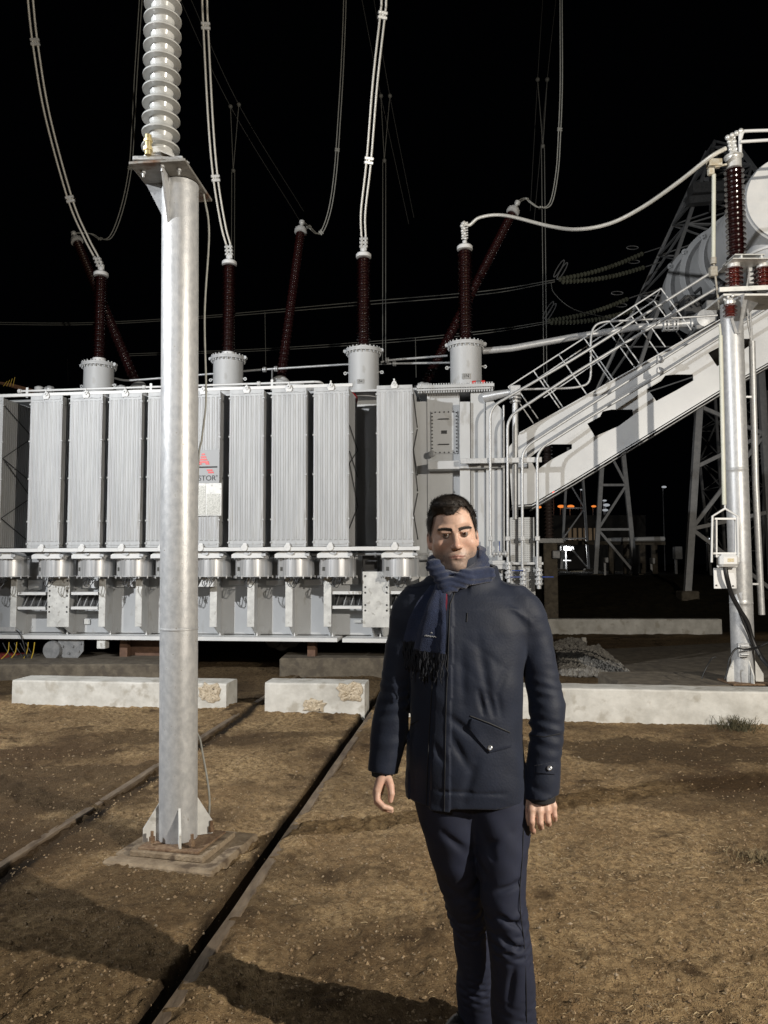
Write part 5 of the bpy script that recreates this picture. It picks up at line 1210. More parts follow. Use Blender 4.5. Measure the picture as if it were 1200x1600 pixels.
dr = empty('drive_rod', pc(1131, 800, -.25), 0, 'thin pale rod running down the left side of the right post to its lever frame', 'rod')
mb = MB(); mb.cyl(pc(1125.5, 508, -.3), pc(1127, 528, -.3), .013, 8); mb.tube([pc(1127, 526, -.3), pc(1132, 790, -.3)], .022, 12); mb.build('rod', RODP, dr)
mb = MB()
for side in (-1, 1):
    x0 = 1133+side*19.5
    mb.tube([pc(1133, 784, -.3), pc(1133, 796, -.3), pc(x0, 808, -.3), pc(x0+side*1.5, 880, -.3)], .012, 8)
mb.bar(pc(1116, 812, -.28), pc(1152, 812, -.28), .03, .02); mb.bar(pc(1114, 866, -.28), pc(1156, 866, -.28), .02, .02)
for a in (1119, 1149): mb.bar(pc(a, 811, -.27), pc(a, 872, -.27), .03, .015, (1, 0, 0))
mb.build('lever_frame', WHITE, dr)
bx = empty('switch_box', pc(1138, 876, -.25), 0, 'small white switch box with black cable mounted on the right post', 'switch box')
p, q = pc(1123, 867, -.28), pc(1153, 887, -.28); mb = MB(); mb.bbox((p.x, ya-.33, q.z), (q.x, ya-.2, p.z), .03); mb.bbox((p.x-.01, ya-.26, q.z-.01), (q.x+.01, ya-.24, p.z+.01), .01); mb.build('housing', WHITE, bx)
c_ = (p+q)/2; mb = MB(); mb.box((c_.x-.03, ya-.334, c_.z-.015), (c_.x+.035, ya-.329, c_.z+.02)); mb.build('label', pmat('ochre_label', (.55, .42, .20), (.7, .66, .5), 60, .6), bx)
p, q = pc(1114, 889, -.15), pc(1150, 921, -.15); mb = MB(); mb.bbox((p.x, ya-.17, q.z), (q.x, ya-.155, p.z), .003); mb.build('back_plate', WHITE, bx)
mb = MB()
for (a, b_) in ((1119, 916), (1145, 917)): mb.bolt((pc(a, b_, -.17).x, ya-.17, pc(a, b_, -.17).z), (0, -1, 0), .01, .008)
mb.build('screws', DARKM, bx)
# black control cables down the post
def blackcable(name, pts, r, label): mb = MB(); mb.tube(catmull(pts, 8), r, 10); tag(mb.build(name, BLACKR), label, 'cable')
blackcable('control_cable', [pc(1133, 888, -.27), pc(1136, 905, -.27), pc(1143, 930, -.22), pc(1156, 955, -.18), pc(1168, 975, -.15), pc(1175, 1000, -.13), pc(1190, 1030, -.2), pc(1215, 1055, -.4), pc(1240, 1066, -.5)], .024, 'thick black cable hanging from the switch box around the right post')
blackcable('control_cable', [pc(1140, 920, -.14), pc(1150, 945, -.16), pc(1166, 985, -.16), pc(1180, 1012, -.14), pc(1205, 1005, -.1), pc(1240, 1010, -.1)], .012, 'thinner black cable beside the thick one on the right post')
blackcable('control_cable', [pc(1188, 1012, -.2), pc(1165, 1016, -.3), pc(1150, 1015, -.28), pc(1140, 1030, -.3), pc(1136, 1050, -.3), pc(1132, 1063, -.3)], .010, 'thin black cable looping to the foot of the right post')
mb = MB(); p, q = pc(1152, 1006, -.14), pc(1170, 1028, -.14); mb.bbox((p.x, ya-.16, q.z), (q.x, ya-.11, p.z), .005)
for t in (.2, .5, .8): mb.tube([(p.x+.02, ya-.17, q.z+t*(p.z-q.z)), (q.x-.02, ya-.18, q.z+t*(p.z-q.z))], .012, 8)
tag(mb.build('cable_clamp', GALV), 'small metal cable clamp low on the right post', 'clamp')
# second rod at the right edge
sd = empty('conduit_pole', pc(1185, 962, .1), 0, 'thin steel conduit standing right of the right post', 'conduit')
mb = MB(); mb.tube([pc(1176, 535, .05), pc(1181, 760, .05), pc(1190, 962, .05)], .035, 14); mb.build('tube', GALV, sd)
mb = MB(); mb.tube([pc(1173, 490, .0), pc(1176, 536, .05)], .014, 8); mb.tube([pc(1167, 490, .0), pc(1175, 536, .05)], .010, 8); mb.bar(pc(1155, 622, .05), pc(1180, 622, .05), .04, .02); mb.bar(pc(1160, 914, .05), pc(1188, 914, .05), .04, .02)
mb.bbox(tuple(pc(1171, 445, -.02)), tuple(pc(1178, 422, .05)), .01); mb.tube([pc(1170, 494, -.05), pc(1166, 460, -.05), pc(1172, 425, -.05)], .012, 8); mb.build('brackets', GALV, sd)
blackcable('control_cable', [pc(1096, 1062, -.35), pc(1103, 1045, -.35), pc(1112, 1030, -.3), pc(1118, 1028, -.3)], .007, 'thin wire sprouting from the footing left of the right post')
# ================================================================== PERSON
import openvdb as vdb
DM = 2.45
MO = Vector((.28, DM, 0))
man = empty('person', MO, 0, 'dark-haired man in navy parka and blue scarf standing with arms at his sides', 'person')
def mx(px, dy=0.0): return (px-600)/F*(DM+dy)*1.0023-MO.x
def mz(py, dy=0.0): return P(600, py, DM+dy).z
def mp(px, py, dy=0.0): return np.array([mx(px, dy), dy, mz(py, dy)])
def grid(lo, hi, h):
    ax = [np.arange(lo[i_], hi[i_]+h, h, dtype=np.float32) for i_ in range(3)]
    X, Y, Z = np.meshgrid(*ax, indexing='ij'); return X, Y, Z
def ell(X, Y, Z, c, r):
    x, y, z = (X-c[0])/r[0], (Y-c[1])/r[1], (Z-c[2])/r[2]; k0 = np.sqrt(x*x+y*y+z*z)+1e-9
    k1 = np.sqrt((x/r[0])**2+(y/r[1])**2+(z/r[2])**2)+1e-9; return k0*(k0-1)/k1
def rcone(X, Y, Z, a, b, r0, r1, sq=(1, 1, 1)):
    a = np.asarray(a, dtype=np.float32); b = np.asarray(b, dtype=np.float32); d = b-a; L2 = float(d@d)+1e-9
    t = np.clip(((X-a[0])*d[0]+(Y-a[1])*d[1]+(Z-a[2])*d[2])/L2, 0, 1)
    q = np.sqrt(((X-a[0]-t*d[0])/sq[0])**2+((Y-a[1]-t*d[1])/sq[1])**2+((Z-a[2]-t*d[2])/sq[2])**2)
    return q-(r0+(r1-r0)*t)
def smin(a, b, k):
    h = np.clip(.5+.5*(b-a)/k, 0, 1); return b*(1-h)+a*h-k*h*(1-h)
def smax(a, b, k): return -smin(-a, -b, k)
def loft(X, Y, Z, keys):
    keys = sorted(keys); z = [k[0] for k in keys]; g = lambda j: np.interp(Z, z, [k[j] for k in keys]).astype(np.float32)
    cx, cy, a, b, n_ = g(1), g(2), g(3), g(4), g(5)
    return ((np.abs((X-cx)/a)**n_+np.abs((Y-cy)/b)**n_)**(1/n_)-1)*np.minimum(a, b)
def vmesh(vol, lo, h, name, mat, parent, smooth=True):
    vol = np.clip(vol, -4*h, 4*h).astype(np.float32)
    g = vdb.FloatGrid(4*h); g.copyFromArray(np.ascontiguousarray(vol)); pts, quads = g.convertToQuads(0.0)
    pts = pts*h+np.array(lo)
    v0, v1, v2 = pts[quads[:, 0]], pts[quads[:, 1]], pts[quads[:, 2]]
    if np.einsum('ij,ij->i', v0, np.cross(v1, v2)).sum() < 0: quads = quads[:, ::-1]
    return npmesh(name, pts, quads, mat, parent)
def keysof(rows, n_=2.3):
    """(py, left px, right px, half depth, centre y)"""
    out = []
    for r in rows:
        py, xl_, xr_, b_, cy = r[:5]; x0, x1 = mx(xl_, cy), mx(xr_, cy); out.append((mz(py, cy), (x0+x1)/2, cy, (x1-x0)/2, b_, r[5] if len(r) > 5 else n_))
    return out
TORSO = keysof([(868, 690, 748, .045, .02, 2), (893, 676, 762, .062, .02, 2), (912, 654, 786, .078, .015), (930, 636, 812, .095, .012), (950, 630, 824, .110, .005), (985, 632, 824, .122, 0), (1030, 636, 818, .130, -.004), (1080, 640, 812, .134, -.008), (1130, 639, 811, .134, -.008), (1180, 636, 814, .136, -.004), (1230, 633, 817, .140, 0), (1275, 637, 815, .140, 0)])
ARML = keysof([(922, 640, 672, .040, .015, 2), (940, 624, 668, .052, .015, 2), (965, 615, 664, .060, .015, 2), (1000, 607, 658, .060, .012, 2), (1050, 597, 648, .058, .010, 2), (1100, 589, 640, .056, .005, 2), (1140, 584, 635, .054, -.005, 2), (1180, 579, 626, .050, -.02, 2), (1212, 576, 617, .044, -.03, 2)])
ARMR = keysof([(915, 785, 815, .040, .01, 2), (935, 788, 834, .052, .01, 2), (960, 795, 848, .060, .005, 2), (1000, 803, 858, .060, 0, 2), (1050, 812, 868, .058, -.01, 2), (1100, 821, 876, .058, -.02, 2), (1145, 822, 874, .055, -.035, 2), (1200, 816, 868, .052, -.05, 2), (1250, 812, 865, .048, -.06, 2)])
LEGL = keysof([(1180, 650, 742, .10, .0, 2.2), (1225, 640, 745, .115, .0, 2.2), (1262, 648, 742, .110, .01, 2.1), (1300, 658, 742, .100, .015, 2), (1350, 671, 746, .092, .04, 2), (1400, 686, 750, .086, .08, 2), (1450, 699, 757, .082, .14, 2), (1510, 709, 763, .078, .20, 2), (1545, 706, 765, .076, .24, 2), (1598, 713, 768, .074, .29, 2)])
LEGR = keysof([(1180, 722, 808, .10, .0, 2.2), (1225, 722, 817, .115, .0, 2.2), (1262, 726, 819, .110, -.005, 2.1), (1300, 731, 820, .104, -.01, 2), (1350, 738, 818, .096, -.02, 2), (1400, 744, 815, .088, -.03, 2), (1450, 751, 818, .084, -.03, 2), (1510, 757, 822, .080, -.02, 2), (1600, 762, 824, .076, 0, 2), (1650, 760, 824, .078, 0, 2)])
def creases(X, Y, Z, lst):
    d = np.zeros_like(X)
    for (a, b_, r, amp) in lst:
        a = np.asarray(a, np.float32); b_ = np.asarray(b_, np.float32); q = b_-a
        t = np.clip(((X-a[0])*q[0]+(Y-a[1])*q[1]+(Z-a[2])*q[2])/float(q@q), 0, 1); s = ((X-a[0]-t*q[0])**2+(Y-a[1]-t*q[1])**2+(Z-a[2]-t*q[2])**2)/(r*r)
        d += amp*np.exp(-s)*(.35+.65*np.sin(math.pi*np.clip(t, .05, .95)))
    return d
# ---------------- jacket
FAB = pmat('navy_parka_fabric', (.0046, .0085, .0210), (.0065, .0115, .0275), 14, .66, 0, .10, 150, .05, spec=.32)
FAB.node_tree.nodes['Principled BSDF'].inputs['Sheen Weight'].default_value = .10
TRO = pmat('navy_trouser_cotton', (.0062, .0095, .0260), (.0088, .0130, .0340), 20, .8, 0, .08, 500)
SCF = pmat('dark_blue_wool', (.009, .017, .050), (.013, .024, .066), 60, .95, 0, .5, 420); SCF.node_tree.nodes['Principled BSDF'].inputs['Sheen Weight'].default_value = .25
BLK = pmat('black_knit', (.006, .006, .007), None, 8, .8)
h = .0042; lo = (-.40, -.22, mz(1280)); hi = (.36, .22, mz(862))
X, Y, Z = grid(lo, hi, h)
ft = loft(X, Y, Z, TORSO); zt_, zb_ = mz(872), mz(1270, -.135)
hem = zb_+.016*np.cos((X-mx(690))*9)*0+np.clip((mx(665)-X)/.08, 0, 1)*.015+np.clip((X-mx(790))/.06, 0, 1)*.002
ft = np.maximum(ft, hem-Z)
fl = np.maximum(loft(X, Y, Z, ARML), mz(1207, -.05)-Z+ (X-mx(598))*(-.12)); fr = np.maximum(loft(X, Y, Z, ARMR), mz(1247, -.085)-Z+(X-mx(838))*.12)
fl = np.maximum(fl, Z-mz(925)); fr = np.maximum(fr, Z-mz(918))
for (cxp, cyp, rr) in ((649, 957, .055), (812, 954, .056)): 
    c_ = mp(cxp, cyp, .01); ft = smin(ft, ell(X, Y, Z, c_, (rr, rr, rr*1.02)), .04)
kk = np.interp(Z, [mz(1040), mz(960)], [.004, .045]).astype(np.float32)
f = smin(ft, fl, kk); f = smin(f, fr, kk)
# soft padded lumps and pulled folds
wv = vnoise(X*7+3, Y*7, Z*5+7)*.010+vnoise(X*15+Z*6, Y*16, Z*13)*.006+np.clip(1-5*np.abs(vnoise(X*9+Z*13, Y*10, Z*8-X*5)), 0, 1)*.0045*np.clip(.5+3*vnoise(X*5, Y*5+4, Z*5), 0, 1)
el = lambda y0, y1, c_: np.exp(-((Z-(mz(y0)+mz(y1))/2)/((mz(y0)-mz(y1))*.6))**2)
sleeve = ((X > mx(818)) | (X < mx(636)))*1.0
zz_ = Z+.25*(X-mx(840))*np.where(X > 0, 1, -1)+.02*vnoise(X*9, Y*9, Z*6)
rg = 1-np.abs(2*((zz_*30+.8*vnoise(X*10, Y*10, Z*8)) % 1)-1)
rg = rg*np.clip(.5+2.2*vnoise(X*12+5, Y*9, Z*13), 0, 1.3); wv = wv+sleeve*el(1075, 1150, 0)*(rg-.3)*.013+sleeve*.004*(vnoise(X*10, Y*10, Z*38))
wv = wv+(1-sleeve)*.010*vnoise(X*5+.6*Z*9, Y*2, Z*9+5)*np.clip((mz(1010)-Z)/.1, 0, 1)
f = f+wv*np.clip((zt_-Z)/.06, .3, 1)
Yf = -.13
cr = [(mp(828, 958, Yf), mp(760, 1010, Yf), .012, .006), (mp(835, 985, Yf), mp(775, 1040, Yf), .011, .007), (mp(812, 1010, Yf), mp(772, 1085, Yf), .012, .006), (mp(745, 985, Yf), mp(760, 1090, Yf), .013, .005), (mp(720, 1010, Yf), mp(722, 1100, Yf), .014, .004),
      (mp(745, 1080, Yf), mp(752, 1115, Yf), .008, .006), (mp(760, 1085, Yf), mp(768, 1118, Yf), .008, .006), (mp(775, 1090, Yf), mp(781, 1122, Yf), .008, .005), (mp(700, 1120, Yf), mp(735, 1150, Yf), .012, .005), (mp(702, 1150, Yf), mp(728, 1200, Yf), .014, .005), (mp(740, 1190, Yf), mp(720, 1250, Yf), .016, .005),
      (mp(633, 960, Yf), mp(668, 1010, Yf), .012, .006), (mp(635, 990, Yf), mp(655, 1060, Yf), .011, .006), (mp(640, 1100, Yf), mp(660, 1130, Yf), .009, .004), (mp(672, 1160, Yf), mp(692, 1190, Yf), .01, .005), (mp(700, 935, Yf), mp(760, 925, -.1), .014, -.004), (mp(780, 930, -.1), mp(830, 975, -.08), .012, -.004),
      (mp(640, 1235, Yf), mp(812, 1243, Yf), .006, .003)]
f = f+1.7*creases(X, Y, Z, cr)
# placket step
xa_ = np.interp(Z, [mz(1270), mz(1160), mz(1060), mz(960)], [mx(664.5), mx(669), mx(675), mx(684)]); xb_ = np.interp(Z, [mz(1270), mz(1115), mz(1040), mz(960)], [mx(693), mx(696), mx(699), mx(702)])
inp = (X > xa_) & (X < xb_) & (Y < -.04); f = f-np.where(inp, .005, 0)
# collar: open stand-up band round the neck
ck = keysof([(868, 676, 768, .078, .03, 2), (895, 672, 774, .082, .022, 2), (925, 664, 780, .086, .015, 2)])
col_ = np.abs(loft(X, Y, Z, ck))-.0075; col_ = np.maximum(np.maximum(col_, Z-mz(890)-.16*np.clip(Y, -.1, .1)+.35*np.clip(-(X-mx(735)), -.02, .08)), mz(935)-Z)
col_ = np.maximum(col_, .0-np.hypot((X-mx(705))/.05, (Y+.09)/.09)*.05+.05)
f = smin(f, col_, .008)
jk = vmesh(f, lo, h, 'jacket', FAB, man)
jk['label'] = 'dark navy hip-length parka with slanted flap pockets'
JB = BVHTree.FromPolygons([v.co+MO for v in jk.data.vertices], [tuple(p.vertices) for p in jk.data.polygons])
CAM = Vector((0, 0, CH))
def surf(px, py, off=0.0, bvh=None, fallback=-.14):
    d = ray(px, py).normalized(); loc, nrm, _, _ = (bvh or JB).ray_cast(CAM, d)
    if loc is None or loc.y > DM+.09: loc = P(px, py, DM+fallback*.3); nrm = Vector((0, -1, 0))
    if nrm.dot(d) > 0: nrm = -nrm
    return loc-d*off
def inpoly_patch(name, pts, mat, parent, off, th, n_=9, bulge=0.0):
    """patch lying on the jacket: bilinear-ish fan between a polygon boundary and its centre"""
    pts = [Vector((a, b_)) for a, b_ in pts]; dense = []
    for i_ in range(len(pts)):
        a, b_ = pts[i_], pts[(i_+1) % len(pts)]; k = max(2, int((b_-a).length/4))
        dense += [a.lerp(b_, j/k) for j in range(k)]
    c_ = sum(pts, Vector((0, 0)))/len(pts); N = len(dense); rings = [1, .96, .8, .55, .3]
    vs = [surf(p.x, p.y, -.002) for p in dense]
    for q in rings:
        for p in dense: s_ = c_+(p-c_)*q; vs.append(surf(s_.x, s_.y, off if q < 1 else off*.75))
    vs.append(surf(c_.x, c_.y, off)); fs = []
    for r in range(len(rings)):
        for i_ in range(N): fs.append((r*N+i_, r*N+(i_+1) % N, (r+1)*N+(i_+1) % N, (r+1)*N+i_))
    e = len(rings)*N
    for i_ in range(N): fs.append((e+i_, e+(i_+1) % N, len(vs)-1))
    mb = MB(); mb.raw(vs, fs, True); return mb.build(name, mat, parent)
def seam(pts, r, name='seam', mat=None, parent=None, off=.001, mb=None):
    q = []
    for (a, b_) in zip(pts[:-1], pts[1:]):
        k = max(2, int(math.hypot(b_[0]-a[0], b_[1]-a[1])/5)); q += [surf(a[0]+(b_[0]-a[0])*j/k, a[1]+(b_[1]-a[1])*j/k, off) for j in range(k)]
    q.append(surf(*pts[-1], off)); m_ = mb or MB(); m_.tube(q, r, 6)
    if mb is None: return m_.build(name, mat, parent)
DSEAM = pmat('dark_seam', (.004, .005, .008), None, 8, .7)
for sm_ in ([(675, 1064), (669, 1160), (664.5, 1268)], [(716, 912), (703, 945), (699, 1040), (696, 1115), (693, 1268)]): seam(sm_, .0016, 'zip_seam', DSEAM, jk)
seam([(734, 1119), (765, 1131), (796, 1145)], .0022, 'pocket_seam', DSEAM, jk, .001)
seam([(640, 1133), (653, 1126)], .0016, 'pocket_seam', DSEAM, jk)
seam([(730, 958), (729, 972)], .0016, 'chest_zip', DSEAM, jk)
seam([(826, 1149), (850, 1152), (874, 1147)], .0016, 'sleeve_seam', DSEAM, jk)
inpoly_patch('pocket_flap', [(736, 1123), (766, 1135), (797, 1150), (799, 1168), (764, 1177), (747, 1158), (731, 1138)], FAB, jk, .007, .004)
inpoly_patch('cuff_tab', [(834, 1197), (866, 1191), (870, 1199), (866, 1211), (834, 1208)], FAB, jk, .005, .004)
SNAP = pmat('pewter_snap', (.35, .36, .38), (.5, .5, .5), 200, .35, .8)
for (a, b_) in ((764.5, 1169), (857.5, 1201)):
    c_ = surf(a, b_, .008); n_ = (CAM-c_).normalized(); mb = MB(); mb.lathe([(.006, -.003), (.0075, 0), (.0075, .002), (.0055, .0035), (.001, .003)], c_, n_, n=18); mb.build('snap_button', SNAP, jk)
# inner knit cuffs
for (a, b_, dy, rr) in ((596.5, 1209, -.03, .033), (838.5, 1249, -.06, .043)):
    c_ = mp(a, b_, dy); mb = MB(); mb.lathe([(rr*.8, -.006), (rr, -.004), (rr*1.02, .02), (rr*.9, .03)], MO+Vector(c_), n=26); mb.build('inner_cuff', BLK, jk)
# ---------------- trousers
lo = (-.24, -.16, .035); hi = (.24, .40, mz(1188)); h = .0042
X, Y, Z = grid(lo, hi, h)
a_, b_ = loft(X, Y, Z, LEGL), loft(X, Y, Z, LEGR); k_ = np.interp(Z, [mz(1340), mz(1270)], [.004, .03]).astype(np.float32)
f = smin(a_, b_, k_)
kn = np.exp(-((Z-mz(1455))/.09)**2); an = np.exp(-((Z-mz(1600))/.09)**2)
q_ = Z*34+X*12+1.1*vnoise(X*9, Y*9, Z*7); rg = 1-np.abs(2*(q_ % 1)-1)
q2 = Z*26-X*16+1.2*vnoise(X*8+5, Y*8, Z*6); rg2 = 1-np.abs(2*(q2 % 1)-1)
msk = np.clip(.35+2.4*vnoise(X*9, Y*9, Z*11+2), 0, 1.2); f = f+(kn*.011+an*.008)*(rg*rg2-.25)*msk+.012*vnoise(X*7, Y*7, Z*5)+.006*vnoise(X*15+Z*14, Y*17, Z*12)+np.clip(1-5*np.abs(vnoise(X*10+Z*12, Y*10, Z*9-X*7+3)), 0, 1)*.005*np.clip(.4+3*vnoise(X*6, Y*5+4, Z*6), 0, 1)
Yl = -.10
cr = [(mp(740, 1290, -.1), mp(765, 1340, -.1), .012, .006), (mp(690, 1300, -.08), mp(735, 1345, -.08), .012, .006), (mp(745, 1330, -.1), mp(790, 1300, -.1), .012, .004), (mp(768, 1395, -.11), mp(812, 1375, -.1), .010, .006), (mp(765, 1430, -.11), mp(812, 1450, -.1), .009, .008), (mp(760, 1455, -.11), mp(800, 1480, -.1), .009, .008), (mp(780, 1440, -.11), mp(815, 1425, -.1), .008, -.005), (mp(688, 1400, -.05), mp(730, 1375, -.05), .009, .006), (mp(700, 1440, -.03), mp(745, 1420, -.05), .010, .006), (mp(795, 1500, -.1), mp(785, 1570, -.08), .012, .005), (mp(775, 1500, -.1), mp(765, 1590, -.08), .010, .004)]
f = f+1.7*creases(X, Y, Z, cr); f = np.maximum(np.maximum(f, Z-mz(1196)), .055-Z)
tr_ = vmesh(f, lo, h, 'trousers', TRO, man); TB_ = BVHTree.FromPolygons([v.co+MO for v in tr_.data.vertices], [tuple(p.vertices) for p in tr_.data.polygons])
q = [surf(a, b2, .0005, TB_) for a, b2 in ((817, 1290), (815, 1340), (811, 1390), (812, 1430), (817, 1470), (820, 1530), (821, 1598))]; mb = MB(); mb.tube(catmull(q, 4), .0016, 6); mb.build('side_seam', DSEAM, tr_)
# ---------------- shoes
SHOE = pmat('black_shoe_leather', (.010, .010, .011), None, 8, .35)
def shoe(ax, ay, ang, name='shoe'):
    lo = (-.08, -.22, 0.0); X, Y, Z = grid(lo, (.08, .11, .13), .004)
    f = smin(rcone(X, Y, Z, (0, .05, .045), (0, -.07, .035), .036, .040, (1, 1, .85)), rcone(X, Y, Z, (0, -.06, .032), (.006, -.155, .026), .040, .028, (1, 1, .8)), .02)
    f = smin(f, rcone(X, Y, Z, (0, .03, .05), (0, .045, .12), .034, .036), .03)
    f = smin(f, np.maximum(np.abs(Z-.010)-.010, rcone(X, Y, Z*0, (0, .055, 0), (.004, -.145, 0), .036, .040)), .004)
    f = np.maximum(f, .001-Z); o = vmesh(f, lo, .004, name, SHOE, man); o.location = (ax, ay, .002); o.rotation_euler = (0, 0, ang)
    mb = MB()
    for k in range(4): y = -.03-.018*k; z = .088-.009*k; mb.tube([(-.02, y, z), (0, y-.004, z+.008), (.02, y, z)], .0028, 6)
    mb.tube(catmull([(0, -.02, .10), (-.03, -.05, .10), (-.045, -.03, .075), (-.01, -.02, .09)], 5), .0022, 6); mb.tube(catmull([(0, -.02, .10), (.03, -.05, .095), (.04, -.03, .075)], 5), .0022, 6)
    mb.build('laces', BLK, o, local=True); return o
shoe(mx(736, .29), .30, R(-55)); shoe(mx(793, 0), .01, R(6))
# ---------------- head
EYE = mp(710.4, 834.8, -.035); EYE[1] = -.045            # point between the eyes, on the face side
ROLL = R(-4.0); CY0 = EYE[1]+.078                        # head axis y
cr_, sr_ = math.cos(ROLL), math.sin(ROLL)
def tohead(X, Y, Z):
    x, y, z = X-EYE[0], Y-CY0, Z-EYE[2]
    return x*cr_-z*sr_, y, x*sr_+z*cr_
def fromhead(p): x, y, z = p; return Vector((x*cr_+z*sr_+EYE[0], y+CY0, -x*sr_+z*cr_+EYE[2]))
lo = (EYE[0]-.105, CY0-.145, EYE[2]-.225); hi = (EYE[0]+.105, CY0+.125, EYE[2]+.15); h = .0017
X, Y, Z = grid(lo, hi, h); x, y, z = tohead(X, Y, Z); ax_ = np.abs(x)
f = ell(x, y, z, (0, .008, .032), (.0735, .094, .088))
f = smin(f, ell(x, y, z, (0, -.026, -.028), (.067, .060, .078)), .025)
f = smin(f, ell(ax_, y, z, (.0425, -.008, -.057), (.024, .045, .031)), .025)       # jaw corners
f = smin(f, ell(x, y, z, (0, -.062, -.100), (.030, .026, .022)), .022)            # chin
f = smin(f, rcone(ax_, y, z, (.008, -.088, .0115), (.046, -.074, .0175), .0105, .0105), .012)   # brow
f = smin(f, ell(ax_, y, z, (.045, -.056, -.030), (.021, .022, .019)), .020)       # cheekbone
f = smax(f, -ell(ax_, y, z, (.030, -.107, -.001), (.0200, .0265, .0110)), .010)    # eye sockets
f = smin(f, rcone(x, y, z, (0, -.088, .006), (0, -.106, -.034), .0075, .0095), .010)        # nose
f = smin(f, ell(x, y, z, (0, -.108, -.040), (.0120, .0115, .0100)), .006)
f = smin(f, ell(ax_, y, z, (.0140, -.097, -.042), (.0075, .010, .0078)), .005)
f = smax(f, -ell(ax_, y, z, (.0068, -.1075, -.0495), (.0036, .0050, .0030)), .002)
f = smin(f, ell(x, y, z, (0, -.070, -.070), (.034, .021, .024)), .016)            # muzzle
f = smin(f, rcone(ax_, y, z, (.003, -.0905, -.0670), (.0265, -.0800, -.0722), .0036, .0014), .005)   # upper lip
f = smin(f, rcone(ax_, y, z, (.000, -.0895, -.0755), (.0240, -.0800, -.0735), .0046, .0014), .005)   # lower lip
f = smax(f, -rcone(ax_, y, z, (0, -.0945, -.0710), (.0290, -.0820, -.0735), .0013, .0012), .0015)   # mouth line
f = smax(f, -ell(x, y, z, (0, -.092, -.086), (.018, .006, .0045)), .006)
f = smax(f, -rcone(ax_, y, z, (.020, -.098, -.045), (.034, -.088, -.068), .0022, .0018), .007)      # nasolabial
f = smax(f, -rcone(ax_, y, z, (.006, -.0985, .016), (.0055, -.096, .026), .0012, .0012), .004)      # frown
# eyelids: thin shells over the eyeballs, open by a slit
eb = ell(ax_, y, z, (.0292, -.0785, .0012), (.0150, .0137, .0105))
slit = np.maximum(np.abs(ax_-.0292)-.0135, np.abs(z+.0004-.10*(ax_-.0292))-.0028*np.sqrt(np.clip(1-((ax_-.0292)/.0138)**2, 0, 1)))
f = smin(f, eb, .003); f = smax(f, -np.maximum(slit, ell(ax_, y, z, (.0292, -.090, -.001), (.018, .014, .012))), .0012)
f = smin(f, rcone(ax_, y, z, (.0175, -.0930, .0052), (.0430, -.0855, .0072), .0030, .0026), .004)   # upper lid fold
# ears
ex = ax_-.0745; eyy = y-.004; ez = z+.014; ea = .35
u = ex*math.cos(ea)-eyy*math.sin(ea)*.5; ear = ell(ax_, y, z, (.0755, .010, -.012), (.0095, .0175, .0300)); ear = smin(ear, ell(ax_, y, z, (.0715, .004, -.034), (.0085, .0105, .0110)), .008)
ear = smax(ear, -ell(ax_, y, z, (.0855, .000, -.010), (.0070, .0110, .0190)), .003)
f = smin(f, ear, .005)
f = smin(f, rcone(x, y, z, (0, .020, -.06), (0, .035, -.20), .058, .062), .02)    # neck
f = f+.0006*vnoise(x*160, y*160, z*160)
head_vol = (f, lo, h)
# ---------------- hands
def hand(lo, hi, fn, h=.0016):
    X, Y, Z = grid(lo, hi, h); return fn(X, Y, Z), lo, h
def chain(X, Y, Z, pts, rs, f=None, k=.003):
    for i_ in range(len(pts)-1):
        c_ = rcone(X, Y, Z, pts[i_], pts[i_+1], rs[i_], rs[i_+1]); f = c_ if f is None else smin(f, c_, .0015)
    return f
def handR(X, Y, Z):   # his left hand, back of the hand towards the camera
    w_ = mp(839, 1238, -.055); kn_ = [mp(824, 1266, -.085), mp(835.5, 1268.5, -.088), mp(847, 1267, -.084), mp(857, 1261, -.076)]
    f = rcone(X, Y, Z, mp(839, 1200, -.05), w_, .028, .026, (1, .8, 1))
    for k_, r in zip(kn_, (.0135, .0135, .013, .012)): f = smin(f, rcone(X, Y, Z, w_+np.array([(k_[0]-w_[0])*.55, 0, 0]), k_, .0165, r, (1, .9, 1)), .008)
    tips = [[mp(823.5, 1284, -.096), mp(825, 1297, -.080), mp(826, 1300, -.066)], [mp(836.5, 1286, -.096), mp(838, 1293, -.074), mp(838, 1290, -.056)], [mp(848.5, 1283, -.092), mp(849.5, 1288, -.070), mp(849, 1285, -.054)], [mp(858.5, 1275, -.082), mp(859, 1281, -.064), mp(858.5, 1279, -.050)]]
    for k_, t, r in zip(kn_, tips, (.0102, .0102, .0098, .0086)):
        c_ = chain(X, Y, Z, [k_]+t, [r*1.08, r, r*.88, r*.78]); f = smin(f, c_, .0035)
    c_ = chain(X, Y, Z, [mp(822, 1246, -.055), mp(817, 1262, -.065), mp(816.5, 1276, -.068), mp(818.5, 1287, -.064)], [.015, .0115, .0102, .0078]); return smin(f, c_, .006)
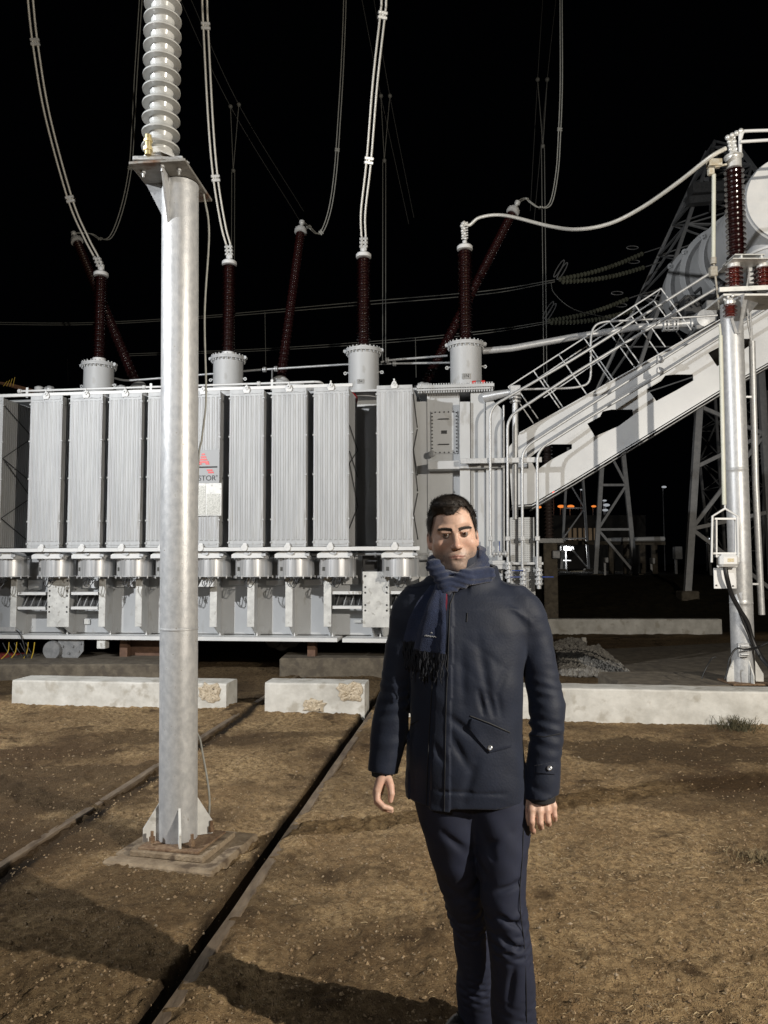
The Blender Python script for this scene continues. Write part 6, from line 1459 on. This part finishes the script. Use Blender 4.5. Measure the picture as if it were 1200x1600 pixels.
def handL(X, Y, Z):   # his right hand seen from the thumb side, fingers curling towards his leg
    w_ = mp(597.5, 1206, -.03); f = rcone(X, Y, Z, mp(600, 1180, -.025), w_, .026, .0235, (1, 1.1, 1))
    kn_ = [mp(589, 1234, -.062), mp(587.5, 1238, -.040), mp(589, 1240, -.020), mp(592, 1238, -.003)]
    for k_ in kn_: f = smin(f, rcone(X, Y, Z, w_+np.array([0, (k_[1]-w_[1])*.5, 0]), k_, .0165, .0125), .008)
    for k_, dy, r, e in zip(kn_, (-.075, -.048, -.022, -.002), (.0098, .0100, .0096, .0084), (0, 3, 2, -2)):
        c_ = chain(X, Y, Z, [k_, mp(588.5, 1250+e, dy), mp(598, 1260+e, dy-.004), mp(610-(dy > -.03)*3, 1264+e, dy+.002)], [r*1.1, r, r*.9, r*.78]); f = smin(f, c_, .003)
    c_ = chain(X, Y, Z, [mp(604, 1214, -.045), mp(609, 1228, -.066), mp(610.5, 1240, -.074), mp(609, 1251, -.076)], [.0150, .0118, .0102, .0078]); return smin(f, c_, .006)
vols = [head_vol, hand((mx(805), -.125, mz(1306)), (mx(872), .0, mz(1205)), handR), hand((mx(572, -.05), -.115, mz(1274)), (mx(622), .04, mz(1185)), handL)]
# coarse inner body that joins head, hands and feet under the clothes
lo = (-.40, -.20, .03); hi = (.36, .40, mz(862)); X, Y, Z = grid(lo, hi, .008)
inn = loft(X, Y, Z, TORSO)+.022; inn = np.maximum(inn, Z-mz(880))
for kk_, zt2, ins_ in ((ARML, mz(925), .020), (ARMR, mz(920), .020)): inn = smin(inn, np.maximum(loft(X, Y, Z, kk_)+ins_, Z-zt2), .02)
inn = np.where(Z < mz(1240), np.maximum(inn, mz(1245)-Z) if False else inn, inn)
legs = np.minimum(loft(X, Y, Z, LEGL), loft(X, Y, Z, LEGR))+.016; legs = np.maximum(legs, Z-.93)
armz = np.maximum(np.minimum(loft(X, Y, Z, ARML), loft(X, Y, Z, ARMR))+.02, mz(1262)-Z)
tor = np.maximum(loft(X, Y, Z, TORSO)+.030, .90-Z); tor = np.maximum(tor, Z-mz(878))
arms = np.maximum(loft(X, Y, Z, ARML)+.02, np.maximum(mz(1196)-Z, Z-mz(930))); arms = np.minimum(arms, np.maximum(loft(X, Y, Z, ARMR)+.02, np.maximum(mz(1238)-Z, Z-mz(925))))
inn = smin(smin(tor, arms, .02), legs, .02); inn = np.maximum(inn, .06-Z)
inn = smin(inn, rcone(X, Y, Z, (mx(712), .03, mz(905)), (mx(712), .02, mz(880)), .06, .058), .02)
vols.append((inn, lo, .008))
Vs, Fs, o_ = [], [], 0
for vol, lo_, h_ in vols:
    g = vdb.FloatGrid(4*h_); g.copyFromArray(np.ascontiguousarray(np.clip(vol, -4*h_, 4*h_).astype(np.float32))); p_, q_ = g.convertToQuads(0.0); p_ = p_*h_+np.array(lo_)
    c3 = p_.mean(0); v0, v1, v2 = p_[q_[:, 0]]-c3, p_[q_[:, 1]]-c3, p_[q_[:, 2]]-c3
    if np.einsum('ij,ij->i', v0, np.cross(v1, v2)).sum() < 0: q_ = q_[:, ::-1]
    Vs.append(p_); Fs.append(q_+o_); o_ += len(p_)
# ---- skin
m, n, b = nt_new('skin'); L = n.links; SKIN = m
at = add(n, 'ShaderNodeAttribute', attribute_name='skin_tone'); tc = add(n, 'ShaderNodeTexCoord'); ob = tc.outputs['Object']
nzs = add(n, 'ShaderNodeTexNoise'); nzs.inputs['Scale'].default_value = 60; nzs.inputs['Detail'].default_value = 9; nzs.inputs['Roughness'].default_value = .75; L.new(ob, nzs.inputs['Vector'])
mr = add(n, 'ShaderNodeMapRange'); mr.inputs[3].default_value = .62; mr.inputs[4].default_value = 1.34; L.new(nzs.outputs[0], mr.inputs[0])
ml = add(n, 'ShaderNodeMix', data_type='RGBA', blend_type='MULTIPLY'); ml.inputs[0].default_value = 1; L.new(at.outputs['Color'], ml.inputs[6]); L.new(mr.outputs[0], ml.inputs[7])
L.new(ml.outputs[2], b.inputs['Base Color']); b.inputs['Roughness'].default_value = .48; b.inputs['Specular IOR Level'].default_value = .4
b.inputs['Subsurface Weight'].default_value = .06; b.inputs['Subsurface Radius'].default_value = (.010, .004, .002); b.inputs['Subsurface Scale'].default_value = 1
nb = add(n, 'ShaderNodeTexNoise'); nb.inputs['Scale'].default_value = 420; L.new(ob, nb.inputs['Vector']); bp = add(n, 'ShaderNodeBump'); bp.inputs['Strength'].default_value = .25; bp.inputs['Distance'].default_value = .002; L.new(nb.outputs[0], bp.inputs['Height']); L.new(bp.outputs[0], b.inputs['Normal'])
body = npmesh('body', np.concatenate(Vs), np.concatenate(Fs), SKIN, man)
rm = body.modifiers.new('r', 'REMESH'); rm.mode = 'VOXEL'; rm.voxel_size = .0023; rm.use_smooth_shade = True
dg = bpy.context.evaluated_depsgraph_get(); me2 = bpy.data.meshes.new_from_object(body.evaluated_get(dg)); body.modifiers.clear(); me2.name = 'body'; body.data = me2
if not len(me2.materials): me2.materials.append(SKIN)
nv = len(me2.vertices); co = np.empty(nv*3, np.float32); me2.vertices.foreach_get('co', co); co = co.reshape(-1, 3)
x, y, z = tohead(co[:, 0], co[:, 1], co[:, 2]); ax_ = np.abs(x)
base_ = np.array([.54, .355, .27]); c_ = np.tile(base_, (nv, 1))
def blend(mask, colr): 
    global c_
    mask = np.clip(mask, 0, 1)[:, None]; c_ = c_*(1-mask)+np.array(colr)*mask
G3 = lambda cx, cy, cz, rx, ry, rz: np.exp(-(((ax_-cx)/rx)**2+((y-cy)/ry)**2+((z-cz)/rz)**2))
blend(.35*G3(.040, -.07, -.032, .022, .03, .018), (.55, .26, .19)); blend(.40*G3(0, -.112, -.038, .016, .02, .014), (.55, .26, .20)); blend(.4*G3(.078, .0, -.012, .014, .03, .035), (.56, .27, .21))
st = np.clip((-.046-z)/.018, 0, 1)*np.clip((.115-ax_)/.02, 0, 1)*np.clip(-(y-.03)/.03, 0, 1)*(z > -.14); st = st*(.55+.5*vnoise(x*300, y*300, z*300)+.25)
blend(.88*st, (.20, .155, .13))
blend(.22*G3(.030, -.088, .000, .021, .02, .009), (.38, .22, .165))
lip = np.clip(1.5-((ax_/.0275)**2+((z+.0718)/.0078)**2)*1.5, 0, 1)*(y < -.074); blend(.65*lip, (.42, .19, .155))
blend(np.clip(1.4-((np.abs(z+.0712+.0025*(ax_/.028)**2)/.0013)+(ax_/.029)**4), 0, 1)*(y < -.075)*.8, (.12, .05, .045))
brow = np.clip(1.6-(((z-(.0100+.0075*np.sin(np.clip((ax_-.009)/.042, 0, 1)*2.1)))/.0066)**2)*1.1, 0, 1)*np.clip((ax_-.008)/.004, 0, 1)*np.clip((.052-ax_)/.010, 0, 1)*(y < -.05)
blend(.66*brow*(.8+.6*vnoise(x*500, y*200, z*300)), (.035, .022, .016))
hl = np.interp(ax_, [0, .03, .05, .07], [.070, .078, .066, .0]); scalp = np.clip((z-(hl-.004))/.008, 0, 1)*(z > .0)+np.clip((y+.02)/.012, 0, 1)*(z > -.02)*(ax_ > .05)*(ax_ < .078); blend(.75*np.clip(scalp, 0, 1), (.06, .042, .032))
hands = (co[:, 2] < mz(1195))&(co[:, 2] > .6); kn_red = np.clip(vnoise(co[:, 0]*55, co[:, 1]*55, co[:, 2]*55)*1.5+.2, 0, 1)*hands; blend(.4*kn_red, (.56, .24, .18))
ca = me2.color_attributes.new('skin_tone', 'FLOAT_COLOR', 'POINT'); ca.data.foreach_set('color', np.concatenate([c_, np.ones((nv, 1))], 1).astype(np.float32).ravel())
# ---- eyes
m, n, b = nt_new('eye'); L = n.links; tc = add(n, 'ShaderNodeTexCoord'); sx = add(n, 'ShaderNodeSeparateXYZ'); L.new(tc.outputs['Object'], sx.inputs[0])
vl = add(n, 'ShaderNodeVectorMath', operation='LENGTH'); cb = add(n, 'ShaderNodeCombineXYZ'); L.new(sx.outputs[0], cb.inputs[0]); L.new(sx.outputs[2], cb.inputs[1]); L.new(cb.outputs[0], vl.inputs[0])
rp_ = add(n, 'ShaderNodeValToRGB'); rp_.color_ramp.elements[0].position = .0; rp_.color_ramp.elements[0].color = (.004, .003, .003, 1)
e = rp_.color_ramp.elements; e[1].position = 1; e[1].color = (.17, .145, .135, 1)
for p_, c__ in ((.17, (.005, .003, .003, 1)), (.20, (.045, .020, .010, 1)), (.42, (.060, .028, .014, 1)), (.46, (.015, .010, .008, 1)), (.52, (.17, .145, .135, 1))): k = e.new(p_); k.color = c__
ms = add(n, 'ShaderNodeMath', operation='DIVIDE'); ms.inputs[1].default_value = .0118; L.new(vl.outputs['Value'], ms.inputs[0]); L.new(ms.outputs[0], rp_.inputs[0]); L.new(rp_.outputs[0], b.inputs['Base Color']); b.inputs['Roughness'].default_value = .08
for s_ in (-1, 1):
    c0_ = fromhead((s_*.0292, -.0795, -.001)); mb = MB(); mb.sphere((0, 0, 0), .0122, 12); o = mb.build('eye', m, man, local=True); o.location = c0_; o.rotation_euler = (R(-1), 0, R(-5.5))
# ---- hair: noisy cap plus combed strands
HAIR = pmat('dark_brown_hair', (.010, .007, .005), (.020, .014, .010), 220, .6, stretch=(1, .2, 1), spec=.5)
lo = (EYE[0]-.1, CY0-.125, EYE[2]-.06); hi = (EYE[0]+.1, CY0+.125, EYE[2]+.16); h = .0020
X, Y, Z = grid(lo, hi, h); x, y, z = tohead(X, Y, Z); ax_ = np.abs(x)
cap = ell(x, y, z, (0, .010, .034), (.0795, .099, .0940)); cap = smin(cap, ell(x, y, z, (-.012, -.045, .094), (.055, .045, .030)), .02)
# hairline: keep above / behind it
hx = np.array([-.09, -.072, -.062, -.048, -.034, -.022, -.010, .002, .014, .024, .034, .048, .060, .070, .09])
hz_ = np.array([-.012, .020, .058, .067, .066, .061, .060, .063, .074, .086, .090, .082, .062, .010, -.012])
line = np.interp(x, hx, hz_)+.004*vnoise(x*140, y*10, z*10)
front = np.clip(-(y+.02)/.05, 0, 1)       # how far to the front
keep = np.where(y < -.030, line-z, np.where(ax_ > .05, np.interp(y, [-.030, -.018, -.008, .02, .06, .12], [.03, -.016, -.012, .004, -.05, -.07])-z, -1))
side = np.where((y < -.030) & (ax_ > .060), .045-z, keep)
cap = smax(cap, np.clip(np.maximum(keep, side*0-1), -.02, .02), .004)
cap = cap+.0022*vnoise(x*170+z*40+y*60, y*25, z*50)+.001*vnoise(x*40, y*30, z*40)
hair = vmesh(cap, lo, h, 'hair', HAIR, man); hair['label'] = 'short dark brown hair combed forward and sideways'
HBV = BVHTree.FromPolygons([v.co.copy() for v in hair.data.vertices], [tuple(p.vertices) for p in hair.data.polygons])
mb = MB(); cH = fromhead((0, .01, .03)); rr = random.Random(4)
for _ in range(5200):
    a = rr.uniform(0, 6.283); ph = rr.uniform(.02, 1.75); d = Vector((math.sin(ph)*math.cos(a), math.sin(ph)*math.sin(a), math.cos(ph)))
    loc, nrm, _i, _d = HBV.ray_cast(cH+d*.25, -d)
    if loc is None: continue
    if nrm.dot(d) < 0: nrm = -nrm
    fl_ = Vector((.55, -.75, -.1)) if loc.z > EYE[2]+.06 else Vector((0, .25, -1)); t = (fl_-nrm*fl_.dot(nrm)); t = t.normalized() if t.length > .05 else Vector((0, 0, -1)); t = (t+Vector((rr.uniform(-.3, .3), rr.uniform(-.3, .3), rr.uniform(-.2, .2)))).normalized()
    Ls = rr.uniform(.012, .026) if loc.z > EYE[2]+.05 else rr.uniform(.006, .011); w_ = .0007; s_ = nrm.cross(t).normalized()*w_
    p0, p1, p2 = loc-nrm*.001, loc+t*Ls*.5+nrm*.0028, loc+t*Ls+nrm*rr.uniform(.0, .003)
    mb.raw([p0-s_, p0+s_, p1+s_*.8, p1-s_*.8, p2], [(0, 1, 2, 3), (3, 2, 4)])
mb.build('strands', HAIR, hair, local=True)
# eyebrow hairs
BB = BVHTree.FromPolygons([v.co.copy() for v in me2.vertices], [tuple(p.vertices) for p in me2.polygons])
for s_ in (-1, 1):
    mb = MB()
    for _ in range(480):
        t = rr.random(); bx = .009+.041*t; bz = .0100+.0075*math.sin(t*2.1)+rr.uniform(-.0050, .0046)*(1-.35*t)
        o3 = fromhead((s_*bx, -.2, bz)); loc, nrm, _i, _d = BB.ray_cast(o3, Vector((0, 1, 0)))
        if loc is None: continue
        if nrm.y > 0: nrm = -nrm
        dr_ = Vector((s_*(.5+.5*t), 0, .7-.9*t+rr.uniform(-.2, .2))); dr_ = (dr_-nrm*dr_.dot(nrm)).normalized(); L_ = rr.uniform(.004, .0075); w_ = nrm.cross(dr_).normalized()*.0004
        p0, p1 = loc, loc+dr_*L_+nrm*.0012; mb.raw([p0-w_, p0+w_, p1], [(0, 1, 2)])
    mb.build('eyebrow', HAIR, man, local=True)
# ---------------- scarf
lo = (mx(655), -.125, mz(945)); hi = (mx(782), .14, mz(845)); h = .0026
X, Y, Z = grid(lo, hi, h); cx, cy = mx(716), .018
th = np.arctan2((Y-cy)/.072, (X-cx)/.073); rad = np.hypot((X-cx)/.073, (Y-cy)/.072)
fz = np.sin(th)                                     # -1 at the front
zc_ = np.interp(fz, [-1, -.6, -.2, .3, 1], [mz(909), mz(897), mz(882), mz(876), mz(872)])+np.cos(th)*.012
ww = np.interp(fz, [-1, 0, 1], [.030, .036, .038])
rr_ = (rad-1)*.074; vz = (Z-zc_)
tw_ = np.sqrt((rr_/(.0255+.003*np.sin(th*3)))**2+(vz/ww)**2)
f = (tw_-1)*.019
f = f+.0030*np.sin((vz*95+rad*5+th*1.3)+1.4*vnoise(X*14, Y*14, Z*14))+.004*vnoise(X*22, Y*22, Z*22)
# crossing fold from his left shoulder side down to the knot
f = smin(f, rcone(X, Y, Z, (mx(757), -.055, mz(897)), (mx(718), -.092, mz(903)), .025, .026, (1, .55, 1.0)), .012)
f = smin(f, rcone(X, Y, Z, (mx(722), -.090, mz(903)), (mx(693), -.098, mz(917)), .025, .023, (1, .55, 1)), .010)
f = smin(f, rcone(X, Y, Z, (mx(676), -.060, mz(885)), (mx(694), -.096, mz(914)), .025, .024, (1, .55, 1)), .010)
f = f+.0022*np.sin((Z-zc_)*330+np.abs(X-mx(700))*120+4*vnoise(X*18, Y*18, Z*18))+.0016*vnoise(X*60, Y*60, Z*90)
sc_ = vmesh(f, lo, h, 'scarf', SCF, man); sc_['label'] = 'dark blue wool scarf with black fringe'
def ribbon(name, rows, mat, parent, off0, off1, nx_=14, fold=.006, ph=0.0, th=.007):
    """hanging cloth: rows of (py, left px, right px) laid over the jacket front"""
    ys_ = [r[0] for r in rows]; N = 26; f_, b2 = [], []
    for j in range(N+1):
        t = j/N; py = ys_[0]+(ys_[-1]-ys_[0])*t; xl_ = np.interp(py, ys_, [r[1] for r in rows]); xr_ = np.interp(py, ys_, [r[2] for r in rows])
        for k in range(nx_+1):
            u = k/nx_; px = xl_+(xr_-xl_)*u; py2 = py+(rows[-1][3] if len(rows[-1]) > 3 else 0)*(u-.5)*t
            ds = [(surf(px+dx, py2, 0)-CAM).length for dx in (-6, 0, 6)]; d = ray(px, py2).normalized()
            base = min(ds[1], (ds[0]+ds[2])/2+.01); off = off0+(off1-off0)*t+fold*math.sin(u*5.5+t*1.5+ph)*(.4+.6*math.sin(math.pi*u))
            edge = (1-(2*u-1)**6)
            f_.append(CAM+d*(base-off-th*edge*.5)); b2.append(CAM+d*(base-off+th*edge*.5+.0006))
    W_ = nx_+1; fs = []
    for j in range(N):
        for k in range(nx_): a = j*W_+k; fs.append((a, a+W_, a+W_+1, a+1)); c = a+len(f_); fs.append((c, c+1, c+W_+1, c+W_))
    o2 = len(f_)
    for j in range(N): a = j*W_; fs.append((a, a+o2, a+W_+o2, a+W_)); a = j*W_+nx_; fs.append((a, a+W_, a+W_+o2, a+o2))
    for k in range(nx_): a = k; fs.append((a, a+1, a+1+o2, a+o2)); a = N*W_+k; fs.append((a, a+o2, a+1+o2, a+1))
    mb = MB(); mb.raw(f_+b2, fs, True); o = mb.build(name, mat, parent)
    return o, f_[N*W_:N*W_+W_]
rb, eb2 = ribbon('rear_end', [(915, 672, 696), (940, 652, 690), (968, 638, 680), (1003, 629, 668)], SCF, sc_, .010, .010, fold=.003, ph=2, th=.006)
ra, ea2 = ribbon('hanging_end', [(910, 681, 703), (925, 677, 697), (945, 667, 696), (980, 655, 697), (1019, 645, 695, 7)], SCF, sc_, .030, .022, fold=.0035, th=.008)
FRG = pmat('black_fringe', (.006, .007, .011), (.010, .012, .018), 90, .95)
def fringe(edge, L0, seedn, parent):
    r = random.Random(seedn); mb = MB()
    for k in range(26):
        t = k/25*(len(edge)-1.001); i_ = int(t); p = edge[i_].lerp(edge[i_+1], t-i_)+Vector((0, .002, .004)); L_ = L0*r.uniform(.75, 1.1); dx = r.uniform(-.012, .012); q = [p]
        for j in range(1, 6): q.append(p+Vector((dx*(j/5)**1.5+.003*math.sin(j*2+k), -.002+.004*r.random(), -L_*j/5)))
        mb.tube(catmull(q, 3), .0022, 6, True)
    return mb.build('fringe', FRG, parent)
fringe(ea2, .088, 3, ra); fringe(eb2, .085, 5, rb)
mb = MB(); pts = [(690.5, 921), (698.5, 926), (699, 940), (697.5, 955)]; mb.prism([surf(a, b_, .026) for a, b_ in pts], (0, .004, 0)); mb.build('maroon_underside', pmat('maroon_wool', (.16, .012, .03), None, 8, .9), sc_)
EMB = pmat('grey_embroidery', (.45, .46, .48), None, 8, .8)
SB = BVHTree.FromPolygons([lmat(ra) @ v.co for v in ra.data.vertices], [tuple(p.vertices) for p in ra.data.polygons])
mb = MB(); x0 = 663
for k in range(11):
    w_ = rr.choice((1.0, 1.3, 1.6)); y0 = 993.2+.22*k*1.0; q = []
    for t in (0, .5, 1): q.append(surf(x0+w_*t, y0+(.9 if t == .5 else 0)*(-1)**k, .0012, SB))
    mb.tube(q, .0011, 5); x0 += w_+.45
mb.tube([surf(673, 989.5, .0012, SB), surf(674.2, 988, .0012, SB), surf(675.4, 989.7, .0012, SB)], .0010, 5)
mb.build('emblem', EMB, ra)
